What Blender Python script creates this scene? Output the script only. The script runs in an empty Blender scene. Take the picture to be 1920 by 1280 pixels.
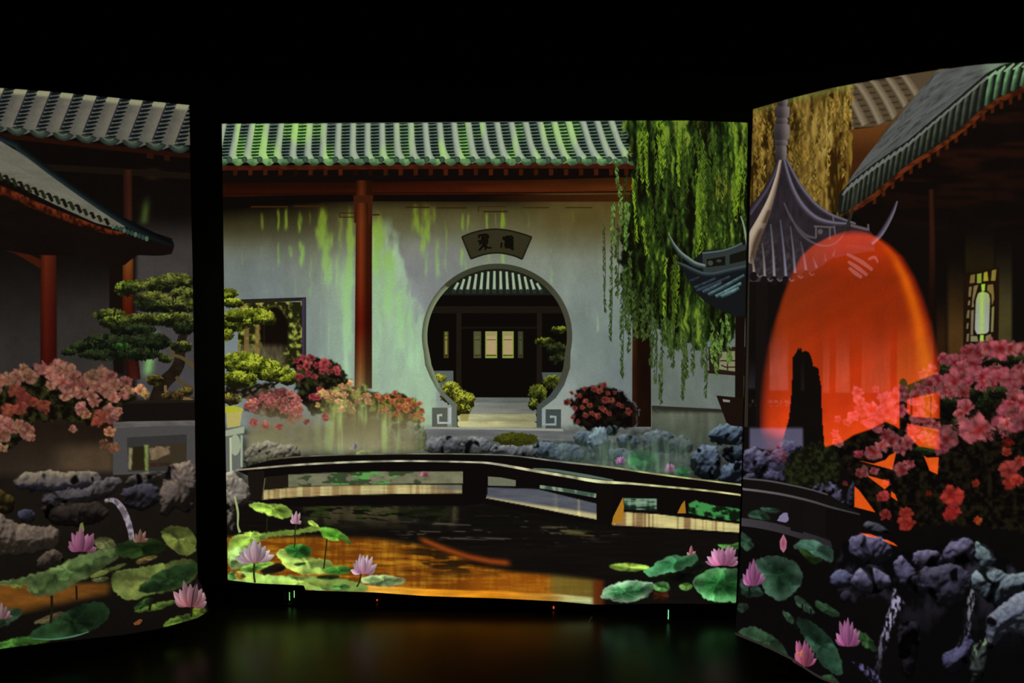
import bpy, math
import numpy as np

# ------------------------------------------------------------------ camera, world, lamps, exposure
scene = bpy.context.scene
C = scene.collection
W_PX, H_PX, F_PX = 1920.0, 1280.0, 1700.0
PITCH = math.radians(3.5)
CAM = np.array([0.0, 0.0, 2.42])
cam_data = bpy.data.cameras.new('camera')
cam_data.sensor_width = 36.0
cam_data.lens = 36.0 * F_PX / W_PX
cam_data.clip_end = 200
cam_data.dof.use_dof = True
cam_data.dof.focus_distance = 12.0
cam_data.dof.aperture_fstop = 2.4
cam = bpy.data.objects.new('camera', cam_data)
C.objects.link(cam)
cam.location = CAM
cam.rotation_euler = (math.pi / 2 - PITCH, 0, 0)
scene.camera = cam

world = bpy.data.worlds.new('dark_hall')
scene.world = world
world.use_nodes = True
world.node_tree.nodes['Background'].inputs[0].default_value = (0.0, 0.0, 0.0, 1)
world.node_tree.nodes['Background'].inputs[1].default_value = 0.0

scene.view_settings.view_transform = 'Standard'
scene.view_settings.look = 'None'
scene.view_settings.exposure = 0.0
scene.view_settings.gamma = 1.0
scene.view_settings.use_curve_mapping = False
scene.cycles.transparent_max_bounces = 32


# no lamps besides what the photograph shows: the glowing screens and the small floor indicators light the stage

# ------------------------------------------------------------------ small helpers


def lin(c):
    c = np.clip(np.asarray(c, dtype=float) / 255.0, 0, 4)
    return np.where(c <= 0.04045, c / 12.92, ((c + 0.055) / 1.055) ** 2.4)


def ss(a, b, x):
    t = np.clip((np.asarray(x, dtype=float) - a) / (b - a), 0, 1)
    return t * t * (3 - 2 * t)


def mixc(a, b, t):
    t = np.asarray(t, dtype=float)
    return np.asarray(a, dtype=float) * (1 - t[..., None]) + np.asarray(b, dtype=float) * t[..., None]


def mixc_arr(c, d, t):
    return c * (1 - t[..., None]) + np.asarray(d, dtype=float) * t[..., None]


def _hash(ix, iy, seed):
    h = (ix.astype(np.int64) * 374761393 + iy.astype(np.int64) * 668265263 + seed * 974634777) & 0x7fffffff
    h = ((h ^ (h >> 13)) * 1274126177) & 0x7fffffff
    h = h ^ (h >> 16)
    return (h & 0xffff) / 65535.0


def vnoise(x, y, seed=0):
    x = np.asarray(x, dtype=float)
    y = np.asarray(y, dtype=float)
    ix = np.floor(x)
    iy = np.floor(y)
    fx = x - ix
    fy = y - iy
    fx = fx * fx * (3 - 2 * fx)
    fy = fy * fy * (3 - 2 * fy)
    a = _hash(ix, iy, seed)
    b = _hash(ix + 1, iy, seed)
    c = _hash(ix, iy + 1, seed)
    d = _hash(ix + 1, iy + 1, seed)
    return (a * (1 - fx) + b * fx) * (1 - fy) + (c * (1 - fx) + d * fx) * fy


def fbm(x, y, sx, sy=None, octv=4, seed=0):
    sy = sx if sy is None else sy
    v = 0.0
    amp = 0.5
    tot = 0.0
    fx, fy = 1.0 / sx, 1.0 / sy
    for o in range(octv):
        v = v + amp * vnoise(np.asarray(x) * fx, np.asarray(y) * fy, seed + o * 17)
        tot += amp
        amp *= 0.55
        fx *= 2.03
        fy *= 2.03
    return v / tot


def interp(x, pts):
    p = np.array(pts, dtype=float)
    return np.interp(x, p[:, 0], p[:, 1])


def ramp(x, stops):
    k = [s[0] for s in stops]
    return np.stack([np.interp(x, k, [s[1][i] for s in stops]) for i in range(3)], -1)


def pix_dir(px, py):
    xr = (np.asarray(px, dtype=float) - W_PX / 2) / F_PX
    yu = -(np.asarray(py, dtype=float) - H_PX / 2) / F_PX
    cs, sn = math.cos(PITCH), math.sin(PITCH)
    return np.stack([xr, cs + yu * sn, -sn + yu * cs], -1)


def at_depth(px, py, Y):
    d = pix_dir(px, py)
    return CAM + d * (Y / d[..., 1:2])


# ------------------------------------------------------------------ materials


def new_mat(name):
    m = bpy.data.materials.new(name)
    m.use_nodes = True
    nt = m.node_tree
    for n in list(nt.nodes):
        nt.nodes.remove(n)
    out = nt.nodes.new('ShaderNodeOutputMaterial')
    return m, nt, out


def picture_mat(name, mode):
    m, nt, out = new_mat(name)
    at = nt.nodes.new('ShaderNodeAttribute')
    at.attribute_name = 'Col'
    tc = nt.nodes.new('ShaderNodeTexCoord')
    nz = nt.nodes.new('ShaderNodeTexNoise')
    nz.inputs['Scale'].default_value = 95.0
    nz.inputs['Detail'].default_value = 1.0
    nt.links.new(tc.outputs['Object'], nz.inputs['Vector'])
    mr = nt.nodes.new('ShaderNodeMapRange')
    mr.inputs[1].default_value = 0.25
    mr.inputs[2].default_value = 0.75
    mr.inputs[3].default_value = 0.92
    mr.inputs[4].default_value = 1.08
    nt.links.new(nz.outputs[0], mr.inputs[0])
    # the fine line raster of the projected image
    sx = nt.nodes.new('ShaderNodeSeparateXYZ')
    nt.links.new(tc.outputs['Object'], sx.inputs[0])
    prev = mr.outputs[0]
    for ch, amp in ((2, 0.10), (0, 0.05)):
        mu = nt.nodes.new('ShaderNodeMath')
        mu.operation = 'MULTIPLY'
        mu.inputs[1].default_value = 2 * math.pi / 0.0085
        nt.links.new(sx.outputs[ch], mu.inputs[0])
        sn = nt.nodes.new('ShaderNodeMath')
        sn.operation = 'SINE'
        nt.links.new(mu.outputs[0], sn.inputs[0])
        ma = nt.nodes.new('ShaderNodeMath')
        ma.operation = 'MULTIPLY_ADD'
        ma.inputs[1].default_value = amp
        nt.links.new(sn.outputs[0], ma.inputs[0])
        nt.links.new(prev, ma.inputs[2])
        prev = ma.outputs[0]
    em = nt.nodes.new('ShaderNodeEmission')
    nt.links.new(at.outputs['Color'], em.inputs['Color'])
    nt.links.new(prev, em.inputs['Strength'])
    if mode == 'opaque':
        nt.links.new(em.outputs[0], out.inputs[0])
    else:
        tr = nt.nodes.new('ShaderNodeBsdfTransparent')
        if mode == 'soft':
            mx = nt.nodes.new('ShaderNodeMixShader')
            nt.links.new(at.outputs['Alpha'], mx.inputs[0])
            nt.links.new(tr.outputs[0], mx.inputs[1])
            nt.links.new(em.outputs[0], mx.inputs[2])
            nt.links.new(mx.outputs[0], out.inputs[0])
        else:
            ad = nt.nodes.new('ShaderNodeAddShader')
            nt.links.new(tr.outputs[0], ad.inputs[0])
            nt.links.new(em.outputs[0], ad.inputs[1])
            nt.links.new(ad.outputs[0], out.inputs[0])
    try:
        m.cycles.emission_sampling = 'NONE'
    except Exception:
        pass
    return m


M_PIC = picture_mat('projected_picture', 'opaque')
M_SOFT = picture_mat('projected_picture_soft', 'soft')
M_ADD = picture_mat('projected_beam', 'add')


def surf_mat(name, col, rough, spec=0.5, noise_scale=6.0, var=0.25, bump=0.0):
    m, nt, out = new_mat(name)
    b = nt.nodes.new('ShaderNodeBsdfPrincipled')
    nt.links.new(b.outputs[0], out.inputs[0])
    tc = nt.nodes.new('ShaderNodeTexCoord')
    nz = nt.nodes.new('ShaderNodeTexNoise')
    nz.inputs['Scale'].default_value = noise_scale
    nz.inputs['Detail'].default_value = 5.0
    nt.links.new(tc.outputs['Object'], nz.inputs['Vector'])
    rp = nt.nodes.new('ShaderNodeValToRGB')
    rp.color_ramp.elements[0].position = 0.3
    rp.color_ramp.elements[1].position = 0.7
    rp.color_ramp.elements[0].color = tuple(np.array(col) * (1 - var)) + (1,)
    rp.color_ramp.elements[1].color = tuple(np.array(col) * (1 + var)) + (1,)
    nt.links.new(nz.outputs[0], rp.inputs[0])
    nt.links.new(rp.outputs[0], b.inputs['Base Color'])
    b.inputs['Roughness'].default_value = rough
    b.inputs['Specular IOR Level'].default_value = spec
    if bump:
        bp = nt.nodes.new('ShaderNodeBump')
        bp.inputs['Strength'].default_value = bump
        bp.inputs['Distance'].default_value = 0.01
        nt.links.new(nz.outputs[0], bp.inputs['Height'])
        nt.links.new(bp.outputs[0], b.inputs['Normal'])
    return m


M_FLOOR = surf_mat('stage_floor_vinyl', (0.024, 0.023, 0.019), 0.29, 0.17, 1.6, 0.35)
M_WALL = surf_mat('painted_backing_wall', (0.42, 0.38, 0.30), 0.9, 0.1, 3.0, 0.08)
M_BLACK = surf_mat('black_cloth', (0.004, 0.004, 0.004), 0.9, 0.1, 20.0, 0.3)
M_METAL = surf_mat('black_steel', (0.006, 0.006, 0.006), 0.6, 0.2, 30.0, 0.3)
M_TAPE = surf_mat('white_tape', (0.35, 0.34, 0.30), 0.7, 0.3, 40.0, 0.2)


def glow_mat(name, col, strength):
    m, nt, out = new_mat(name)
    e = nt.nodes.new('ShaderNodeEmission')
    e.inputs[0].default_value = tuple(col) + (1,)
    e.inputs[1].default_value = strength
    nt.links.new(e.outputs[0], out.inputs[0])
    return m


# ------------------------------------------------------------------ plain mesh helpers (metres)


def link_mesh(name, verts, faces, mat, parent=None):
    me = bpy.data.meshes.new(name)
    me.from_pydata([tuple(v) for v in verts], [], [tuple(f) for f in faces])
    me.materials.append(mat)
    me.update()
    o = bpy.data.objects.new(name, me)
    C.objects.link(o)
    if parent is not None:
        o.parent = parent
    return o


def box_data(x0, x1, y0, y1, z0, z1):
    v = [(x, y, z) for z in (z0, z1) for (x, y) in ((x0, y0), (x1, y0), (x1, y1), (x0, y1))]
    f = [(3, 2, 1, 0), (4, 5, 6, 7), (0, 1, 5, 4), (1, 2, 6, 5), (2, 3, 7, 6), (3, 0, 4, 7)]
    return v, f


def lathe_data(profile, n=14, cx=0, cy=0):
    v, f = [], []
    for r, z in profile:
        for k in range(n):
            a = 2 * math.pi * k / n
            v.append((cx + r * math.cos(a), cy + r * math.sin(a), z))
    for i in range(len(profile) - 1):
        for k in range(n):
            f.append((i * n + k, i * n + (k + 1) % n, (i + 1) * n + (k + 1) % n, (i + 1) * n + k))
    f.append(tuple(range(n - 1, -1, -1)))
    f.append(tuple((len(profile) - 1) * n + k for k in range(n)))
    return v, f


def tag(o, label, cat, group=None):
    o['label'] = label
    o['category'] = cat
    if group:
        o['group'] = group


# ------------------------------------------------------------------ stage floor and back wall
fl = link_mesh('floor', *box_data(-9, 9, -1.0, 12.0, -0.06, 0.0), M_FLOOR)
fl['kind'] = 'structure'

WALL_Y = 7.3
top_px = [(203, 142), (300, 142), (385, 147), (500, 150), (600, 152), (800, 156), (1000, 157), (1200, 152), (1400, 141), (1520, 133), (1637, 125)]
tp = at_depth(np.array([p[0] for p in top_px]), np.array([p[1] for p in top_px]), WALL_Y)
nT = len(tp)
wv, wf = [], []
for dy in (0.0, 0.06):
    for p in tp:
        wv.append((p[0], WALL_Y + dy, 0.0))
    for p in tp:
        wv.append((p[0], WALL_Y + dy, p[2]))
for i in range(nT - 1):
    a = 2 * nT
    wf.append((i, i + 1, nT + i + 1, nT + i))
    wf.append((a + i + 1, a + i, a + nT + i, a + nT + i + 1))
    wf.append((nT + i, nT + i + 1, a + nT + i + 1, a + nT + i))
    wf.append((i + 1, i, a + i, a + i + 1))
wf.append((0, nT, 3 * nT, 2 * nT))
wf.append((nT - 1, 3 * nT - 1, 4 * nT - 1, 2 * nT - 1))
wb = link_mesh('wall_back', wv, wf, M_WALL)
wb['kind'] = 'structure'

# ------------------------------------------------------------------ projection screens
LAYER = 0.0005


class Screen:
    gain, sat = 1.0, 1.0      # brightness and colourfulness of this screen's projector

    def __init__(self, label, pA, pB, top, bottom, left, right):
        # pA, pB = (px, py, depth): two points that fix the vertical plane of the cloth
        a = at_depth(np.array([pA[0]]), np.array([pA[1]]), pA[2])[0]
        b = at_depth(np.array([pB[0]]), np.array([pB[1]]), pB[2])[0]
        self.P0 = a
        d = (b - a)[:2]
        d = d / np.linalg.norm(d)
        self.dir = d
        n = np.array([d[1], -d[0], 0.0])
        if np.dot(n, CAM - a) < 0:
            n = -n
        self.n = n
        self.top, self.bottom, self.left, self.right = top, bottom, left, right
        mid = (a + b) / 2
        self.root = bpy.data.objects.new('projection_screen', None)
        self.root.empty_display_size = 0.3
        self.root.location = (mid[0], mid[1], 0)
        self.origin = np.array([mid[0], mid[1], 0.0])
        C.objects.link(self.root)
        tag(self.root, label, 'screen')

    def tone(self, c, mat):
        if mat is M_ADD:
            return c
        c = np.asarray(c, dtype=float)
        l = (c @ np.array([0.3, 0.59, 0.11]))[..., None]
        return np.maximum(self.gain * (l + self.sat * (c - l)), 0)

    def clip(self, px, py):
        px = np.asarray(px, dtype=float)
        py = np.asarray(py, dtype=float)
        L = interp(py, [(y, x) for x, y in self.left])
        R = interp(py, [(y, x) for x, y in self.right])
        px = np.minimum(np.maximum(px, L), R)
        T = interp(px, self.top)
        B = interp(px, self.bottom)
        py = np.minimum(np.maximum(py, T), B)
        return px, py

    def to3d(self, px, py, lay):
        d = pix_dir(px, py)
        lay = np.asarray(lay, dtype=float) * LAYER
        p0 = self.P0[None, :] + np.broadcast_to(lay, px.shape)[:, None] * self.n[None, :]
        t = ((p0 - CAM) @ self.n) / (d @ self.n)
        return CAM + d * t[:, None]


class Acc:
    """collects flat picture shapes (pixel coordinates of the projected picture) into one mesh"""

    def __init__(self):
        self.x, self.y, self.l, self.c, self.a, self.f = [], [], [], [], [], []
        self.n = 0

    def add(self, x, y, faces, col, alpha=1.0, lay=0.0):
        x = np.asarray(x, dtype=float).ravel()
        y = np.asarray(y, dtype=float).ravel()
        col = np.asarray(col, dtype=float)
        if col.ndim == 1:
            col = np.broadcast_to(col, (len(x), 3))
        self.x.append(x)
        self.y.append(y)
        self.c.append(col.reshape(-1, 3))
        self.a.append(np.broadcast_to(np.asarray(alpha, dtype=float), x.shape) if np.ndim(alpha) == 0 else np.asarray(alpha, dtype=float).ravel())
        self.l.append(np.broadcast_to(np.asarray(lay, dtype=float), x.shape) if np.ndim(lay) == 0 else np.asarray(lay, dtype=float).ravel())
        off = self.n
        self.f.extend([tuple(i + off for i in f) for f in faces])
        self.n += len(x)

    def poly(self, pts, col, alpha=1.0, lay=0.0):
        p = np.array(pts, dtype=float)
        self.add(p[:, 0], p[:, 1], [tuple(range(len(p)))], col, alpha, lay)

    def blob(self, outline, col, rings=5, n=44, center=None, jit=0.0, seed=0, lay=0.0, alpha=1.0):
        p = np.array(outline, dtype=float)
        q = np.vstack([p, p[:1]])
        seg = np.hypot(*(q[1:] - q[:-1]).T)
        s = np.concatenate([[0], np.cumsum(seg)])
        t = np.linspace(0, s[-1], n, endpoint=False)
        ox = np.interp(t, s, q[:, 0])
        oy = np.interp(t, s, q[:, 1])
        if center is None:
            cx, cy = ox.mean(), oy.mean()
        else:
            cx, cy = center
        if jit:
            r = 1 + jit * (fbm(ox * 1.0 + seed * 31, oy, 9, octv=2, seed=seed) - 0.5) * 2
            ox = cx + (ox - cx) * r
            oy = cy + (oy - cy) * r
        xs, ys, ts = [np.array([cx])], [np.array([cy])], [np.array([0.0])]
        for k in range(1, rings + 1):
            u = k / rings
            xs.append(cx + (ox - cx) * u)
            ys.append(cy + (oy - cy) * u)
            ts.append(np.full(n, u))
        X, Y, T = np.concatenate(xs), np.concatenate(ys), np.concatenate(ts)
        faces = [(0, 1 + k, 1 + (k + 1) % n) for k in range(n)]
        for r in range(rings - 1):
            b = 1 + r * n
            for k in range(n):
                k2 = (k + 1) % n
                faces.append((b + k, b + n + k, b + n + k2, b + k2))
        cc = col(X, Y, T) if callable(col) else col
        al = alpha(X, Y, T) if callable(alpha) else alpha
        self.add(X, Y, faces, cc, al, lay)

    def strip(self, pts, widths, col, n=None, lay=0.0, alpha=1.0, smooth=True):
        p = np.array(pts, dtype=float)
        w = np.array(widths, dtype=float) if np.ndim(widths) else np.full(len(p), float(widths))
        seg = np.hypot(*(p[1:] - p[:-1]).T)
        s = np.concatenate([[0], np.cumsum(seg)]) / max(seg.sum(), 1e-6)
        if n is None:
            n = max(len(p), 2)
        if n > len(p):
            t = np.linspace(0, 1, n)
        else:
            t = s
        if smooth and len(p) > 2 and n > len(p):
            # Catmull-Rom through the points
            idx = np.clip(np.searchsorted(s, t, side='right') - 1, 0, len(p) - 2)
            u = (t - s[idx]) / np.maximum(s[idx + 1] - s[idx], 1e-9)
            P = np.vstack([2 * p[:1] - p[1:2], p, 2 * p[-1:] - p[-2:-1]])
            p0, p1, p2, p3 = P[idx], P[idx + 1], P[idx + 2], P[idx + 3]
            u = u[:, None]
            c = 0.5 * ((2 * p1) + (-p0 + p2) * u + (2 * p0 - 5 * p1 + 4 * p2 - p3) * u ** 2 + (-p0 + 3 * p1 - 3 * p2 + p3) * u ** 3)
        else:
            c = np.stack([np.interp(t, s, p[:, 0]), np.interp(t, s, p[:, 1])], -1)
        ww = np.interp(t, s, w)
        d = np.gradient(c, axis=0)
        d = d / np.maximum(np.hypot(d[:, 0], d[:, 1]), 1e-9)[:, None]
        nx, ny = -d[:, 1], d[:, 0]
        us = (-1.0, -0.35, 0.35, 1.0)
        X = np.concatenate([c[:, 0] + nx * ww * 0.5 * u for u in us])
        Y = np.concatenate([c[:, 1] + ny * ww * 0.5 * u for u in us])
        m = len(c)
        T = np.tile(np.linspace(0, 1, m), 4)
        U = np.repeat(np.array(us), m)
        faces = []
        for r in range(3):
            for k in range(m - 1):
                faces.append((r * m + k, r * m + k + 1, (r + 1) * m + k + 1, (r + 1) * m + k))
        cc = col(X, Y, T, U) if callable(col) else col
        self.add(X, Y, faces, cc, alpha, lay)

    def dabs(self, x, y, sx, sy, ang, col, lay0=0.0, k=5):
        """many small leaf-like dabs, each a k-gon with its own colour"""
        x = np.asarray(x, dtype=float)
        n = len(x)
        if n == 0:
            return
        sx = np.broadcast_to(sx, n)
        sy = np.broadcast_to(sy, n)
        ang = np.broadcast_to(ang, n)
        th = np.arange(k) * 2 * math.pi / k
        ca, sa = np.cos(ang)[:, None], np.sin(ang)[:, None]
        ex = np.cos(th)[None, :] * sx[:, None]
        ey = np.sin(th)[None, :] * sy[:, None]
        X = x[:, None] + ex * ca - ey * sa
        Y = np.asarray(y, dtype=float)[:, None] + ex * sa + ey * ca
        lay = lay0 + (np.arange(n) % 24) * 0.04
        L = np.repeat(lay, k)
        cc = np.repeat(np.asarray(col, dtype=float).reshape(n, 3), k, axis=0)
        faces = [tuple(range(i * k, i * k + k)) for i in range(n)]
        self.add(X, Y, faces, cc, 1.0, L)

    def emit(self, scr, name, parent, lay, mat=None, label=None, kind=None):
        px = np.concatenate(self.x)
        py = np.concatenate(self.y)
        px, py = scr.clip(px, py)
        V = scr.to3d(px, py, lay + np.concatenate(self.l)) - scr.origin
        col = np.concatenate([lin(scr.tone(np.concatenate(self.c), mat)), np.concatenate(self.a)[:, None]], 1)
        return emit_mesh(name, V, self.f, col, parent, mat or M_PIC, label, kind)


def emit_mesh(name, V, faces, col, parent, mat, label=None, kind=None):
    me = bpy.data.meshes.new(name)
    if isinstance(faces, np.ndarray):
        nf = len(faces)
        me.vertices.add(len(V))
        me.vertices.foreach_set('co', V.astype(np.float32).ravel())
        me.loops.add(nf * 4)
        me.loops.foreach_set('vertex_index', faces.astype(np.int32).ravel())
        me.polygons.add(nf)
        me.polygons.foreach_set('loop_start', np.arange(nf, dtype=np.int32) * 4)
        me.update(calc_edges=True)
    else:
        me.from_pydata(V.tolist(), [], faces)
        me.update()
    ca = me.color_attributes.new('Col', 'FLOAT_COLOR', 'POINT')
    ca.data.foreach_set('color', col.astype(np.float32).ravel())
    me.materials.append(mat)
    o = bpy.data.objects.new(name, me)
    C.objects.link(o)
    o.parent = parent
    if label:
        o['label'] = label
    if kind:
        o['kind'] = kind
    return o


def sheet(scr, name, parent, lay, fn, nu, nv, mat=None, label=None):
    """the whole picture area as one grid that follows the screen's outline"""
    u, v = np.meshgrid(np.linspace(0, 1, nu), np.linspace(0, 1, nv))
    xl0, xr0 = scr.top[0][0], scr.top[-1][0]
    x = xl0 + (xr0 - xl0) * u
    for _ in range(4):
        y = interp(x, scr.top) * (1 - v) + interp(x, scr.bottom) * v
        L = interp(y, [(b, a) for a, b in scr.left])
        R = interp(y, [(b, a) for a, b in scr.right])
        x = L * (1 - u) + R * u
    return grid_emit(scr, name, parent, lay, x, y, fn, mat, label)


def grid_emit(scr, name, parent, lay, x, y, fn, mat=None, label=None, soft=False):
    nv, nu = x.shape
    rgb, al = fn(x, y)
    al = np.broadcast_to(al, x.shape)
    idx = np.arange(nu * nv).reshape(nv, nu)
    F = np.stack([idx[:-1, :-1], idx[1:, :-1], idx[1:, 1:], idx[:-1, 1:]], -1).reshape(-1, 4)
    if soft:
        af = al.ravel()[F].max(1)
        F = F[af > 0.004]
    px, py = scr.clip(x.ravel(), y.ravel())
    used = np.unique(F)
    remap = np.zeros(nu * nv, dtype=np.int64)
    remap[used] = np.arange(len(used))
    V = scr.to3d(px[used], py[used], np.full(len(used), lay)) - scr.origin
    col = np.concatenate([lin(scr.tone(rgb.reshape(-1, 3)[used], mat)), al.ravel()[used][:, None]], 1)
    return emit_mesh(name, V, remap[F], col, parent, mat or M_PIC, label)


def patch(scr, name, parent, lay, box, step, fn, mat=None, label=None):
    x0, y0, x1, y1 = box
    nu = max(int((x1 - x0) / step) + 1, 2)
    nv = max(int((y1 - y0) / step) + 1, 2)
    x, y = np.meshgrid(np.linspace(x0, x1, nu), np.linspace(y0, y1, nv))
    return grid_emit(scr, name, parent, lay, x, y, fn, mat or M_SOFT, label, soft=True)


def one(scr, name, parent, lay, how, *a, label=None, mat=None, **k):
    acc = Acc()
    getattr(acc, how)(*a, **k)
    return acc.emit(scr, name, parent, lay, mat=mat, label=label)


def ellipse(cx, cy, rx, ry, n=28, bump=0.0, k=7, ph=0.0):
    t = np.linspace(0, 2 * math.pi, n, endpoint=False)
    r = 1 + bump * np.cos(k * t + ph)
    return np.stack([cx + rx * r * np.cos(t), cy + ry * r * np.sin(t)], -1)


# ---- picture motifs


def psdf(X, Y, poly):
    """signed distance to a polygon outline, positive inside"""
    p = np.array(poly, dtype=float)
    q = np.roll(p, -1, axis=0)
    d2 = np.full(X.shape, 1e18)
    inside = np.zeros(X.shape, dtype=bool)
    for (x0, y0), (x1, y1) in zip(p, q):
        ex, ey = x1 - x0, y1 - y0
        wx, wy = X - x0, Y - y0
        t = np.clip((wx * ex + wy * ey) / (ex * ex + ey * ey + 1e-9), 0, 1)
        dx, dy = wx - ex * t, wy - ey * t
        d2 = np.minimum(d2, dx * dx + dy * dy)
        cond = ((y0 > Y) != (y1 > Y)) & (X < ex * (Y - y0) / (ey + (1e-9 if ey >= 0 else -1e-9)) + x0)
        inside ^= cond
    d = np.sqrt(d2)
    return np.where(inside, d, -d)


def ppatch(scr, name, parent, lay, poly, fn, step=1.8, warp=0.0, wsc=9.0, soft=1.1, seed=1, label=None, clipbox=None, amax=1.0, mat=None):
    """a picture shape with soft, slightly ragged outline; fn(X, Y, D) colours it, D = distance from the outline"""
    p = np.array(poly, dtype=float)
    m = warp + 3
    x0, y0 = p.min(0) - m
    x1, y1 = p.max(0) + m

    def f(X, Y):
        Xw, Yw = X, Y
        if warp:
            Xw = X + (fbm(X, Y, wsc, wsc, 3, seed + 7) - 0.5) * 3.2 * warp
            Yw = Y + (fbm(X, Y, wsc, wsc, 3, seed + 57) - 0.5) * 3.2 * warp
        D = psdf(Xw, Yw, p)
        return fn(X, Y, np.maximum(D, 0)), amax * ss(-soft, soft, D)

    return patch(scr, name, parent, lay, (x0, y0, x1, y1), step, f, mat, label)


def smooth_outline(pts, n=60):
    p = np.array(pts, dtype=float)
    for _ in range(2):
        q = np.roll(p, -1, axis=0)
        p = np.stack([p * 0.75 + q * 0.25, p * 0.25 + q * 0.75], 1).reshape(-1, 2)
    return p


def blossom(scr, parent, lay, x, y, r, c_out, c_in, seed, sq=0.9, petals=5, name='blossom', mat=None):
    rs = np.random.RandomState(seed)
    ph = rs.rand() * 6.28
    c_out = np.array(c_out, dtype=float)
    c_in = np.array(c_in, dtype=float)
    ox, oy = (rs.rand(2) - 0.5) * r * 0.6
    lt = rs.rand() * 0.3
    warm = 0.9 + 0.2 * rs.rand()

    def f(X, Y):
        wx = (fbm(X, Y, r * 0.55 + 2, None, 3, seed % 9000) - 0.5) * r * 0.9
        wy = (fbm(X, Y, r * 0.55 + 2, None, 3, seed % 9000 + 50) - 0.5) * r * 0.9
        dx, dy = X - x + wx, (Y - y + wy) / sq
        d = np.hypot(dx, dy)
        a = np.arctan2(dy - oy, dx - ox)
        pet = np.cos(petals * a + ph)
        rr = r * (0.90 + 0.10 * pet)
        al = ss(1.3, -1.3, d - rr)
        k = np.clip(np.hypot(dx - ox, dy - oy) / r, 0, 1)
        groove = ss(-0.55, -0.98, pet) * ss(0.15, 0.5, k) * ss(1.1, 0.75, k)
        c = mixc(c_in, c_out, ss(0.05, 0.62, k))
        c = mixc_arr(c, c_out * 1.10 + 6, 0.5 * ss(0.62, 0.95, k) * ss(0.8, -0.3, (Y - y) / r))
        c = c * (1 - 0.30 * groove)[..., None]
        tex = fbm(X, Y, r * 0.35 + 1.5, None, 3, seed % 9000 + 99)
        c = c * (0.52 + 0.66 * tex + lt * (0.5 - (Y - y) / (2.6 * r)))[..., None]
        return c * np.array([1.0, warm, 1.0]), al

    m = r * 1.5 + 2
    return patch(scr, name, parent, lay, (x - m, y - m * 0.95, x + m, y + m * 0.95), max(1.25, r / 9.0), f)


def lotus(scr, parent, lay, x, y, w, h, c_tip, c_base, seed, n_pet=9, label=None):
    """side view of an open lotus: x, y is the base of the flower"""
    rs = np.random.RandomState(seed)
    acc = Acc()
    acc.blob(ellipse(x, y - h * 0.24, w * 0.24, h * 0.24, 20), np.array(c_base) * 0.85, rings=2, n=20)
    root = acc.emit(scr, 'lotus_flower', parent, lay, label=label)
    order = sorted(range(n_pet), key=lambda i: -abs(i - (n_pet - 1) / 2) + (0.7 if i % 2 else 0))
    for k, i in enumerate(order):
        f = i / (n_pet - 1) * 2 - 1
        ang = f * 1.30 + (rs.rand() - 0.5) * 0.16
        ln = h * (0.98 - 0.06 * abs(f)) * (0.84 + 0.26 * rs.rand())
        tipx = x + math.sin(ang) * ln * w / h * 0.54
        tipy = y - max(math.cos(ang), 0.10) * ln
        bx, by = x + f * w * 0.12, y - abs(f) * h * 0.03
        dx, dy = tipx - bx, tipy - by
        L = math.hypot(dx, dy)
        ux, uy = dx / L, dy / L
        wd = (w * 0.085 + 1.0) * (0.85 + 0.3 * rs.rand()) * (9.0 / max(n_pet, 6)) ** 0.5
        prof = [(0, 0.3), (0.22, 0.75), (0.45, 1.0), (0.68, 0.8), (0.86, 0.38), (1.0, 0.0)]
        bow = (rs.rand() - 0.5) * 0.12 * L + f * 0.06 * L
        pts = [(bx + ux * L * s - uy * (wd * q + bow * s * (1 - s)), by + uy * L * s + ux * (wd * q + bow * s * (1 - s))) for s, q in prof]
        pts += [(bx + ux * L * s + uy * (wd * q - bow * s * (1 - s)), by + uy * L * s - ux * (wd * q - bow * s * (1 - s))) for s, q in prof[::-1][1:]]
        g = 0.74 + 0.42 * rs.rand()

        def col(X, Y, T, bx=bx, by=by, ux=ux, uy=uy, L=L, g=g, k=k):
            s = ((X - bx) * ux + (Y - by) * uy) / L
            q = ((X - bx) * -uy + (Y - by) * ux) / (w * 0.10)
            c = mixc(c_base, c_tip, np.clip(s * 1.1, 0, 1))
            vein = fbm(q * 9 + k * 13, s * 3, 2.2, 3.0, 2, seed)
            return c * (g * (0.82 + 0.22 * np.clip(-q, -1, 1)) * (0.85 + 0.3 * vein))[..., None]

        a2 = Acc()
        a2.blob(pts, col, rings=4, n=26)
        a2.emit(scr, 'petal', root, lay + 0.2 + k * 0.12)
    return root


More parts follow.
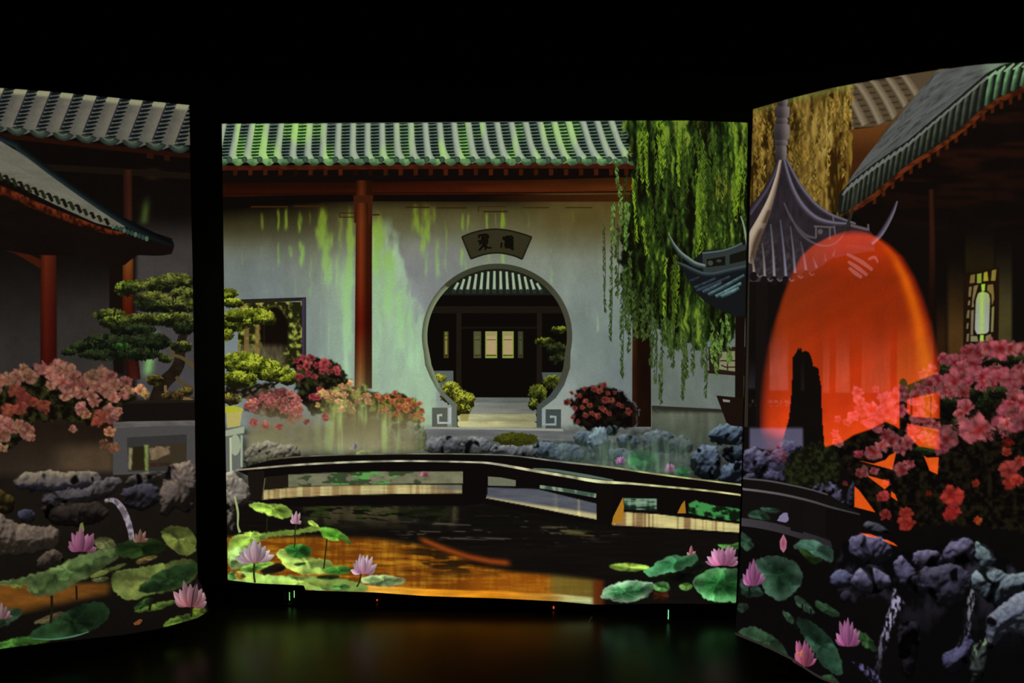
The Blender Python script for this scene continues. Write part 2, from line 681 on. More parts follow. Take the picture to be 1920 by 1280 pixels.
def leaf(scr, parent, lay, outline, c_mid, c_rim, center=None, veins=9, vein_col=None, seed=1, jit=0.05, shade=None, name='lotus_leaf', rim=0.75, vein_k=0.32, fold_k=0.34):
    p = smooth_outline(outline)
    ctr = center if center is not None else tuple(np.array(outline, dtype=float).mean(0))
    ph = (seed * 1.7) % 6.28
    size = float(np.ptp(p, axis=0).max())
    thick = float(min(np.ptp(p, axis=0)))
    c_mid = np.array(c_mid, dtype=float)
    c_rim = np.array(c_rim, dtype=float)
    dirl = (seed * 2.399) % 6.28

    def fn(X, Y, D):
        a = np.arctan2((Y - ctr[1]) * 1.6, X - ctr[0])
        t = np.clip(1 - D / max(thick * 0.42, 2.0), 0, 1)
        c = mixc(c_mid, c_rim, ss(0.1, rim + 0.2, t))
        w = fbm(X, Y, 14, None, 2, seed + 3) * 1.2
        v = ss(0.80, 0.99, np.cos(veins * a + ph + w)) * ss(0.02, 0.15, D / size)
        c = mixc_arr(c, c_rim * 1.22 + 6, v * vein_k)
        fold = np.cos(2 * a + dirl) * 0.16 + np.cos(5 * a + dirl * 2 + w) * 0.13
        nz = fbm(X, Y, 13, None, 4, seed)
        c = c * (0.62 + 0.62 * nz + fold)[..., None]
        c = mixc_arr(c, c_rim * 1.2 + 12, 0.55 * np.exp(-(D / 1.8) ** 2) * ss(0.40, 0.65, fbm(X, Y, 12, None, 2, seed + 31)))
        c = mixc_arr(c, c_mid * 0.35, 0.6 * ss(0.62, 0.72, fbm(X, Y, 22, None, 3, seed + 77)) * ss(0.5, 0.0, t))
        fd = dirl * 0.5 + 0.4
        side = (X - ctr[0]) * math.sin(fd) - (Y - ctr[1]) * 1.5 * math.cos(fd) + (fbm(X, Y, 15, None, 2, seed + 13) - 0.5) * thick * 0.5
        c = c * (1 - fold_k * ss(-2.0, 2.0, side - thick * 0.08))[..., None]
        if shade is not None:
            c = c * shade(X, Y)[..., None]
        return c

    return ppatch(scr, name, parent, lay, p, fn, step=1.6 if size < 130 else 2.0, warp=min(2.2, thick * 0.07), wsc=8, soft=1.2, seed=seed)


def rock(scr, parent, lay, outline, c_hi, c_lo, seed, scale=18, jit=0.06, n=72, tint=None, name='garden_rock', holes=0.35, lit=0.5):
    p = smooth_outline(outline)
    y0, y1 = p[:, 1].min(), p[:, 1].max()
    c_hi = np.array(c_hi, dtype=float)
    c_lo = np.array(c_lo, dtype=float)
    th = float(min(np.ptp(p, axis=0)))

    def fn(X, Y, D):
        wx = (fbm(X, Y, scale * 2.0, None, 2, seed + 5) - 0.5) * scale * 1.5
        wy = (fbm(X, Y, scale * 2.0, None, 2, seed + 6) - 0.5) * scale * 1.5
        u = np.clip(D / (th * 0.5), 0, 1)
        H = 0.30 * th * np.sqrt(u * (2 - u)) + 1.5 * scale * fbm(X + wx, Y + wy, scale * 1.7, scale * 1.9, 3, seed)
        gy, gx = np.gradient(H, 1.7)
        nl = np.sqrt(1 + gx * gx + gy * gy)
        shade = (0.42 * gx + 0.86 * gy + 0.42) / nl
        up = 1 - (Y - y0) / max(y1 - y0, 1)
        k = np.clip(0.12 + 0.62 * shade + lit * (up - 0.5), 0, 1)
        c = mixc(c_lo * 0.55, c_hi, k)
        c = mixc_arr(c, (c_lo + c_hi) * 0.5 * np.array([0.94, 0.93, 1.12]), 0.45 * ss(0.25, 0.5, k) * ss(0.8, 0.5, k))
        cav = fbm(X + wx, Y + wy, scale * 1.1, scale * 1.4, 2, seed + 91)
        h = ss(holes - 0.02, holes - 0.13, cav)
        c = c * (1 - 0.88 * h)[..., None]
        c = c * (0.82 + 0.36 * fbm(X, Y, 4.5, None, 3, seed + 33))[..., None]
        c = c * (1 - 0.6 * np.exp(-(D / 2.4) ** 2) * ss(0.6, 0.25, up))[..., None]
        if tint is not None:
            c = tint(X, Y, c)
        return c

    return ppatch(scr, name, parent, lay, p, fn, step=1.7, warp=min(3.5, th * 0.09), wsc=scale * 0.6, soft=1.1, seed=seed)


def pad(scr, parent, lay, cx, cy, w, h, c_top, c_mid, c_dark, seed, dens=1.0, name='foliage_pad', leafw=3.2):
    """a cloud of foliage: lit top, dark underside"""
    rs = np.random.RandomState(seed)
    acc = Acc()
    out = ellipse(cx, cy, w * 0.5, h * 0.46, 40, 0.07, 9, seed)

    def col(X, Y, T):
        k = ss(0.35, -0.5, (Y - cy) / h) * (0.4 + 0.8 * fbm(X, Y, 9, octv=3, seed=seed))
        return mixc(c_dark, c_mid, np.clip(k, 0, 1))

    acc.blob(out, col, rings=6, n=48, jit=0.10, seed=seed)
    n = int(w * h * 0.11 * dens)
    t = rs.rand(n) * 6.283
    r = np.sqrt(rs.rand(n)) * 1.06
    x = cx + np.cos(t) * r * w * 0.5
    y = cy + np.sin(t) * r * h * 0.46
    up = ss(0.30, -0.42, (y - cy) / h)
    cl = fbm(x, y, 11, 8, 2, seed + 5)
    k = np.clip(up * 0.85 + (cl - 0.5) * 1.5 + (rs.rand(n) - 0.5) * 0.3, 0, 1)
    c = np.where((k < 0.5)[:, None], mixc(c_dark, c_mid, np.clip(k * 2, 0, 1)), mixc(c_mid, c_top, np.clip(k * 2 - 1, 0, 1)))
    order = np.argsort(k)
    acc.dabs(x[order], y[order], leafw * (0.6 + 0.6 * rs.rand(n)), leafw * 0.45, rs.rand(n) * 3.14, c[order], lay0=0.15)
    return acc.emit(scr, name, parent, lay)


def blade_dabs(acc, x, y0, y1, rs, c_a, c_b, w=2.2, sway=3.0, dens=0.35, lay0=0.0, ln=5.0):
    """a hanging willow strand: chain of small slanting leaves along a thin line"""
    n = max(int((y1 - y0) * dens), 3)
    t = np.sort(rs.rand(n))
    y = y0 + (y1 - y0) * t
    xx = x + sway * np.sin(t * 3 + rs.rand() * 6) + (rs.rand(n) - 0.5) * w * 1.6
    side = np.where(rs.rand(n) < 0.5, -1, 1)
    ang = math.pi / 2 + side * (0.25 + 0.35 * rs.rand(n))
    c = mixc(c_a, c_b, np.clip(rs.rand(n), 0, 1))
    acc.dabs(xx, y, ln * (0.7 + 0.6 * rs.rand(n)), w * 0.5 * (0.7 + 0.6 * rs.rand(n)), ang, c, lay0=lay0, k=4)


def panel_back(scr):
    """the screen's real body: a thin slab of cloth on a frame, plus two feet down to the floor"""
    tops, bots = [], []
    xs = np.array(sorted(set([p[0] for p in scr.top] + [p[0] for p in scr.bottom])), dtype=float)
    lo = max(scr.top[0][0], scr.bottom[0][0])
    hi = min(scr.top[-1][0], scr.bottom[-1][0])
    xs = np.unique(np.clip(xs, lo, hi))
    t3 = scr.to3d(xs, interp(xs, scr.top), np.full(len(xs), -1.0)) - scr.origin
    b3 = scr.to3d(xs, interp(xs, scr.bottom), np.full(len(xs), -1.0)) - scr.origin
    t3 = t3 + np.array([0, 0, -0.004])
    b3 = b3 + np.array([0, 0, 0.004])
    back = -scr.n * 0.025
    n = len(xs)
    V = np.vstack([t3, b3, t3 + back, b3 + back])
    F = []
    for i in range(n - 1):
        F += [(i, n + i, n + i + 1, i + 1), (2 * n + i + 1, 3 * n + i + 1, 3 * n + i, 2 * n + i),
              (i, i + 1, 2 * n + i + 1, 2 * n + i), (n + i + 1, n + i, 3 * n + i, 3 * n + i + 1)]
    F += [(0, 2 * n, 3 * n, n), (n - 1, 2 * n - 1, 4 * n - 1, 3 * n - 1)]
    link_mesh('backing_panel', V, F, M_BLACK, scr.root)
    # feet: a flat steel plate on the floor with an upright behind the cloth
    for fr in (0.10, 0.90):
        x = lo + (hi - lo) * fr
        p = scr.to3d(np.array([x]), np.array([interp(np.array([x]), scr.bottom)[0]]), np.array([-1.0]))[0] - scr.origin
        q = scr.to3d(np.array([x]), np.array([interp(np.array([x]), scr.top)[0]]), np.array([-1.0]))[0] - scr.origin
        base = p + back * 2.2
        ud = np.array([scr.dir[0], scr.dir[1], 0]) * 0.03
        vd = scr.n * 0.02
        h = q[2] - 0.1
        c = [base - ud - vd, base + ud - vd, base + ud + vd, base - ud + vd]
        V = [(a[0], a[1], 0.012) for a in c] + [(a[0], a[1], h) for a in c]
        F = [(3, 2, 1, 0), (4, 5, 6, 7), (0, 1, 5, 4), (1, 2, 6, 5), (2, 3, 7, 6), (3, 0, 4, 7)]
        link_mesh('upright', V, F, M_METAL, scr.root)
        c = [base - ud * 4 - vd * 7, base + ud * 4 - vd * 7, base + ud * 4 + vd * 2, base - ud * 4 + vd * 2]
        V = [(a[0], a[1], 0.0) for a in c] + [(a[0], a[1], 0.012) for a in c]
        link_mesh('foot_plate', V, F, M_METAL, scr.root)

# ================================================================== CENTRE SCREEN
SC = Screen('wide centre projection screen showing a moon gate, willow and dark footbridge',
            (420, 1000, 6.75), (1390, 1000, 6.50),
            top=[(416, 232), (700, 231), (1000, 229), (1170, 226), (1300, 226), (1402, 230)],
            bottom=[(427, 1087), (480, 1093), (570, 1097), (573, 1106), (700, 1110), (800, 1117), (930, 1121), (1050, 1127), (1115, 1133), (1250, 1131), (1330, 1132), (1380, 1130)],
            left=[(416, 232), (420, 520), (422, 760), (427, 1087)],
            right=[(1402, 230), (1397, 640), (1390, 900), (1380, 1130)])
SC.gain, SC.sat = 1.0, 0.95
panel_back(SC)
R = SC.root

# green-yellow light that wavers over the projected wall: (x, y0, y1, width, strength)
STREAKS = [(492, 398, 432, 5, .55), (521, 392, 432, 5, .8), (536, 390, 432, 6, .8), (561, 396, 436, 6, .7), (580, 396, 424, 5, .4),
           (605, 390, 470, 16, .9), (612, 430, 540, 16, .8), (636, 400, 470, 8, .5), (655, 400, 560, 12, 1.0), (650, 500, 720, 16, .85),
           (565, 452, 500, 8, .7), (522, 455, 500, 5, .6), (543, 460, 482, 8, .6), (455, 470, 500, 4, .35), (490, 460, 490, 3, .35),
           (582, 480, 565, 7, .45), (602, 560, 640, 5, .3), (616, 590, 680, 5, .35), (604, 640, 700, 4, .3), (553, 520, 555, 5, .3),
           (632, 470, 560, 8, .5), (708, 405, 520, 15, 1.0), (728, 470, 600, 20, 1.0), (712, 520, 640, 16, .5), (752, 540, 660, 18, .9), (770, 580, 690, 16, .85),
           (740, 620, 700, 24, .35), (785, 640, 700, 10, .6), (782, 385, 440, 12, .8), (800, 385, 455, 12, .8), (792, 420, 475, 9, .8), (812, 385, 420, 7, .5),
           (798, 470, 520, 7, .5), (820, 450, 520, 8, .6), (836, 415, 510, 5, .45), (868, 400, 432, 4, .9), (877, 402, 432, 3, .9), (914, 398, 432, 5, .8),
           (930, 398, 424, 3, .6), (944, 396, 432, 6, .8), (867, 465, 500, 6, .7), (874, 480, 510, 4, .5), (916, 470, 492, 9, .5), (945, 470, 495, 7, .7),
           (991, 398, 430, 5, .3), (1033, 465, 478, 3, .4), (1033, 496, 532, 5, .6), (1053, 510, 540, 3, .3), (1100, 560, 600, 3, .3), (1121, 588, 622, 4, .7),
           (1075, 392, 420, 8, .25), (1052, 400, 420, 3, .2)]


def glow_wall(X, Y):
    g = np.zeros_like(np.asarray(X, dtype=float))
    wob = (fbm(X, Y, 16, 40, 3, 5) - 0.5) * 18
    for x, y0, y1, w, s in STREAKS:
        e = 0.18 * (y1 - y0) + 3
        band = ss(y0 - e, y0 + e, Y) * ss(y1 + e, y1 - e, Y)
        g = np.maximum(g, s * band * np.exp(-((X + wob * min(w / 12.0, 1.0) - x) / (w * 0.62)) ** 2))
    return g


def glow_roof(X, Y):
    a = vnoise(np.asarray(X) / 15.0, np.asarray(Y) / 60.0, 44)
    k = ss(0.44, 0.74, a) * interp(X, [(416, 1.0), (620, 1.0), (700, .45), (820, .8), (1000, .7), (1180, .75)])
    return k * (0.55 + 0.45 * vnoise(np.asarray(X) / 5.0, np.asarray(Y) / 22.0, 45))


def center_bg(X, Y):
    yo = interp(X, [(416, 24), (520, 16), (600, 8), (664, 4), (700, 0), (1400, 0)])
    c = ramp(Y - yo, [(226, (14, 9, 6)), (366, (15, 10, 7)), (380, (44, 36, 17)), (396, (70, 64, 34)), (420, (88, 84, 54)), (450, (104, 106, 82)), (490, (120, 127, 112)), (560, (124, 136, 127)),
                 (650, (124, 138, 131)), (730, (136, 147, 140)), (800, (140, 145, 136))])
    c = c * (1 - 0.34 * ss(690, 540, X) * ss(500, 400, Y))[..., None]
    c = mixc_arr(c, (104, 114, 116), 0.6 * ss(610, 500, X) * ss(430, 510, Y))
    c = mixc_arr(c, (132, 130, 138), 0.45 * ss(700, 760, X) * ss(900, 830, X) * ss(430, 480, Y) * ss(640, 560, Y))
    c = mixc_arr(c, (84, 70, 32), 0.8 * ss(940, 1080, X) * ss(490, 395, Y))
    c = mixc_arr(c, (104, 117, 110), 0.6 * ss(1040, 1120, X) * ss(500, 600, Y))
    c = mixc_arr(c, (98, 108, 112), 0.5 * ss(1100, 1160, X) * ss(640, 700, Y))
    c = mixc_arr(c, (98, 106, 98), 0.8 * ss(1216, 1224, X) * ss(600, 660, Y))
    c = c * (0.90 + 0.20 * fbm(X, Y, 26, 46, 4, 2))[..., None]
    # broad pale-green sheets of light
    pl = 0.62 * ss(585, 650, X) * ss(672, 655, X) * ss(450, 540, Y) * (0.35 + 0.9 * fbm(X, Y, 16, 90, 3, 90))
    xe = interp(Y, [(400, 726), (470, 742), (560, 776), (640, 800), (720, 812), (800, 812)])
    pr = 0.85 * ss(694, 700, X) * ss(14, -12, X - xe + (fbm(X, Y, 12, 26, 3, 91) - 0.5) * 36) * ss(400, 440, Y) * (0.42 + 0.8 * fbm(X, Y, 18, 60, 4, 92))
    c = mixc_arr(c, (160, 194, 154), np.clip(pl + pr, 0, 0.92))
    g0 = glow_wall(X, Y)
    fil = fbm(X + (fbm(X, Y, 30, 30, 2, 8) - 0.5) * 14, Y, 4.2, 34, 3, 95)
    g = ss(0.08, 0.92, g0 * (0.42 + 1.15 * fil))
    gc = ramp(Y, [(380, (106, 120, 20)), (430, (118, 150, 44)), (520, (134, 182, 104)), (700, (158, 198, 158))])
    c = mixc_arr(c, (0, 0, 0), 0.80 * g) + gc * (0.84 * g)[..., None]
    # ground behind the bridge
    gr = ss(792, 812, Y)
    gcol = ramp(Y, [(790, (84, 88, 82)), (850, (66, 72, 68)), (930, (50, 50, 42))])
    gcol = gcol * (0.35 + 1.2 * fbm(X, Y, 14, 10, 4, 9))[..., None]
    c = mixc_arr(c, np.array([0, 0, 0]), np.zeros_like(X)) * (1 - gr)[..., None] + gcol * gr[..., None]
    # pond
    wm = ss(936, 946, Y)
    st = fbm(X, Y, 60, 5, 4, 21)
    wcol = np.array([13.0, 10.0, 8.0]) + 7 * st[..., None]
    blk = ss(0.40, 0.60, fbm(X, Y, 26, 60, 2, 22))
    refl = ss(545, 600, X) * ss(864, 850, X) * ss(946, 952, Y) * ss(1000, 962, Y) * (0.25 + 0.75 * blk)
    pads = ss(0.54, 0.60, fbm(X, Y, 34, 4.2, 3, 21))
    wcol = mixc_arr(wcol, (70, 62, 40), refl * 0.9)
    wcol = mixc_arr(wcol, (14, 14, 9), pads * ss(540, 560, X) * ss(1010, 960, Y) * 0.95)
    wcol = mixc_arr(wcol, (40, 52, 18), ss(0.56, 0.62, fbm(X, Y, 40, 7, 2, 27)) * refl * 0.8)
    lines = ss(0.66, 0.72, fbm(X, Y, 70, 3, 3, 29)) * ss(700, 800, X) * ss(1200, 1000, X) * ss(960, 980, Y) * ss(1030, 1005, Y)
    wcol = mixc_arr(wcol, (84, 78, 62), lines * 0.7)
    refl2 = ss(0.50, 0.60, fbm(X, Y, 45, 3.5, 3, 33)) * np.exp(-((Y - interp(X, [(1010, 988), (1115, 1003)])) / 5.0) ** 2) * ss(1005, 1030, X) * ss(1180, 1130, X) * ss(980, 988, Y) * ss(1008, 1002, Y)
    wcol = mixc_arr(wcol, (92, 84, 48), refl2 * 0.9)
    yb = interp(X, [(430, 1004), (560, 1004), (700, 1007), (770, 1016), (850, 1036), (890, 1058), (960, 1070), (1040, 1076), (1110, 1084), (1180, 1088)])
    om = ss(-5, 9, Y - yb) * ss(1128, 1105, X)
    ost = fbm(X, Y, 55, 4.0, 4, 55)
    ov = fbm(X, Y, 7, 45, 3, 71)
    oc = mixc((112, 56, 8), (186, 128, 26), np.clip(0.25 + (ost - 0.5) * 1.8 + (ov - 0.5) * 0.9, 0, 1))
    oc = mixc_arr(oc, (176, 92, 10), 0.45 * ss(860, 900, X) * ss(1060, 1010, X) * ss(1060, 1075, Y))
    oc = mixc_arr(oc, (30, 20, 8), 0.85 * ss(0.50, 0.60, fbm(X, Y, 70, 9, 3, 81)) * ss(720, 790, X) * ss(1000, 930, X) * ss(1090, 1060, Y))
    oc = mixc_arr(oc, (104, 92, 34), 0.8 * ss(1020, 1045, X))
    wcol = mixc_arr(wcol, np.array([0, 0, 0]), om) + oc * om[..., None]
    band = interp(X, [(770, 1004), (800, 1015), (840, 1031), (880, 1044), (920, 1052), (960, 1056)])
    bm = np.exp(-((Y - band) / 6.0) ** 2) * ss(778, 800, X) * ss(965, 945, X)
    wcol = mixc_arr(wcol, (150, 62, 14), bm * 0.9)
    # bright lower edge of the pond light
    sb = interp(X, SC.bottom)
    em = ss(15, 11, sb - Y) * ss(660, 700, X) * ss(1118, 1105, X)
    ec = ramp(X, [(690, (236, 176, 60)), (800, (236, 150, 26)), (930, (222, 134, 18)), (1030, (176, 122, 40)), (1060, (176, 168, 104)), (1110, (168, 178, 120))])
    ec = ec * (0.8 + 0.4 * fbm(X, Y, 40, 5, 3, 61))[..., None]
    wcol = wcol * (1 - em)[..., None] + ec * em[..., None]
    rust = ss(1110, 1116, X) * ss(1138, 1126, X) * ss(1082, 1092, Y)
    wcol = mixc_arr(wcol, (104, 44, 12), rust * 0.8)
    c = c * (1 - wm)[..., None] + wcol * wm[..., None]
    return c, 1.0


sheet(SC, 'picture_ground', R, 0.0, center_bg, 560, 500, label='pale projected garden wall with green light and an orange-lit pond')

# ---- column, beams, eave boards
acc = Acc()
acc.poly([(410, 312), (1190, 310), (1190, 345), (410, 345)], (15, 9, 7))
eave = acc.emit(SC, 'eave_underside', R, 1)


def beam_col(X, Y, T, U):
    return ramp(X, [(416, (42, 14, 5)), (640, (48, 17, 6)), (800, (64, 20, 7)), (1000, (76, 30, 9)), (1180, (86, 41, 12))]) * ((0.62 + 0.42 * fbm(X, Y, 60, 4, 3, 3)) * (0.72 + 0.38 * ss(-1, 0.5, U)))[..., None]


one(SC, 'roof_beam', R, 2, 'strip', [(410, 356), (660, 354), (700, 353), (1000, 350), (1190, 347)], [26, 24, 24, 26, 30], beam_col, n=40)
one(SC, 'roof_beam', R, 2.2, 'strip', [(410, 380), (540, 374), (665, 371), (900, 372), (1180, 371)], [20, 16, 13, 12, 14],
    lambda X, Y, T, U: ramp(X, [(416, (12, 8, 6)), (900, (15, 9, 6)), (1000, (44, 20, 6)), (1180, (58, 29, 9))]), n=30)
one(SC, 'roof_beam', R, 2.4, 'strip', [(410, 364), (660, 362), (1000, 361), (1190, 359)], 2.5, (30, 10, 5), n=12)
for (x0, x1, y0, y1) in [(470, 540, 386, 389), (550, 610, 385, 388), (636, 664, 398, 400), (636, 638, 398, 408), (636, 664, 406, 408), (760, 806, 387, 390),
                         (820, 876, 388, 391), (896, 950, 386, 388), (896, 898, 388, 397), (906, 952, 395, 398), (980, 1030, 388, 390), (1060, 1110, 388, 390), (698, 712, 401, 404)]:
    one(SC, 'bracket_strip', R, 3, 'poly', [(x0, y0), (x1, y0), (x1, y1), (x0, y1)], (54, 30, 10))

one(SC, 'eave_board', R, 3, 'strip', [(410, 315), (700, 313), (1000, 311), (1190, 312)], 9, lambda X, Y, T, U: np.array([66., 25., 10.]) * (0.55 + 0.7 * fbm(X, Y, 9, 5, 3, 8))[..., None], n=120)
for i in range(27):
    x = 441 + i * 28.2
    d = 0.45 if (i in (4, 8, 9)) else 0.8 + 0.3 * ((i * 37) % 10) / 10
    one(SC, 'rafter_end', R, 3.2, 'poly', [(x - 4, 317), (x + 4, 317), (x + 4, 328), (x - 3.5, 329)], np.array((62, 24, 9)) * d)


def col_col(X, Y, T, U):
    c = ramp(Y, [(340, (66, 26, 10)), (420, (104, 44, 16)), (540, (104, 34, 12)), (610, (92, 20, 8)), (680, (112, 62, 28)), (730, (148, 118, 66))])
    return c * (0.46 + 0.62 * np.exp(-((U - 0.35) / 0.42) ** 2))[..., None] * (0.92 + 0.16 * fbm(X, Y, 5, 60, 2, 4))[..., None]


acc = Acc()
acc.strip([(683, 338), (682, 500), (681, 728)], [30, 31, 33], col_col, n=60)
colm = acc.emit(SC, 'column', R, 5, label='dark red projected column on the pale wall')
one(SC, 'column_capital', colm, 5.4, 'poly', [(663, 366), (700, 366), (699, 376), (695, 420), (690, 420), (690, 380), (668, 380), (668, 418), (664, 418)], (58, 24, 9))

# ---- tiled roof: ridge rows, valley rows with their tile courses, drip tiles
acc = Acc()
acc.poly([(412, 226), (1188, 222), (1188, 303), (412, 305)], (70, 84, 68))
roof = acc.emit(SC, 'tiled_roof', R, 6, label='green-grey tiled roof edge along the top of the picture')


def slant(xb):
    return -(xb - 690) * 0.058


def ridge_col(X, Y, T, U):
    base = ramp(U, [(-1, (132, 146, 122)), (-0.3, (166, 178, 150)), (0.35, (146, 158, 140)), (1, (78, 92, 90))])
    g = glow_roof(X, Y)
    return mixc_arr(base, (166, 226, 98), 0.85 * g)


for i in range(-1, 27):
    xb = 432.5 + i * 28.5
    sl = slant(xb)
    yb = 300 + 2 * math.sin(i * 2.1)
    one(SC, 'roof_ridge', roof, 8, 'strip', [(xb + 5, yb + 1), (xb + 1 + sl * 0.15, yb - 12), (xb + sl * 0.5, 266), (xb + sl, 224)], [19, 14, 12, 11.5], lambda X, Y, T, U: ridge_col(X, Y, T, -U), n=18)
    one(SC, 'ridge_cap', roof, 9.6, 'blob', ellipse(xb - 2.5, 299, 5.5, 6.0, 14), lambda X, Y, T: mixc((58, 86, 62), (36, 56, 42), ss(0.4, 1, T)), rings=3, n=14)
    # valley with its overlapping courses
    xv = xb + 14.2
    sv = slant(xv)
    a = Acc()
    rows = 12
    for k in range(rows):
        t = k / (rows - 1)
        y = 231 + 66 * t ** 0.97
        x = xv + sv * (1 - t)
        hw = 7.6 + 1.4 * t
        gl = float(glow_roof(np.array([x]), np.array([y]))[0])
        dk = mixc_arr(np.array([[9., 26., 24.]]), (40, 104, 26), np.array([0.6 * gl]))[0]
        a.poly([(x - hw, y - 1.2), (x - hw * 0.4, y - 2.2), (x + hw, y - 2.6), (x + hw, y + 1.0), (x - hw * 0.2, y + 2.2), (x - hw, y + 1.6)], dk)
        lt = mixc_arr(np.array([[104., 116., 98.]]), (166, 224, 100), np.array([gl]))[0]
        a.poly([(x - hw, y + 2.0), (x + hw, y + 1.2), (x + hw, y + 3.0), (x - hw, y + 3.8)], lt, lay=-0.3)
    a.emit(SC, 'tile_course', roof, 7.5, kind='stuff')
    one(SC, 'drip_tile', roof, 9, 'blob', [(xv - 14, 299), (xv - 6, 297), (xv + 9, 298), (xv + 14, 300), (xv + 9, 306), (xv + 3, 310.5), (xv - 4, 310.5), (xv - 10, 306)],
        lambda X, Y, T: mixc_arr(mixc((90, 124, 84), (42, 66, 44), ss(299, 310, Y)), (150, 206, 110), 0.5 * glow_roof(X, Y)) * (0.8 + 0.4 * fbm(X, Y, 5, 4, 2, 6))[..., None], rings=4, n=28)

# ---- name plaque over the gate, two written characters
acc = Acc()
pl_t = [(866, 444), (885, 436.5), (906, 431.5), (929, 429.5), (952, 431.5), (975, 437), (997, 444)]
pl_b = [(979, 486), (965, 480), (947, 475.5), (930, 474), (912, 476), (896, 480.5), (883, 485.5)]
acc.poly(pl_t + pl_b, (48, 45, 27))
plaque = acc.emit(SC, 'name_plaque', R, 6, label='fan-shaped dark plaque with two written characters')
one(SC, 'plaque_rim', plaque, 6.5, 'strip', pl_t, 3, (26, 23, 10), n=30)
one(SC, 'plaque_rim', plaque, 6.5, 'strip', pl_b, 3, (22, 23, 14), n=30)
one(SC, 'plaque_rim', plaque, 6.5, 'strip', [(866, 444), (883, 485.5)], 3, (24, 24, 14))
one(SC, 'plaque_rim', plaque, 6.5, 'strip', [(997, 444), (979, 486)], 3, (30, 27, 16))


def zz(pts):
    return [(860 + x / 13.714, 420 + y / 13.714) for x, y in pts]


ch1 = [([(505, 300), (620, 280), (745, 270)], 4.0), ([(520, 290), (515, 370)], 3.0), ([(745, 270), (765, 360)], 3.5), ([(590, 345), (740, 335)], 4.0), ([(600, 345), (600, 500)], 3.4),
       ([(730, 335), (735, 500)], 3.8), ([(600, 420), (735, 415)], 3.4), ([(600, 500), (740, 495)], 4.2), ([(660, 340), (665, 600)], 4.0), ([(490, 440), (575, 430)], 3.0),
       ([(560, 410), (545, 540)], 3.2), ([(620, 560), (560, 640), (520, 675)], 4.0), ([(600, 560), (720, 550)], 4.0), ([(720, 555), (690, 640), (660, 655)], 3.4), ([(700, 590), (780, 610), (850, 605)], 3.2)]
ch2 = [([(1160, 320), (1150, 410)], 4.0), ([(1105, 470), (1090, 610)], 3.2), ([(1200, 330), (1380, 320)], 4.2), ([(1215, 330), (1200, 590)], 4.0), ([(1215, 400), (1385, 395)], 4.0), ([(1380, 320), (1385, 600)], 4.0),
       ([(1215, 465), (1385, 460)], 4.2), ([(1210, 530), (1385, 530)], 4.2), ([(1290, 330), (1290, 590)], 4.4), ([(1195, 595), (1390, 590)], 4.4), ([(1340, 600), (1410, 660)], 4.6), ([(1250, 360), (1250, 560)], 3.5), ([(1340, 360), (1340, 560)], 3.5)]
for strokes in (ch1, ch2):
    a = Acc()
    for k, (pts, w) in enumerate(strokes):
        a.strip(zz(pts), w * 1.12, (15, 12, 7), n=6, lay=k * 0.05)
    a.emit(SC, 'written_character', plaque, 7)

# ---- moon gate


def gate_path(rx, ry, low):
    th = np.radians(np.linspace(158, 382, 90))
    return [(932 + rx * math.cos(t), 630 - ry * math.sin(t)) for t in []] + low


def gate_outline(inner):
    d = 0 if inner else 1
    rx, ry = (131, 126) if inner else (141, 136)
    th = np.linspace(math.radians(-12), math.radians(192), 80)
    up = [(932 + rx * math.cos(t), 630 - ry * math.sin(t)) for t in th]   # right side over the top to the left side
    if inner:
        lowl = [(809, 684), (820, 714), (834, 737), (856, 757), (857, 801)]
        lowr = [(1006, 801), (1007, 760), (1030, 742), (1046, 720), (1056, 690)]
    else:
        lowl = [(797, 684), (806, 706), (820, 732), (847, 762), (847, 801)]
        lowr = [(1016, 801), (1016, 766), (1042, 746), (1058, 722), (1069, 690)]
    return lowr + up + lowl


gi = gate_outline(True)
go = gate_outline(False)
acc = Acc()
acc.poly(gi, (12, 9, 7))
gate = acc.emit(SC, 'moon_gate', R, 5, label='round moon gate opening onto a dark hall with lit windows')
N = len(gi)
acc = Acc()
gx = np.array(gi + go)
cgate = []
for k, (x, y) in enumerate(gi + go):
    innr = k < N
    base = np.array((74, 78, 60)) if x < 932 else np.array((66, 66, 52))
    if y < 540:
        base = np.array((58, 60, 42))
    if innr and x < 840:
        base = np.array((128, 140, 104))
    if y > 720:
        base = np.array((96, 104, 92)) if x < 932 else np.array((66, 74, 72))
    cgate.append(base)
acc.add(gx[:, 0], gx[:, 1], [(k, k + 1, N + k + 1, N + k) for k in range(N - 1)], np.array(cgate, dtype=float))
acc.emit(SC, 'gate_frame', gate, 9)
# roof of the inner hall
acc = Acc()
th = np.linspace(math.radians(38), math.radians(142), 30)
acc.poly([(932 + 130 * math.cos(t), 630 - 125 * math.sin(t)) for t in th] + [(833, 546), (1031, 546)], (26, 30, 22))
irf = acc.emit(SC, 'hall_roof', gate, 6)
for i in range(14):
    xb = 851 + i * 12.6
    xt = 932 + (xb - 932) * 0.90
    yt = 630 - 124 * math.sqrt(max(1 - ((xt - 932) / 129.0) ** 2, 0)) + 2
    if yt > 540:
        continue
    one(SC, 'roof_ridge', gate, 6.6, 'strip', [(xb, 545), ((xb + xt) / 2, (545 + yt) / 2), (xt, yt)], [6, 5, 4.5], lambda X, Y, T, U: mixc((176, 196, 158), (120, 136, 116), np.abs(U)), n=5)
    one(SC, 'ridge_cap', gate, 6.8, 'blob', ellipse(xb, 546, 4, 4.5, 10), (36, 44, 34), rings=1, n=10)
one(SC, 'hall_beam', gate, 6.4, 'poly', [(808, 574), (1056, 574), (1060, 587), (804, 587)], (27, 21, 15))
for x in (856, 1007):
    one(SC, 'hall_post', gate, 6.5, 'poly', [(x, 587), (x + 9, 587), (x + 9, 748), (x - 1, 748)], (29, 23, 16))
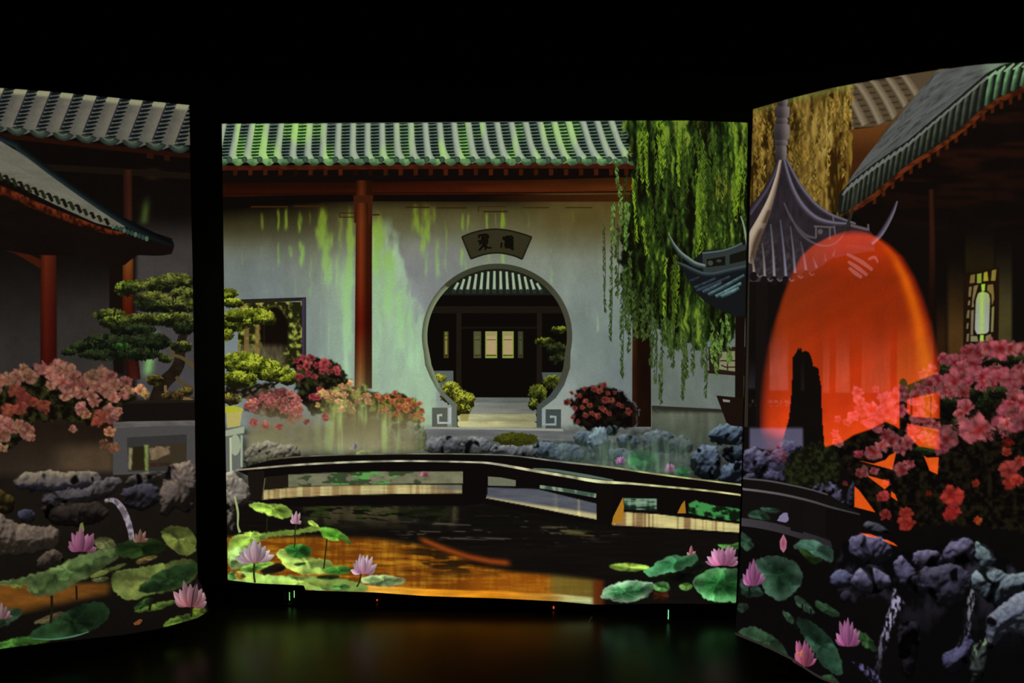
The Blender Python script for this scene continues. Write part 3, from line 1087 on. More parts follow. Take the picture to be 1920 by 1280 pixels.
one(SC, 'hall_lintel', gate, 6.4, 'poly', [(866, 612), (1007, 612), (1007, 616), (866, 616)], (22, 17, 12))
for (x0, x1, cp, cf) in [(832, 841, (126, 118, 58), (60, 62, 22)), (888, 902, (84, 84, 52), (70, 74, 40)), (910, 932, (172, 148, 104), (136, 150, 66)), (942, 963, (166, 146, 100), (136, 150, 66)), (971, 981, (66, 68, 44), (48, 52, 32))]:
    a = Acc()
    a.poly([(x0, 621), (x1, 621), (x1, 671), (x0, 671)], cf)
    w = a.emit(SC, 'lattice_window', gate, 6.6)
    one(SC, 'pane', w, 6.8, 'poly', [(x0 + 2.5, 630), (x1 - 2.5, 630), (x1 - 2.5, 664), (x0 + 2.5, 664)], cp)
    one(SC, 'pane', w, 6.8, 'poly', [(x0 + 2.5, 622.5), (x1 - 2.5, 622.5), (x1 - 2.5, 628.5), (x0 + 2.5, 628.5)], np.array(cp) * 0.9)
    one(SC, 'glazing_bar', w, 7.0, 'poly', [(x0 + 2.5, 636), (x1 - 2.5, 636), (x1 - 2.5, 637.5), (x0 + 2.5, 637.5)], np.array(cf) * 0.45)
    one(SC, 'glazing_bar', w, 7.0, 'poly', [(x0 + 1, 665), (x1 - 1, 665), (x1 - 1, 667), (x0 + 1, 667)], (70, 30, 16))
one(SC, 'hall_side_wall', gate, 6.6, 'poly', [(812, 695), (850, 695), (850, 730), (822, 722)], (86, 96, 92))
one(SC, 'hall_side_wall', gate, 6.6, 'poly', [(1016, 698), (1054, 698), (1050, 712), (1018, 712)], (72, 82, 80))
for k, (y0, y1, cc) in enumerate([(745, 755, (92, 98, 90)), (755, 765, (110, 114, 106)), (765, 776, (118, 120, 108)), (776, 790, (150, 148, 108)), (790, 801, (168, 164, 116))]):
    one(SC, 'stone_step', gate, 6.6 + k * 0.1, 'blob', [(858, y0), (930, y0), (1006, y0), (1006, y1), (930, y1), (858, y1)],
        lambda X, Y, T, cc=cc: np.array(cc, dtype=float) * (0.72 + 0.25 * ss(1010, 860, X) + 0.35 * fbm(X, Y, 30, 4, 3, 12))[..., None], rings=3, n=40)
yg = dict(c_top=(172, 178, 52), c_mid=(112, 114, 28), c_dark=(32, 31, 10))
gr2 = dict(c_top=(120, 128, 34), c_mid=(66, 74, 22), c_dark=(16, 18, 8))
sd = 100
for (cx, cy, w, h, kw) in [(825, 709, 24, 16, yg), (846, 730, 36, 30, yg), (868, 752, 44, 40, yg), (852, 742, 50, 34, yg), (866, 768, 34, 22, yg)]:
    sd += 1
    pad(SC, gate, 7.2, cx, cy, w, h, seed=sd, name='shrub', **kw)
for (cx, cy, w, h, kw) in [(1048, 618, 30, 14, gr2), (1022, 641, 36, 18, gr2), (1044, 655, 38, 26, dict(c_top=(70, 80, 30), c_mid=(38, 44, 18), c_dark=(12, 14, 8))), (1046, 674, 36, 18, dict(c_top=(52, 62, 26), c_mid=(30, 36, 16), c_dark=(12, 12, 8))),
                           (1036, 716, 34, 26, gr2), (1008, 738, 34, 36, gr2), (1000, 758, 20, 22, gr2)]:
    sd += 1
    pad(SC, gate, 7.4, cx, cy, w, h, seed=sd, name='shrub', **kw)
one(SC, 'planter', gate, 8, 'poly', [(862, 776), (880, 776), (877, 789), (864, 789)], (150, 142, 78))
# key-pattern scrolls at the foot of the gate
for (x0, y0, path, dark, lite) in [(810, 764, [(829, 778), (821.5, 778), (821.5, 792.5), (843.5, 792.5), (843.5, 764)], (84, 88, 76), (168, 176, 168)),
                                   (1023, 767, [(1031, 781), (1041.5, 781), (1041.5, 795.5), (1019.5, 795.5), (1019.5, 767)], (62, 70, 68), (138, 150, 152))]:
    a = Acc()
    a.poly([(x0, y0), (x0 + 29, y0), (x0 + 29, y0 + 36), (x0, y0 + 36)], dark)
    s = a.emit(SC, 'key_scroll', R, 9)
    one(SC, 'scroll_line', s, 9.5, 'strip', path, 5.0, lite, smooth=False)
one(SC, 'terrace_edge', R, 9.2, 'strip', [(794, 802), (900, 803), (1056, 806)], 4, (146, 148, 134), n=20)
one(SC, 'terrace_face', R, 9.0, 'blob', [(792, 803), (930, 804), (1060, 806), (1180, 812), (1180, 828), (930, 824), (790, 824)],
    lambda X, Y, T: np.array([96., 98., 98.]) * (0.7 + 0.6 * fbm(X, Y, 30, 7, 3, 17))[..., None], rings=4, n=80)

# ---- garden window in the wall
def win_fn(X, Y):
    f = fbm(X, Y, 7, 8, 3, 31)
    c = mixc((30, 30, 12), (150, 156, 60), ss(0.42, 0.72, f))
    inner = ss(30, 24, np.hypot((X - 514) / 1.0, (Y - 622) * 0.55))
    c = mixc_arr(c, (18, 12, 8), inner)
    low = ss(640, 655, Y) * ss(545, 520, X)
    c = mixc_arr(c, (92, 84, 58), low * 0.8 * (0.4 + fbm(X, Y, 6, 40, 2, 6)))
    bars = ss(0.55, 0.7, vnoise(X / 5.0, Y / 90.0, 12)) * ss(500, 480, X)
    c = mixc_arr(c, (126, 100, 52), bars * 0.8)
    return c, 1.0


acc = Acc()
acc.poly([(452, 561), (574, 557), (574, 676), (566, 676), (566, 564), (452, 569)], (36, 32, 24))
gw = acc.emit(SC, 'garden_window', R, 6.5, label='square garden window with foliage behind the pine')
patch(SC, 'window_view', gw, 6, (446, 566, 567, 690), 1.8, win_fn)
one(SC, 'window_frame', gw, 6.8, 'poly', [(566, 560), (572, 560), (571, 672), (567, 672)], (60, 46, 70))

# ---- pine pads that reach in from the left
pg = dict(c_top=(168, 180, 46), c_mid=(94, 104, 22), c_dark=(22, 23, 8))
acc = Acc()
acc.strip([(418, 738), (450, 742), (480, 738), (512, 722), (540, 705)], [10, 8, 6, 4, 3], (30, 26, 12), n=20)
pine = acc.emit(SC, 'pine_branch', R, 10, label='bright green pine branch pads at the screen edge')
for k, (cx, cy, w, h) in enumerate([(428, 551, 34, 22), (436, 568, 40, 18), (440, 606, 60, 30), (470, 592, 84, 30), (496, 600, 44, 22), (424, 628, 26, 24), (455, 680, 80, 44), (486, 692, 84, 44), (522, 702, 64, 30), (448, 712, 70, 34), (540, 712, 30, 22), (440, 592, 40, 26)]):
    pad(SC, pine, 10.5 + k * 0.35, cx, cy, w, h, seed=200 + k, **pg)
ppatch(SC, 'pine_twig', pine, 11, [(422, 722), (470, 722), (512, 716), (516, 726), (480, 742), (450, 748), (422, 744)],
       lambda X, Y, D: mixc((24, 20, 11), (86, 88, 78), ss(0.56, 0.70, fbm(X + Y, Y, 6, 5, 3, 7))), warp=3, wsc=7, soft=2, seed=8)
pad(SC, pine, 11, 434, 748, 36, 24, (150, 140, 50), (90, 80, 30), (28, 24, 10), 230)
acc = Acc()
acc.poly([(424, 766), (455, 764), (450, 798), (426, 802)], (176, 164, 88))
pot = acc.emit(SC, 'flower_pot', R, 11, label='yellow flower pot on a pale stand')
one(SC, 'pot_leaf', pot, 11.5, 'blob', [(422, 762), (438, 760), (462, 768), (440, 773), (422, 774)], (168, 170, 40), rings=2, n=16)
acc = Acc()
acc.poly([(422, 804), (458, 799), (458, 812), (454, 814), (455, 880), (450, 884), (432, 886), (424, 882)], (96, 100, 92))
st = acc.emit(SC, 'plant_stand', R, 10.8)
one(SC, 'stand_top', st, 11, 'poly', [(421, 807), (458, 799), (458, 811), (421, 818)], (150, 160, 132))
one(SC, 'stand_panel', st, 11, 'blob', ellipse(441, 834, 10, 20, 20), (150, 160, 132), rings=3, n=20)
one(SC, 'stand_leg', st, 11.2, 'strip', [(432, 820), (433, 885)], 4, (176, 186, 150))
one(SC, 'stand_leg', st, 11.2, 'strip', [(453, 816), (453, 875)], 4, (150, 160, 136))

# ---- azalea bushes behind the bridge
def bush(scr, parent_scr, lay, base_pts, c_leaf, c_dark, spots, c_out, c_in, seed, label, rr=(5, 8)):
    b = ppatch(scr, 'azalea_bush', parent_scr, lay, smooth_outline(base_pts), lambda X, Y, D: mixc(np.array(c_dark) * 0.7, np.array(c_leaf) * 1.25, ss(0.38, 0.74, fbm(X, Y, 8, 8, 4, seed))),
               step=2.0, warp=6.0, wsc=12, soft=2.0, seed=seed, label=label)
    rs = np.random.RandomState(seed)
    for k, s in enumerate(spots):
        x, y = s[0], s[1]
        r = s[2] if len(s) > 2 else rr[0] + rs.rand() * (rr[1] - rr[0])
        sh = 0.85 + 0.3 * rs.rand()
        co = np.array(s[3] if len(s) > 3 else c_out) * sh
        blossom(scr, b, lay + 0.5 + 0.1 * (k % 12), x, y, r, co, np.array(c_in) * sh, seed * 100 + k)
    return b


rs = np.random.RandomState(3)
bush(SC, R, 12, [(556, 672), (590, 668), (625, 676), (650, 700), (665, 730), (640, 770), (580, 780), (560, 740), (545, 700)], (40, 44, 20), (22, 16, 12),
     [(556, 676), (568, 672), (584, 669), (562, 688), (575, 684), (594, 684), (608, 678), (617, 684), (604, 696), (617, 696), (632, 694), (578, 700), (564, 706), (556, 706), (590, 706), (600, 730), (612, 738), (592, 745), (606, 690), (586, 744)],
     (150, 58, 60), (96, 22, 28), 11, 'red azalea bush in front of the wall', (6, 10))
bush(SC, R, 12.6, [(470, 735), (520, 728), (560, 740), (568, 775), (550, 790), (510, 780), (470, 775), (455, 760)], (86, 62, 44), (60, 44, 34),
     [(480, 752), (492, 745), (505, 742), (518, 738), (530, 735), (545, 738), (556, 748), (462, 760), (474, 764), (510, 755), (522, 752), (535, 750), (548, 760), (560, 765), (538, 770), (550, 780), (560, 780), (545, 790), (528, 765), (500, 757), (470, 755), (552, 770)],
     (158, 88, 80), (122, 56, 50), 12, 'pale pink azalea bush beside the pine', (7, 11))
bush(SC, R, 12.4, [(600, 735), (650, 720), (700, 728), (720, 750), (700, 790), (650, 800), (600, 780)], (112, 118, 52), (96, 84, 46),
     [(596, 742), (606, 735), (618, 742), (630, 738), (640, 726), (652, 722), (658, 718), (646, 740), (664, 735), (676, 745), (688, 742), (636, 752), (670, 752), (640, 768), (596, 760), (652, 758), (690, 752), (660, 770), (625, 750)],
     (184, 140, 92), (160, 106, 64), 13, 'apricot azalea bush veiled in mist', (6, 9))
bush(SC, R, 12.8, [(700, 742), (740, 730), (780, 748), (796, 775), (785, 795), (740, 800), (705, 790)], (104, 112, 34), (62, 54, 22),
     [(708, 742), (716, 748), (726, 744), (740, 738), (748, 745), (736, 752), (756, 750), (766, 752), (750, 762), (760, 768), (776, 760), (786, 756), (790, 770), (782, 778), (770, 780), (745, 775), (730, 778), (722, 766), (792, 785), (713, 772), (764, 760)],
     (182, 98, 60), (132, 56, 28), 14, 'orange azalea bush left of the gate', (5, 8))
bush(SC, R, 12, [(1072, 740), (1100, 722), (1140, 722), (1170, 740), (1196, 765), (1196, 800), (1140, 808), (1090, 806), (1070, 780)], (20, 15, 10), (14, 9, 8),
     [(1064, 754), (1072, 736), (1097, 728), (1088, 742), (1080, 742), (1115, 728), (1125, 732), (1132, 722), (1140, 738), (1152, 736), (1146, 750), (1134, 750), (1098, 752), (1092, 764), (1078, 765), (1110, 775), (1098, 778), (1122, 780), (1134, 770), (1142, 775), (1166, 762), (1160, 758), (1074, 782), (1084, 790), (1128, 765), (1178, 770), (1106, 760)],
     (120, 54, 44), (76, 24, 20), 15, 'dark red azalea bush right of the gate', (4.5, 7.5))
for (x, y, r) in [(476, 792, 9), (498, 796, 9), (522, 800, 8), (610, 782, 8), (574, 790, 7)]:
    blossom(SC, R, 19.4, x, y, r, (156, 92, 74), (140, 76, 60), int(x))

# ---- rocks behind the bridge
gk = dict(c_hi=(142, 146, 142), c_lo=(52, 56, 56))
bk = dict(c_hi=(112, 130, 140), c_lo=(30, 36, 42))
for k, (pts, kw) in enumerate([
    ([(456, 850), (470, 832), (500, 826), (530, 830), (560, 838), (565, 860), (500, 872), (458, 876)], dict(c_hi=(166, 158, 130), c_lo=(60, 58, 44))),
    ([(458, 872), (480, 852), (505, 842), (520, 858), (500, 878), (470, 884)], dict(c_hi=(120, 118, 90), c_lo=(34, 32, 26))),
    ([(720, 800), (745, 790), (780, 790), (798, 806), (800, 840), (770, 850), (735, 845), (718, 825)], dict(c_hi=(160, 168, 140), c_lo=(92, 98, 80))),
    ([(800, 822), (830, 816), (865, 820), (875, 840), (860, 854), (815, 854), (796, 845)], gk),
    ([(866, 826), (890, 818), (920, 822), (925, 850), (890, 856), (862, 852)], gk),
    ([(920, 836), (950, 830), (985, 834), (1010, 838), (1005, 858), (960, 858), (920, 852)], gk),
    ([(1000, 832), (1030, 826), (1048, 836), (1046, 860), (1020, 866), (998, 858)], bk),
    ([(1036, 836), (1070, 828), (1098, 836), (1100, 866), (1060, 872), (1038, 862)], bk),
    ([(1070, 812), (1100, 806), (1130, 816), (1120, 840), (1080, 838)], bk),
    ([(1105, 812), (1120, 800), (1140, 802), (1146, 830), (1138, 862), (1110, 864), (1100, 840)], dict(c_hi=(150, 176, 180), c_lo=(44, 52, 56))),
    ([(1136, 800), (1150, 794), (1160, 800), (1156, 816), (1140, 818)], dict(c_hi=(84, 104, 100), c_lo=(16, 20, 20))),
    ([(1150, 818), (1180, 812), (1200, 822), (1196, 842), (1160, 842)], bk),
    ([(1140, 842), (1176, 836), (1196, 850), (1180, 872), (1145, 870)], bk),
    ([(1206, 818), (1222, 804), (1240, 806), (1262, 812), (1272, 830), (1262, 848), (1220, 852), (1205, 840)], dict(c_hi=(112, 126, 128), c_lo=(40, 46, 48))),
    ([(1250, 822), (1280, 812), (1300, 830), (1296, 852), (1262, 850)], dict(c_hi=(104, 118, 112), c_lo=(48, 56, 52))),
    ([(1326, 812), (1345, 798), (1370, 794), (1398, 796), (1398, 832), (1360, 836), (1335, 832)], dict(c_hi=(120, 144, 160), c_lo=(22, 28, 34))),
    ([(1296, 856), (1310, 836), (1332, 832), (1350, 842), (1354, 880), (1345, 902), (1310, 896), (1294, 880)], dict(c_hi=(112, 130, 148), c_lo=(18, 24, 30))),
    ([(1350, 838), (1398, 834), (1398, 866), (1360, 868)], dict(c_hi=(76, 92, 106), c_lo=(18, 22, 28))),
    ([(1344, 896), (1362, 866), (1385, 860), (1398, 862), (1396, 910), (1350, 906)], dict(c_hi=(108, 128, 146), c_lo=(18, 24, 32))),
]):
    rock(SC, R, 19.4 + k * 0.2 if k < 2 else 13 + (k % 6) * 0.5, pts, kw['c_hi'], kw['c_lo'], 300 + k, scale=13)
pad(SC, R, 16.2, 968, 823, 80, 26, (86, 88, 22), (62, 64, 14), (40, 42, 12), 401, name='moss_clump')
one(SC, 'low_wall', R, 11, 'blob', [(1222, 762), (1300, 764), (1380, 768), (1380, 832), (1300, 834), (1222, 830)],
    lambda X, Y, T: ramp(Y, [(760, (60, 62, 46)), (770, (44, 46, 36)), (776, (88, 94, 78)), (832, (62, 70, 58))]) * (0.7 + 0.6 * fbm(X, Y, 9, 60, 3, 23))[..., None], rings=10, n=80)
one(SC, 'wall_coping', R, 11.5, 'strip', [(1222, 763), (1300, 767), (1380, 771)], 6, (40, 40, 32), n=10)
leaf(SC, R, 17, [(1176, 852), (1200, 842), (1230, 846), (1240, 866), (1225, 884), (1195, 886), (1180, 872)], (40, 120, 56), (70, 140, 80), seed=3)
leaf(SC, R, 17.3, [(1190, 870), (1214, 862), (1232, 872), (1218, 888), (1196, 886)], (30, 88, 44), (46, 108, 60), seed=4)
leaf(SC, R, 17.3, [(1264, 880), (1284, 872), (1296, 884), (1290, 898), (1268, 894)], (30, 92, 46), (40, 104, 60), seed=5)
leaf(SC, R, 17, [(668, 846), (690, 840), (704, 850), (690, 858), (668, 856)], (140, 176, 80), (160, 190, 110), seed=6)
lotus(SC, R, 18, 1164, 868, 24, 14, (186, 132, 176), (150, 84, 140), 21)
lotus(SC, R, 18, 1256, 884, 22, 18, (206, 160, 186), (150, 90, 130), 22)
lotus(SC, R, 18, 665, 842, 24, 14, (196, 180, 190), (150, 130, 140), 23)
# veil of mist over the left bank
patch(SC, 'mist_veil', R, 19, (452, 730, 812, 856), 2.4,
      lambda X, Y: (mixc(mixc((112, 102, 66), (140, 136, 100), ss(770, 850, Y)), (158, 176, 106), ss(0.42, 0.72, fbm(X, Y, 9, 120, 3, 41)) * ss(560, 650, X)) * (0.92 + 0.16 * fbm(X, Y, 20, 30, 3, 42))[..., None],
                    0.86 * ss(748, 806, Y) * ss(455, 476, X) * ss(812, 760, X) * ss(860, 835, Y) * (0.7 + 0.5 * fbm(X, Y, 60, 40, 3, 43)) +
                    0.35 * ss(735, 780, Y) * ss(600, 640, X) * ss(740, 700, X) * ss(860, 820, Y)), label='pale mist drifting over the bank')

patch(SC, 'mist_veil', R, 19, (1000, 800, 1310, 896), 2.6,
      lambda X, Y: (mixc((70, 88, 80), (112, 140, 116), ss(0.45, 0.7, fbm(X, Y, 9, 100, 3, 46))), 0.42 * ss(1000, 1080, X) * ss(1310, 1270, X) * ss(800, 850, Y) * ss(900, 880, Y) * (0.4 + 1.0 * fbm(X, Y, 30, 60, 3, 47))))

# ---- footbridge
acc = Acc()
acc.poly([(442, 881), (500, 864), (560, 857), (650, 853), (780, 851), (880, 852), (960, 855), (1050, 865), (1140, 875), (1235, 889), (1392, 909), (1392, 1004), (1250, 992), (1150, 988), (1118, 982), (1000, 962), (905, 944), (868, 948), (700, 946), (560, 949), (465, 938), (466, 892)], (14, 10, 9))
bridge = acc.emit(SC, 'footbridge', R, 20, label='low dark zigzag footbridge crossing the pond')


def plank_fn(c1, c2, seed):
    return lambda X, Y, D: mixc(c1, c2, ss(0.35, 0.62, 0.6 * vnoise(X / 11.0, Y / 200.0, seed) + 0.4 * vnoise(X / 3.6, Y / 200.0, seed + 1))) * (0.85 + 0.3 * fbm(X, Y, 30, 3, 3, seed))[..., None]


ppatch(SC, 'bridge_opening', bridge, 21, [(541, 890), (600, 887), (700, 884), (868, 884), (868, 906), (700, 907), (600, 910), (541, 913)],
       lambda X, Y, D: mixc_arr(mixc_arr(mixc((92, 94, 70), (132, 130, 100), fbm(X, Y, 14, 8, 3, 61)), (84, 156, 70), 0.9 * ss(0.46, 0.54, fbm(X, Y, 18, 16, 2, 62)) * ss(610, 640, X) * ss(760, 745, X)), (44, 54, 34), 0.8 * ss(0.54, 0.60, fbm(X, Y, 16, 7, 2, 64)) * ss(550, 570, X) * ss(810, 780, X)), soft=0.8)
lotus(SC, bridge, 21.3, 795, 892, 22, 9, (190, 130, 130), (150, 84, 90), 24)
one(SC, 'bridge_opening', bridge, 21, 'poly', [(497, 894), (540, 890), (540, 913), (497, 917)], (30, 24, 17))
ppatch(SC, 'bridge_deck', bridge, 21.5, [(494, 919), (560, 913), (650, 910), (760, 909), (866, 909), (866, 924), (760, 925), (650, 927), (560, 931), (490, 936)],
    lambda X, Y, D: mixc_arr(plank_fn((150, 124, 78), (188, 176, 116), 71)(X, Y, D), (88, 88, 84), 0.8 * ss(790, 850, X) * ss(925, 915, Y)), soft=0.8)
one(SC, 'bridge_opening', bridge, 21, 'poly', [(915, 893), (940, 895), (967, 900), (967, 911), (915, 910)], (104, 108, 86))
ppatch(SC, 'bridge_deck', bridge, 21.5, [(914, 914), (960, 915), (1008, 917), (1060, 930), (1118, 944), (1118, 973), (1060, 962), (980, 946), (900, 931), (914, 927)],
    lambda X, Y, T: mixc_arr(mixc((66, 68, 78), (96, 98, 106), fbm(X, Y, 40, 5, 3, 63)), (196, 184, 128), ss(6, -2, interp(X, [(900, 929), (980, 941), (1060, 953), (1118, 962)]) - Y + 3) * 0.9 + 0.35 * ss(0.55, 0.75, vnoise(X / 7.0, Y / 200, 64)) * ss(1030, 1060, X)), soft=0.8)
one(SC, 'bridge_opening', bridge, 21.6, 'strip', [(1012, 912), (1060, 919), (1118, 929)], [6, 7, 8], lambda X, Y, T, U: mixc((60, 84, 70), (130, 150, 120), ss(0.5, 0.7, vnoise(X / 6.0, Y / 50, 65))), n=40)
ppatch(SC, 'bridge_opening', bridge, 21, [(1170, 934), (1231, 935), (1231, 956), (1170, 955)], lambda X, Y, T: mixc((20, 34, 26), (120, 150, 122), ss(0.45, 0.7, fbm(X, Y, 40, 4, 2, 66) * 0.7 + 0.3 * vnoise(X / 5.0, Y / 90, 67))), soft=0.8, step=1.4)
ppatch(SC, 'bridge_deck', bridge, 21.5, [(1147, 981), (1170, 960), (1231, 964), (1300, 972), (1392, 983), (1392, 998), (1300, 992), (1230, 988), (1147, 984)],
       plank_fn((140, 110, 70), (200, 188, 122), 72), soft=0.8)
one(SC, 'gold_gusset', bridge, 22, 'poly', [(1147, 982), (1150, 968), (1168, 932), (1170, 950), (1168, 976)], (168, 114, 28))
one(SC, 'gold_gusset', bridge, 22, 'poly', [(1270, 962), (1278, 945), (1284, 938), (1286, 962)], (160, 108, 26))
ppatch(SC, 'bridge_opening', bridge, 21.7, [(1292, 946), (1304, 938), (1320, 944), (1340, 946), (1360, 950), (1390, 954), (1390, 976), (1350, 972), (1292, 962)],
    lambda X, Y, T: mixc((14, 26, 14), (60, 138, 68), ss(0.36, 0.56, fbm(X, Y, 13, 9, 3, 68))), soft=0.9, warp=2)
one(SC, 'bridge_post', bridge, 22.2, 'poly', [(464, 884), (496, 882), (494, 936), (468, 938)], (25, 19, 15))
one(SC, 'post_edge', bridge, 22.4, 'strip', [(497, 896), (492, 934)], 2, (94, 84, 62))
one(SC, 'bridge_post', bridge, 22.2, 'poly', [(868, 872), (914, 872), (912, 932), (900, 944), (868, 948)], (13, 9, 8))
one(SC, 'bridge_post', bridge, 22.2, 'poly', [(1119, 906), (1148, 908), (1147, 986), (1119, 982)], (15, 11, 9))
one(SC, 'bridge_post', bridge, 22.2, 'poly', [(1232, 914), (1268, 918), (1268, 962), (1232, 960)], (13, 10, 8))
one(SC, 'handrail', bridge, 22.5, 'strip', [(442, 881), (500, 876), (560, 871), (660, 866), (760, 864), (880, 866), (925, 869), (1000, 882), (1060, 892), (1120, 902), (1180, 906), (1235, 911), (1320, 919), (1392, 928)], [3, 3.4, 3.6, 3.6, 3.2, 3, 4, 5, 5, 6, 4, 3.6, 3.4, 3.4],
    lambda X, Y, T, U: ramp(X, [(442, (140, 124, 104)), (600, (176, 176, 142)), (900, (160, 158, 134)), (1000, (186, 176, 138)), (1120, (176, 178, 130)), (1392, (170, 166, 110))]) * (0.6 + 0.7 * vnoise(X / 12.0, Y * 0, 73))[..., None], n=120)
one(SC, 'handrail', bridge, 22.5, 'strip', [(500, 861), (560, 856), (650, 852), (780, 850.5), (880, 851), (960, 854), (1050, 865), (1140, 875), (1235, 889), (1392, 909)], [2, 2, 2, 2, 2, 2, 3, 3.4, 3, 2.8],
    lambda X, Y, T, U: ramp(X, [(500, (90, 84, 60)), (800, (112, 112, 90)), (1050, (120, 124, 110)), (1235, (176, 178, 110)), (1392, (150, 146, 104))]) * (0.7 + 0.5 * vnoise(X / 14.0, Y * 0, 74))[..., None], n=100)
one(SC, 'bridge_glint', bridge, 22.6, 'strip', [(1000, 878), (1040, 882), (1100, 892), (1150, 900)], [2, 5, 6, 2], (84, 104, 92), n=30)

# ---- waterside rock and lotus, left corner of the pond
rock(SC, R, 23, [(418, 884), (440, 878), (446, 892), (462, 905), (470, 918), (462, 940), (450, 950), (440, 975), (444, 998), (426, 1002)], (196, 188, 160), (44, 36, 30), 350, scale=16)
one(SC, 'waterfall', R, 24, 'strip', [(440, 930), (446, 960), (446, 985), (450, 998)], [4, 4, 3, 5], (150, 164, 110), n=16)
YG = ((150, 196, 58), (178, 218, 84))
BG = ((92, 156, 44), (150, 198, 76))
leaf(SC, R, 24, [(464, 944), (480, 941), (500, 946), (522, 943), (540, 950), (549, 958), (544, 970), (520, 971), (500, 964), (478, 956)], *YG, seed=11)
leaf(SC, R, 24, [(426, 1012), (450, 1000), (476, 996), (492, 1002), (500, 998), (560, 992), (598, 986), (600, 994), (560, 1001), (500, 1006), (478, 1022), (450, 1056), (428, 1068)], *YG, center=(470, 1006), seed=12)
leaf(SC, R, 24.6, [(574, 976), (586, 975), (600, 988), (602, 996), (588, 990)], *YG, seed=13)
leaf(SC, R, 24.8, [(598, 992), (610, 987), (632, 991), (646, 1002), (656, 1012), (661, 1022), (652, 1018), (640, 1012), (626, 1015), (612, 1010), (602, 1002)], (70, 150, 30), (124, 190, 60), seed=14)
leaf(SC, R, 24.2, [(430, 1030), (460, 1022), (480, 1040), (470, 1060), (440, 1068), (428, 1062)], (150, 196, 90), (168, 206, 116), seed=15)
leaf(SC, R, 24.4, [(516, 1034), (536, 1026), (560, 1040), (590, 1046), (622, 1050), (626, 1068), (596, 1078), (556, 1076), (532, 1060)], (168, 204, 96), (186, 216, 90), seed=16)
leaf(SC, R, 24.9, [(530, 1026), (552, 1018), (584, 1024), (586, 1040), (562, 1047), (540, 1042)], (40, 104, 34), (66, 136, 48), seed=17)
leaf(SC, R, 24.7, [(446, 1068), (462, 1058), (500, 1052), (520, 1054), (500, 1064), (470, 1074)], *BG, seed=18)
leaf(SC, R, 25.0, [(482, 1072), (505, 1060), (524, 1054), (538, 1064), (528, 1072), (500, 1078)], (26, 18, 14), (34, 30, 16), seed=19)
leaf(SC, R, 24.8, [(600, 1070), (622, 1062), (648, 1060), (664, 1068), (650, 1075), (620, 1078)], (60, 130, 40), (80, 150, 50), seed=20)
leaf(SC, R, 24.9, [(548, 1056), (572, 1053), (574, 1058), (556, 1062)], (50, 70, 26), (60, 80, 30), seed=20)
leaf(SC, R, 24.1, [(427, 1072), (470, 1070), (500, 1080), (560, 1078), (640, 1084), (690, 1096), (690, 1110), (600, 1108), (573, 1104), (480, 1094), (427, 1090)], (186, 216, 84), (150, 194, 92), center=(560, 1090), seed=21, veins=30)
leaf(SC, R, 25, [(590, 1080), (610, 1076), (640, 1078), (634, 1086), (600, 1087)], (40, 50, 20), (60, 76, 30), seed=22)
leaf(SC, R, 25, [(620, 1096), (650, 1094), (660, 1102), (636, 1106), (618, 1102)], (90, 150, 60), (100, 160, 70), seed=22)
leaf(SC, R, 24.6, [(674, 1086), (690, 1079), (720, 1077), (750, 1081), (763, 1088), (750, 1097), (720, 1100), (690, 1097)], (120, 146, 84), (176, 200, 130), seed=23, veins=24)
leaf(SC, R, 24.6, [(427, 1074), (440, 1070), (456, 1078), (440, 1088), (427, 1086)], (60, 120, 50), (76, 136, 60), seed=24)
leaf(SC, R, 24.8, [(440, 1074), (452, 1072), (464, 1080), (452, 1088), (440, 1084)], (150, 120, 40), (170, 130, 50), seed=25)
for (pts, w) in [([(556, 980), (553, 1000), (553, 1018), (551, 1026)], 2.6), ([(613, 1010), (610, 1040), (607, 1066)], 3), ([(677, 1076), (674, 1090), (669, 1100)], 3.2), ([(477, 1056), (476, 1075), (478, 1092)], 4), ([(501, 970), (500, 1000)], 1.5)]:
    one(SC, 'lotus_stem', R, 25.4, 'strip', pts, w, (36, 42, 14), n=10)
lotus(SC, R, 26, 478, 1054, 74, 44, (228, 212, 212), (190, 136, 154), 31, label='pale open lotus flower over bright leaves')
lotus(SC, R, 26, 555, 982, 24, 30, (214, 176, 186), (190, 130, 150), 32, n_pet=5)
lotus(SC, R, 26, 682, 1076, 54, 40, (222, 200, 208), (200, 126, 156), 33, label='pale pink lotus flower above the veined pad')
# right corner
leaf(SC, R, 24, [(1138, 1060), (1160, 1055), (1190, 1056), (1218, 1061), (1218, 1068), (1190, 1071), (1155, 1069)], (170, 206, 76), (150, 192, 66), seed=26)
leaf(SC, R, 24.3, [(1204, 1070), (1222, 1062), (1240, 1048), (1262, 1040), (1280, 1043), (1298, 1035), (1306, 1040), (1310, 1052), (1290, 1062), (1270, 1070), (1240, 1076), (1216, 1082)], (40, 112, 62), (84, 156, 100), seed=27)
leaf(SC, R, 24.6, [(1124, 1122), (1134, 1104), (1150, 1094), (1180, 1089), (1224, 1090), (1226, 1106), (1210, 1118), (1188, 1130), (1160, 1128), (1140, 1122)], (56, 130, 70), (150, 196, 150), seed=28, veins=14)
leaf(SC, R, 24.4, [(1224, 1092), (1254, 1090), (1256, 1106), (1240, 1110), (1226, 1104)], (80, 150, 70), (96, 160, 80), seed=29)
leaf(SC, R, 24.4, [(1270, 1096), (1296, 1092), (1300, 1102), (1280, 1108)], (110, 150, 60), (96, 150, 70), seed=29)
leaf(SC, R, 24.8, [(1298, 1090), (1312, 1076), (1336, 1064), (1366, 1066), (1396, 1064), (1396, 1128), (1350, 1130), (1322, 1122), (1304, 1108)], (40, 120, 50), (96, 170, 100), center=(1345, 1092), seed=30, veins=16, shade=lambda X, Y: 0.85 + 0.5 * ss(1106, 1122, Y))
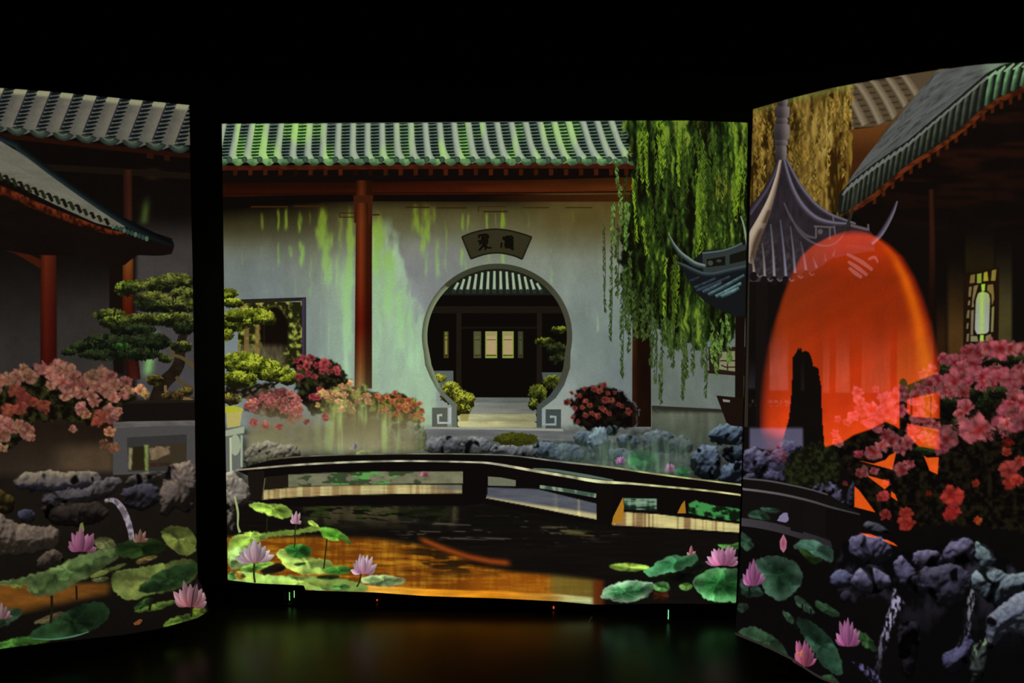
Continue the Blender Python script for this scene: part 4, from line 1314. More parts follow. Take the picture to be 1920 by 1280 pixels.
leaf(SC, R, 24.2, [(1236, 1076), (1280, 1062), (1310, 1050), (1330, 1056), (1312, 1074), (1296, 1090), (1258, 1092)], (12, 12, 9), (16, 20, 12), seed=31)
leaf(SC, R, 24.9, [(1340, 1020), (1370, 1022), (1392, 1014), (1392, 1028), (1360, 1030)], (70, 130, 50), (84, 150, 60), seed=32)
leaf(SC, R, 24.1, [(1222, 1108), (1250, 1100), (1256, 1126), (1226, 1130)], (66, 30, 14), (54, 24, 12), seed=34)
for (pts, w) in [([(1262, 1090), (1266, 1110)], 3.0)]:
    one(SC, 'lotus_stem', R, 25.4, 'strip', pts, w, (12, 16, 9), n=6)
lotus(SC, R, 26, 1356, 1060, 68, 42, (226, 160, 196), (190, 92, 140), 34, n_pet=11, label='pink open lotus flower at the right end of the pond')
lotus(SC, R, 26, 1296, 1040, 18, 22, (206, 140, 150), (180, 100, 110), 35, n_pet=3)
# ---- right-hand pillar, willow and pavilion corner
one(SC, 'column', R, 12, 'strip', [(1203, 540), (1203, 800)], [34, 36], lambda X, Y, T, U: mixc((22, 11, 6), (50, 24, 8), ss(0.2, 0.95, U)) * (0.7 + 0.6 * fbm(X, Y, 6, 50, 3, 77))[..., None], n=40)
acc = Acc()
acc.poly([(1328, 650), (1400, 650), (1400, 704), (1330, 698)], (36, 28, 18))
rw = acc.emit(SC, 'lattice_window', R, 11.6)
one(SC, 'pane', rw, 11.9, 'poly', [(1350, 660), (1378, 658), (1378, 696), (1348, 692)], (126, 124, 92))
for pts in ([(1364, 658), (1364, 694)], [(1350, 676), (1378, 676)], [(1352, 684), (1360, 688), (1378, 688)]):
    one(SC, 'glazing_bar', rw, 12.1, 'strip', pts, 2.5, (44, 28, 18))
one(SC, 'window_sill', rw, 12.1, 'strip', [(1326, 697), (1386, 702)], 5, (34, 22, 16))
one(SC, 'pavilion_post', R, 27, 'poly', [(1379, 560), (1402, 560), (1402, 770), (1378, 764)], (22, 13, 9))
acc = Acc()
acc.poly([(1343, 741), (1396, 746), (1396, 800), (1372, 798), (1362, 792)], (26, 16, 11))
pc = acc.emit(SC, 'stone_planter', R, 27.2)
one(SC, 'planter_glint', pc, 27.4, 'poly', [(1355, 748), (1369, 750), (1368, 754), (1356, 753)], (130, 128, 110))

wil_out = [(1164, 212), (1220, 212), (1300, 214), (1430, 212), (1430, 560), (1392, 600), (1370, 640), (1350, 660), (1330, 640), (1312, 664), (1290, 640), (1270, 660), (1246, 640), (1225, 600), (1214, 580), (1205, 610), (1188, 600), (1172, 560), (1160, 520), (1164, 450), (1172, 400), (1186, 340), (1180, 290), (1172, 250)]


def wil_col(X, Y, T):
    X = X + (fbm(X, Y, 20, 20, 2, 87) - 0.5) * 10
    n = fbm(X, Y, 7, 44, 4, 88)
    br = fbm(X, Y, 45, 120, 3, 89)
    fine = fbm(X, Y, 3.0, 9.0, 2, 86)
    k = np.clip((n - 0.44) * 2.4 + (br - 0.5) * 1.5 + 0.34 * ss(420, 240, Y) - 0.10 * ss(420, 520, Y) + (fine - 0.5) * 0.7 + 0.17, 0, 1)
    c = ramp(k, [(0, (13, 15, 6)), (0.4, (27, 42, 12)), (0.75, (55, 82, 22)), (1, (110, 132, 38))])
    olive = ss(0.5, 0.75, fbm(X, Y, 24, 60, 2, 85)) * ss(420, 330, Y)
    c = mixc_arr(c, c.mean(-1, keepdims=True) * np.array([1.25, 1.15, 0.35]), 0.6 * olive)
    return c


wil = ppatch(SC, 'willow_tree', R, 14, smooth_outline(wil_out), wil_col, step=2.0, warp=7, wsc=12, soft=2.0, seed=3, label='weeping willow hanging down over the pale wall')
rs = np.random.RandomState(77)
BRIGHT = [(1207, 300, 430, 9), (1218, 240, 330, 10), (1385, 228, 400, 12), (1274, 520, 620, 9), (1190, 390, 450, 8), (1240, 230, 290, 12), (1310, 320, 450, 8), (1273, 225, 280, 4), (1250, 560, 600, 8), (1330, 600, 640, 8), (1196, 400, 440, 8)]


def strand_cols(x, y):
    b = 0.0
    for bx, y0, y1, w in BRIGHT:
        b = max(b, math.exp(-((x - bx) / w) ** 2) * (1.0 if y0 - 15 < y < y1 + 15 else 0.0))
    up = 1.0 if y < 330 else 0.55 if y < 450 else 0.30
    return np.array((24, 36, 9)) * (1 - b) * (0.6 + up * 0.6) + np.array((96, 122, 20)) * b, np.array((58, 80, 24)) * (1 - b) * (0.5 + 0.65 * up) + np.array((124, 160, 38)) * b


for k in range(120):
    x = 1168 + rs.rand() * 236
    y0 = 222 + rs.rand() ** 1.3 * 330
    y1 = y0 + 50 + rs.rand() * 90
    if x < 1185:
        y0 = max(y0, 330)
        y1 = y0 + 90
    a = Acc()
    ca, cb = strand_cols(x, (y0 + y1) / 2)
    a.strip([(x, y0), (x, y1)], 1.0, ca * 0.8, n=4, lay=-0.1)
    blade_dabs(a, x, y0, y1, rs, ca, cb, w=2.2, sway=4, dens=0.36, ln=5.5)
    a.emit(SC, 'willow_strand', wil, 15 + (k % 9) * 0.2)
HANG = [(1133, 420, 585, 2.2), (1146, 440, 640, 3.0), (1158, 420, 560, 4), (1167, 520, 706, 3.2), (1178, 540, 660, 4), (1172, 500, 620, 4), (1190, 540, 640, 5), (1222, 560, 690, 4), (1230, 600, 720, 3), (1240, 600, 756, 4), (1256, 600, 670, 4), (1262, 610, 690, 4),
        (1283, 620, 730, 4), (1280, 620, 748, 3), (1286, 620, 710, 4), (1300, 600, 705, 4), (1316, 590, 690, 4), (1324, 640, 745, 3.4), (1336, 600, 680, 4), (1342, 620, 710, 4), (1352, 600, 670, 4), (1366, 590, 680, 5), (1225, 600, 650, 3), (1248, 590, 650, 4), (1272, 600, 660, 5), (1182, 470, 560, 4), (1150, 380, 460, 4), (1164, 340, 420, 4), (1156, 300, 355, 3), (1174, 380, 470, 5), (1384, 590, 660, 4), (1206, 560, 640, 5), (1214, 540, 630, 5)]
for k, (x, y0, y1, w) in enumerate(HANG):
    a = Acc()
    bright = 1.6 if y1 < 480 else 1.0
    if 1330 < x < 1390:
        bright = 1.5
    a.strip([(x, y0), (x + 2, (y0 + y1) / 2), (x, y1)], 1.2, (34, 36, 16), n=8)
    blade_dabs(a, x, y0, y1, rs, np.array((34, 46, 20)) * bright, np.array((70, 94, 38)) * bright, w=w * 0.9, sway=1.5, dens=0.45, lay0=0.1, ln=5.5)
    a.emit(SC, 'willow_strand', wil, 17 + (k % 5) * 0.2)

acc = Acc()
acc.poly([(1262, 478), (1285, 500), (1318, 470), (1360, 466), (1402, 452), (1402, 592), (1380, 594), (1348, 580), (1322, 566), (1304, 548), (1290, 526), (1282, 508)], (20, 22, 23))
pav = acc.emit(SC, 'pavilion_roof', R, 28, label='upturned grey tiled pavilion eave in front of the willow')
one(SC, 'hip_ridge', pav, 29, 'strip', [(1252, 436), (1257, 447), (1265, 461), (1276, 475), (1290, 486), (1304, 495), (1322, 500)], [2, 4, 6, 8, 9, 9, 8], lambda X, Y, T, U: mixc((40, 50, 50), (128, 142, 130), ss(0.5, -0.9, U)), n=30)
one(SC, 'hip_ridge', pav, 29.2, 'strip', [(1270, 493), (1284, 499), (1300, 507), (1319, 514), (1340, 514), (1366, 508), (1402, 500)], [5, 7, 8, 8, 8, 8, 8], lambda X, Y, T, U: mixc((24, 30, 33), (66, 78, 82), ss(0.6, -0.8, U)), n=30)
one(SC, 'ridge_box', pav, 28.6, 'poly', [(1317, 476), (1352, 471), (1402, 458), (1402, 500), (1360, 507), (1319, 512)], (46, 52, 50))
one(SC, 'box_opening', pav, 28.9, 'poly', [(1325, 486), (1360, 480), (1360, 497), (1325, 501)], (18, 19, 14))
one(SC, 'box_opening', pav, 28.9, 'poly', [(1368, 478), (1402, 468), (1402, 488), (1368, 495)], (20, 20, 15))
one(SC, 'box_carving', pav, 29.1, 'blob', ellipse(1332, 493, 5, 5, 12), (62, 64, 52), rings=1, n=12)
one(SC, 'box_carving', pav, 29.1, 'blob', ellipse(1348, 489, 5, 3, 12), (54, 56, 48), rings=1, n=12)
one(SC, 'ridge_box_rail', pav, 29.3, 'strip', [(1317, 476), (1350, 472), (1372, 466), (1392, 457)], [6, 6, 6, 5], lambda X, Y, T, U: mixc((40, 50, 48), (92, 108, 104), ss(0.4, -0.8, U)), n=16)
for k, (a0, b0, cc) in enumerate([((1312, 520), (1292, 528), (48, 58, 64)), ((1342, 522), (1302, 540), (56, 68, 78)), ((1369, 519), (1306, 546), (58, 72, 82)), ((1353, 530), (1318, 548), (84, 108, 116)), ((1396, 516), (1328, 553), (88, 120, 124)), ((1390, 531), (1342, 556), (112, 152, 150)), ((1386, 540), (1352, 556), (120, 158, 158))]):
    one(SC, 'tile_row', pav, 29 + k * 0.1, 'strip', [a0, ((a0[0] + b0[0]) / 2, (a0[1] + b0[1]) / 2 + 1), b0], [6, 8, 7], lambda X, Y, T, U, cc=cc: mixc(np.array(cc) * 0.28, np.array(cc) * 0.80, ss(-0.9, 0.6, U)) * (0.7 + 0.6 * fbm(X, Y, 5, 5, 2, 9))[..., None], n=14)
one(SC, 'ridge_horn', pav, 29.5, 'strip', [(1389, 405), (1394, 420), (1398, 440), (1402, 462)], [2, 3, 4, 5], (126, 140, 110), n=14)
# ================================================================== LEFT SCREEN
SL = Screen('left wing projection screen showing a pine, red columns and lotus leaves',
            (0, 1000, 5.59), (370, 1000, 6.20),
            top=[(-260, 142), (0, 165), (100, 172), (355, 197)],
            bottom=[(-260, 1262), (0, 1216), (100, 1204), (230, 1190), (300, 1178), (370, 1158), (391, 1146)],
            left=[(-260, 142), (-260, 1262)],
            right=[(355, 197), (357, 330), (361, 500), (364, 700), (367, 900), (368, 1000), (371, 1085), (378, 1097), (386, 1120), (391, 1146)])
SL.gain, SL.sat = 0.88, 0.95
panel_back(SL)
L = SL.root


def left_bg(X, Y):
    c = ramp(Y, [(150, (14, 9, 7)), (330, (15, 10, 8)), (420, (18, 13, 10)), (600, (24, 20, 17)), (720, (30, 26, 22)), (800, (34, 24, 16)), (880, (52, 42, 32)), (900, (30, 24, 18)), (1220, (16, 13, 10))])
    w1 = ss(250, 262, X) * ss(395, 460, Y) * ss(760, 735, Y)
    c = mixc_arr(c, np.array([0, 0, 0]), w1 * 0) * (1 - w1)[..., None] + ramp(Y, [(380, (36, 31, 25)), (470, (66, 60, 56)), (620, (76, 72, 72)), (760, (78, 76, 80))]) * w1[..., None]
    w2 = ss(104, 108, X) * ss(232, 205, X) * ss(485, 620, Y) * ss(800, 740, Y)
    c = mixc_arr(c, (54, 49, 45), w2)
    w3 = ss(78, 74, X) * ss(470, 690, Y) * ss(770, 700, Y)
    c = mixc_arr(c, (52, 48, 46), w3)
    g = np.exp(-((X - 283 + (Y - 660) * 0.16) / 9.0) ** 2) * ss(612, 640, Y) * ss(716, 690, Y)
    c = mixc_arr(c, (134, 192, 112), g * 0.95)
    g2 = np.exp(-((X - 272 + (Y - 400) * 0.12) / 7.0) ** 2) * ss(360, 400, Y) * ss(425, 412, Y)
    c = mixc_arr(c, (66, 84, 34), g2 * 0.9)
    g3 = np.exp(-(((X - 285) / 14.0) ** 2 + ((Y - 326) / 8.0) ** 2))
    c = mixc_arr(c, (74, 46, 16), g3 * 0.8)
    tan = ss(70, 150, X) * ss(225, 200, X) * ss(820, 850, Y) * ss(890, 875, Y)
    c = mixc_arr(c, (92, 72, 50), tan * 0.8)
    om = ss(1086, 1100, Y) * ss(1166, 1146, Y - (X - 0) * -0.22) * ss(215, 195, X)
    c = mixc_arr(c, (128, 76, 22), om * (0.55 + 0.7 * fbm(X, Y, 40, 10, 3, 15)))
    c = c * (0.9 + 0.2 * fbm(X, Y, 30, 30, 3, 14))[..., None]
    return c, 1.0


sheet(SL, 'picture_ground', L, 0.0, left_bg, 270, 430, label='dim projected courtyard wall behind the pine')

# upper tiled roof
acc = Acc()
acc.poly([(-262, 140), (0, 163), (356, 195), (357, 272), (330, 272), (0, 237), (-262, 212)], (98, 97, 84))
lr = acc.emit(SL, 'tiled_roof', L, 3, label='slanting grey tile rows along the top')
for i in range(15):
    xb = -251 + i * 43.4
    yb = 240 + xb * 0.108
    dx = 30
    yt = 163 + (xb + dx) * 0.092
    if xb > 352:
        continue
    one(SL, 'roof_ridge', lr, 5, 'strip', [(xb + 6, yb + 1), (xb + 4, yb - 10), (xb + dx * 0.5, (yb + yt) / 2), (xb + dx + 2, yt - 4)], [32, 25, 23, 23],
        lambda X, Y, T, U: mixc_arr(mixc((118, 114, 96), (92, 89, 82), ss(-1, 1, -U)) * (0.92 + 0.16 * fbm(X, Y, 8, 8, 2, 3))[..., None], (160, 160, 122), ss(12, 7, Y - interp(X, SL.top))), n=24)
    xv = xb + 22
    for k in range(10):
        t = (k + 0.4) / 10
        y = (yb + 2) * t + (yt + 2) * (1 - t)
        x = xv + dx * (1 - t)
        one(SL, 'valley_tile', lr, 5.6 + 0.02 * k, 'poly', [(x - 11, y + 2.2), (x - 9, y - 0.8), (x, y - 2.6), (x + 10, y - 3.2), (x + 12, y - 1), (x + 4, y + 2.4), (x - 6, y + 3.6)], (14, 21, 25))
    one(SL, 'roof_line', lr, 5.9, 'strip', [(xb + 16, yb - 6), (xb + dx + 13, yt)], 3, (44, 44, 56))
    one(SL, 'drip_tile', lr, 6.2, 'blob', [(xv - 20, yb - 2), (xv - 8, yb - 3), (xv + 10, yb - 2), (xv + 21, yb + 3), (xv + 14, yb + 10), (xv + 4, yb + 14), (xv - 8, yb + 11), (xv - 16, yb + 6)], lambda X, Y, T: mixc((66, 80, 68), (34, 44, 38), ss(0.2, 1, T)), rings=3, n=26)
    one(SL, 'tile_lip', lr, 6.4, 'strip', [(xv - 15, yb - 4), (xv - 2, yb + 3), (xv + 8, yb)], 2.2, (100, 103, 84), n=8)
one(SL, 'eave_board', L, 2.6, 'strip', [(-262, 228), (0, 254), (200, 276), (357, 292)], 9, (38, 15, 8), n=20)
for (x0, x1, y) in [(275, 288, 286), (308, 318, 290)]:
    one(SL, 'rafter_end', L, 2.8, 'poly', [(x0, y), (x1, y + 1), (x1, y + 12), (x0, y + 10)], (44, 18, 9))
one(SL, 'roof_beam', L, 2.5, 'strip', [(60, 312), (200, 320), (357, 330)], 12, (26, 18, 12), n=10)


def red_col(c1, c2):
    return lambda X, Y, T, U: mixc(c2, c1, ss(1.0, 0.0, np.abs(U + 0.2))) * (0.8 + 0.4 * fbm(X, Y, 5, 70, 2, 6))[..., None]


one(SL, 'column', L, 4, 'strip', [(239, 318), (240, 440)], 17, red_col((62, 30, 18), (36, 16, 10)), n=12)
one(SL, 'column', L, 4, 'strip', [(240, 445), (240, 480), (240, 540), (240, 590), (246, 660), (252, 712)], [18, 20, 20, 22, 24, 24],
    lambda X, Y, T, U: ramp(Y, [(440, (70, 34, 12)), (490, (136, 76, 28)), (530, (110, 44, 14)), (580, (86, 24, 10)), (660, (50, 16, 10)), (712, (74, 26, 20))]) * (0.6 + 0.5 * ss(1.0, 0.0, np.abs(U)))[..., None], n=30, label='red column behind the pine')
one(SL, 'column', L, 4.2, 'strip', [(91, 440), (91, 560), (91, 700)], [28, 30, 30], lambda X, Y, T, U: ramp(Y, [(430, (44, 16, 9)), (480, (94, 34, 16)), (560, (84, 24, 12)), (700, (66, 14, 9))]) * (0.62 + 0.5 * ss(1.0, 0.0, np.abs(U - 0.15)))[..., None], n=40, label='dark red column beside pink azaleas')
one(SL, 'roof_beam', L, 4.1, 'strip', [(-262, 390), (0, 460), (40, 476), (82, 498)], [16, 12, 10, 16], (66, 24, 10), n=20)
one(SL, 'side_post', L, 3.9, 'poly', [(205, 490), (232, 480), (232, 700), (214, 700), (205, 600)], (22, 14, 10))

# lower pavilion roof
acc = Acc()
acc.blob([(-262, 110 + 60), (0, 264), (40, 288), (100, 330), (160, 372), (205, 402), (240, 424), (222, 428), (180, 418), (140, 400), (100, 382), (60, 362), (20, 340), (0, 332), (-262, 230)],
         lambda X, Y, T: np.array([112., 110., 94.]) * (0.85 + 0.3 * fbm(X, Y, 50, 3, 3, 8))[..., None], rings=8, n=120, center=(60, 330))
lpr = acc.emit(SL, 'pavilion_roof', L, 8, label='pale sloping pavilion roof with red rafters')
one(SL, 'hip_ridge', lpr, 9, 'strip', [(-262, 158), (0, 258), (40, 281), (100, 326), (160, 369), (205, 399), (245, 422), (290, 444), (325, 458)], [12, 12, 11, 11, 11, 12, 15, 15, 6], lambda X, Y, T, U: mixc((12, 16, 17), (34, 46, 46), ss(-0.6, 0.8, U)) * (1 - 0.5 * ss(0.75, 1.0, T))[..., None], n=60)
one(SL, 'eave_underside', lpr, 7, 'blob', [(-262, 250), (0, 352), (100, 392), (200, 420), (250, 424), (322, 446), (328, 458), (322, 476), (300, 480), (256, 478), (230, 500), (205, 500), (190, 480), (60, 478), (-262, 420)],
    lambda X, Y, T: np.array([20., 13., 10.]) * (0.8 + 0.4 * fbm(X, Y, 60, 10, 2, 4))[..., None], rings=4, n=90)
one(SL, 'eave_board', lpr, 9.2, 'strip', [(-262, 252), (0, 356), (60, 382), (130, 410), (195, 432), (240, 440)], [16, 16, 15, 13, 10, 4],
    lambda X, Y, T, U: mixc((40, 14, 7), (108, 42, 17), ss(0.35, 0.7, vnoise(X / 4.0, Y / 4.0, 9))) * (0.7 + 0.4 * ss(0.8, -0.6, U))[..., None], n=160)
for k in range(36):
    x = -230 + k * 13.4
    y = interp(np.array([x]), [(-262, 236), (0, 336), (50, 358), (100, 378), (150, 398), (200, 420), (240, 430)])[0]
    s = 1.0 if x < 150 else 0.75
    if x > 212:
        continue
    one(SL, 'tile_end', lpr, 9.6, 'strip', [(x - 6 * s, y - 10 * s), (x, y - 11 * s), (x + 3 * s, y - 4 * s), (x + 7 * s, y + 3 * s)], [3, 6, 7, 6], (34, 38, 18) if k % 2 else (22, 20, 14), n=10)
for k in range(10):
    x = 212 + k * 7
    one(SL, 'tile_end', lpr, 9.7, 'blob', ellipse(x, 424 + k * 2.6, 3.5, 5, 10), (46, 66, 58) if k % 3 else (80, 104, 80), rings=1, n=10)

# pine (bonsai) with trunk
acc = Acc()
acc.strip([(368, 600), (345, 625), (338, 655), (336, 680), (325, 700), (304, 722), (294, 758)], [14, 16, 18, 22, 24, 26, 34], lambda X, Y, T, U: np.array([34., 25., 17.]) * (0.6 + 0.9 * fbm(X, Y, 7, 14, 3, 4))[..., None], n=30)
lp = acc.emit(SL, 'pine_tree', L, 11, label='trained pine with layered pads and twisted trunk')
one(SL, 'trunk_bark', lp, 11.4, 'strip', [(318, 650), (324, 664), (340, 670), (356, 680), (366, 690)], [5, 6, 6, 8, 10], (92, 76, 46), n=16)
one(SL, 'trunk_bark', lp, 11.4, 'strip', [(300, 640), (285, 660), (272, 672)], [8, 8, 6], (44, 34, 20), n=10)
one(SL, 'pine_root', lp, 11.4, 'strip', [(310, 722), (312, 735), (330, 740), (352, 748), (362, 752)], [5, 6, 8, 8, 6], (128, 100, 56), n=14)
one(SL, 'pine_root', lp, 11.3, 'strip', [(330, 706), (345, 722), (362, 728)], [6, 8, 10], (90, 70, 42), n=10)
lg = dict(c_top=(128, 134, 52), c_mid=(62, 68, 26), c_dark=(18, 19, 11))
ld = dict(c_top=(58, 72, 34), c_mid=(32, 40, 20), c_dark=(13, 15, 10))
lb = dict(c_top=(140, 166, 48), c_mid=(70, 84, 24), c_dark=(20, 22, 11))
for k, (cx, cy, w, h, kw) in enumerate([(330, 530, 74, 38, lg), (300, 534, 60, 34, lg), (252, 536, 66, 24, lg), (236, 542, 40, 28, lb), (345, 552, 50, 30, lg), (286, 562, 70, 32, lg), (330, 572, 80, 34, lg), (296, 575, 80, 22, ld),
                                        (204, 590, 60, 24, lg), (222, 604, 70, 26, lb), (270, 600, 90, 26, lg), (330, 600, 70, 30, lg), (302, 598, 34, 22, lb), (250, 618, 80, 22, ld), (345, 615, 40, 26, ld),
                                        (165, 650, 70, 26, ld), (195, 640, 70, 30, ld), (235, 645, 80, 34, ld), (285, 640, 70, 36, ld), (200, 665, 100, 22, ld), (262, 664, 80, 24, ld), (130, 660, 28, 14, ld), (228, 652, 40, 18, dict(c_top=(60, 110, 40), c_mid=(36, 62, 24), c_dark=(14, 16, 10))),
                                        (340, 650, 40, 22, lg), (310, 672, 26, 18, lg), (348, 735, 30, 18, dict(c_top=(120, 110, 50), c_mid=(70, 60, 28), c_dark=(24, 18, 10))), (290, 712, 30, 24, dict(c_top=(120, 110, 40), c_mid=(70, 66, 24), c_dark=(24, 20, 10))), (324, 742, 40, 18, dict(c_top=(130, 104, 50), c_mid=(76, 60, 30), c_dark=(24, 18, 10)))]):
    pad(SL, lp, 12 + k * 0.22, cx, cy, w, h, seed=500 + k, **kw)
acc = Acc()
acc.poly([(224, 758), (300, 754), (366, 754), (366, 788), (230, 790)], (23, 18, 14))
lpot = acc.emit(SL, 'pine_pot', L, 19, label='low dark pot under the trained pine')
one(SL, 'pot_rim', lpot, 19.3, 'strip', [(222, 757), (260, 753), (366, 752)], 5, (34, 28, 20), n=8)

# stone stand below the pot
acc = Acc()
acc.poly([(212, 792), (366, 788), (366, 884), (212, 890)], (80, 77, 76))
lst = acc.emit(SL, 'plant_stand', L, 18, label='grey stone plant stand under the pine pot')
one(SL, 'stand_top', lst, 18.5, 'strip', [(214, 797), (290, 793), (366, 792)], 11, lambda X, Y, T, U: np.array([104., 98., 94.]) * (0.8 + 0.4 * fbm(X, Y, 20, 4, 3, 4))[..., None], n=30)
one(SL, 'stand_recess', lst, 18.6, 'poly', [(238, 820), (350, 814), (350, 882), (240, 884)], (58, 55, 54))
one(SL, 'stand_opening', lst, 18.9, 'poly', [(242, 838), (272, 836), (272, 880), (242, 882)], (42, 36, 18))
one(SL, 'stand_opening', lst, 18.9, 'poly', [(278, 836), (350, 830), (350, 868), (280, 876)], (62, 52, 36))
def soft(scr, name, parent, lay, pts, col, warp=1.5, seed=3, sf=1.8, amp=0.5):
    return ppatch(scr, name, parent, lay, pts, lambda X, Y, D: np.array(col, dtype=float) * (1 - amp / 2 + amp * fbm(X, Y, 8, None, 3, seed))[..., None], warp=warp, wsc=7, soft=sf, seed=seed)


soft(SL, 'stand_gap', lst, 19.2, [(282, 842), (296, 836), (318, 838), (316, 852), (300, 858), (282, 860)], (128, 106, 78), 3)
soft(SL, 'stand_gap', lst, 19.3, [(242, 840), (248, 840), (246, 880), (241, 880)], (136, 128, 92), 0.8)
soft(SL, 'stand_gap', lst, 19.3, [(271, 834), (278, 834), (278, 882), (272, 882)], (124, 138, 70), 0.8)
soft(SL, 'stand_shelf', lst, 19.3, [(278, 868), (320, 865), (320, 873), (278, 876)], (58, 40, 28), 0.8)

# azaleas
SALM = ((158, 104, 84), (122, 64, 46))
spots = [(-90, 720, 20), (-50, 740, 20), (-120, 750, 20), (12, 712, 14), (34, 706, 16), (44, 694, 14), (60, 704, 16), (78, 690, 16), (96, 700, 16), (110, 688, 18), (126, 694, 16), (140, 706, 14), (28, 730, 16, (132, 60, 46)), (44, 744, 16, (130, 56, 42)), (60, 752, 14, (134, 60, 42)), (82, 762, 14, (138, 66, 44)), (16, 768, 16, (128, 56, 42)), (40, 764, 14, (134, 62, 44)),
         (118, 716, 18), (136, 728, 18), (126, 740, 14), (150, 736, 14), (158, 716, 16), (172, 706, 16), (190, 702, 18), (206, 708, 16), (182, 722, 20), (200, 730, 16), (214, 722, 14), (176, 750, 13), (168, 738, 12), (236, 716, 14), (240, 732, 12), (230, 740, 10), (262, 732, 13, (184, 128, 86)), (272, 740, 9, (180, 132, 72)), (94, 722, 10), (214, 744, 13),
         (152, 766, 13), (162, 778, 10, (180, 130, 84)), (206, 768, 14), (220, 772, 10), (190, 782, 14, (146, 74, 50)), (182, 790, 12, (142, 70, 46)), (210, 785, 12), (205, 808, 11, (200, 130, 90)), (138, 804, 9), (214, 840, 11, (120, 80, 56)), (196, 832, 10, (130, 84, 60)),
         (-20, 790, 20), (4, 792, 18), (16, 800, 16), (8, 818, 16), (36, 800, 14), (50, 808, 17), (58, 820, 10), (6, 840, 10, (180, 150, 100)), (-30, 820, 18), (4, 714, 14), (-10, 730, 14)]
bush(SL, L, 20, [(-262, 700), (-100, 700), (0, 706), (60, 690), (150, 696), (240, 720), (262, 744), (226, 760), (220, 790), (190, 800), (120, 785), (60, 790), (40, 830), (0, 846), (-262, 850)], (40, 40, 16), (22, 16, 11), spots, SALM[0], SALM[1], 41, 'salmon pink azalea bush below the red column', (12, 16))

# rocks, water, lotus
rk = [([(28, 895), (50, 885), (110, 883), (150, 884), (184, 886), (190, 900), (168, 914), (110, 922), (50, 920), (26, 910)], (158, 142, 116), (56, 52, 66)),
      ([(72, 930), (110, 918), (160, 915), (190, 898), (214, 890), (232, 902), (220, 922), (196, 936), (140, 948), (80, 948)], (120, 112, 112), (44, 38, 36)),
      ([(226, 902), (262, 886), (306, 884), (302, 902), (268, 912), (240, 912)], (132, 120, 104), (48, 42, 38)),
      ([(222, 920), (250, 908), (296, 906), (300, 940), (270, 960), (240, 955)], (84, 80, 92), (26, 22, 22)),
      ([(298, 930), (308, 896), (318, 868), (340, 864), (368, 866), (368, 950), (350, 962), (330, 950), (312, 972), (300, 960)], (172, 150, 128), (38, 32, 28)),
      ([(-262, 960), (-100, 940), (0, 960), (24, 980), (60, 984), (100, 986), (116, 1002), (112, 1024), (80, 1036), (40, 1040), (0, 1042), (-262, 1040)], (160, 140, 116), (70, 58, 46)),
      ([(-262, 900), (-60, 900), (0, 916), (22, 928), (32, 950), (10, 968), (-262, 960)], (112, 94, 34), (34, 26, 14)),
      ([(30, 960), (50, 952), (68, 962), (64, 980), (40, 984)], (84, 84, 106), (40, 36, 40)),
      ([(84, 1034), (100, 1026), (122, 1040), (120, 1060), (100, 1066), (70, 1072), (64, 1060)], (120, 102, 84), (44, 36, 30)),
      ([(70, 946), (130, 944), (200, 940), (205, 970), (160, 990), (90, 982)], (66, 56, 48), (24, 19, 16)),
      ([(160, 962), (176, 954), (184, 966), (172, 974), (160, 972)], (120, 98, 66), (70, 56, 36))]
for k, (pts, hi, lo) in enumerate(rk):
    rock(SL, L, 24 + (k % 5) * 0.4, pts, hi, lo, 600 + k, scale=20, n=90)
one(SL, 'waterfall', L, 27, 'strip', [(196, 938), (214, 938), (228, 952), (238, 972), (244, 992), (248, 1014)], [5, 10, 12, 12, 11, 10], lambda X, Y, T, U: mixc((104, 92, 98), (176, 164, 178), ss(0.4, 0.7, fbm(X, Y, 4, 7, 2, 5))), n=50)
DG = ((52, 90, 40), (112, 136, 74))
leaf(SL, L, 28, [(-262, 1120), (-60, 1100), (0, 1092), (36, 1084), (70, 1074), (112, 1060), (146, 1042), (176, 1034), (206, 1026), (226, 1026), (224, 1046), (196, 1062), (166, 1082), (134, 1098), (104, 1114), (72, 1118), (46, 1108), (58, 1094), (0, 1098), (-262, 1140)], *DG, center=(125, 1068), seed=41)
leaf(SL, L, 28.2, [(298, 996), (318, 986), (344, 986), (368, 1000), (368, 1034), (346, 1044), (326, 1034), (310, 1016)], (128, 140, 62), (112, 124, 52), seed=42)
leaf(SL, L, 28.4, [(206, 1074), (236, 1068), (270, 1062), (300, 1058), (330, 1050), (371, 1046), (371, 1080), (350, 1098), (320, 1108), (290, 1112), (262, 1120), (236, 1126), (212, 1108)], (124, 132, 62), (110, 126, 58), seed=43)
leaf(SL, L, 28.8, [(254, 1108), (272, 1090), (292, 1074), (324, 1060), (371, 1052), (371, 1076), (346, 1094), (316, 1106), (286, 1112)], (34, 58, 28), (46, 76, 36), seed=44)
leaf(SL, L, 28.5, [(52, 1190), (80, 1172), (112, 1158), (136, 1138), (176, 1126), (206, 1136), (204, 1156), (184, 1176), (150, 1190), (100, 1198), (66, 1198)], (24, 42, 22), (38, 68, 36), seed=45)
one(SL, 'leaf_rim', L, 29, 'strip', [(60, 1197), (100, 1198), (140, 1192), (166, 1184)], [1.5, 3, 3, 1.5], (80, 130, 96), n=14)
leaf(SL, L, 28.3, [(-262, 1250), (-60, 1216), (0, 1204), (30, 1196), (60, 1190), (94, 1196), (90, 1204), (30, 1212), (0, 1218), (-262, 1262)], (62, 112, 40), (84, 150, 52), center=(20, 1205), seed=46)
leaf(SL, L, 28.3, [(-262, 1180), (-60, 1160), (0, 1150), (30, 1138), (46, 1146), (30, 1162), (0, 1180), (-262, 1220)], (26, 46, 26), (50, 76, 50), center=(10, 1160), seed=47)
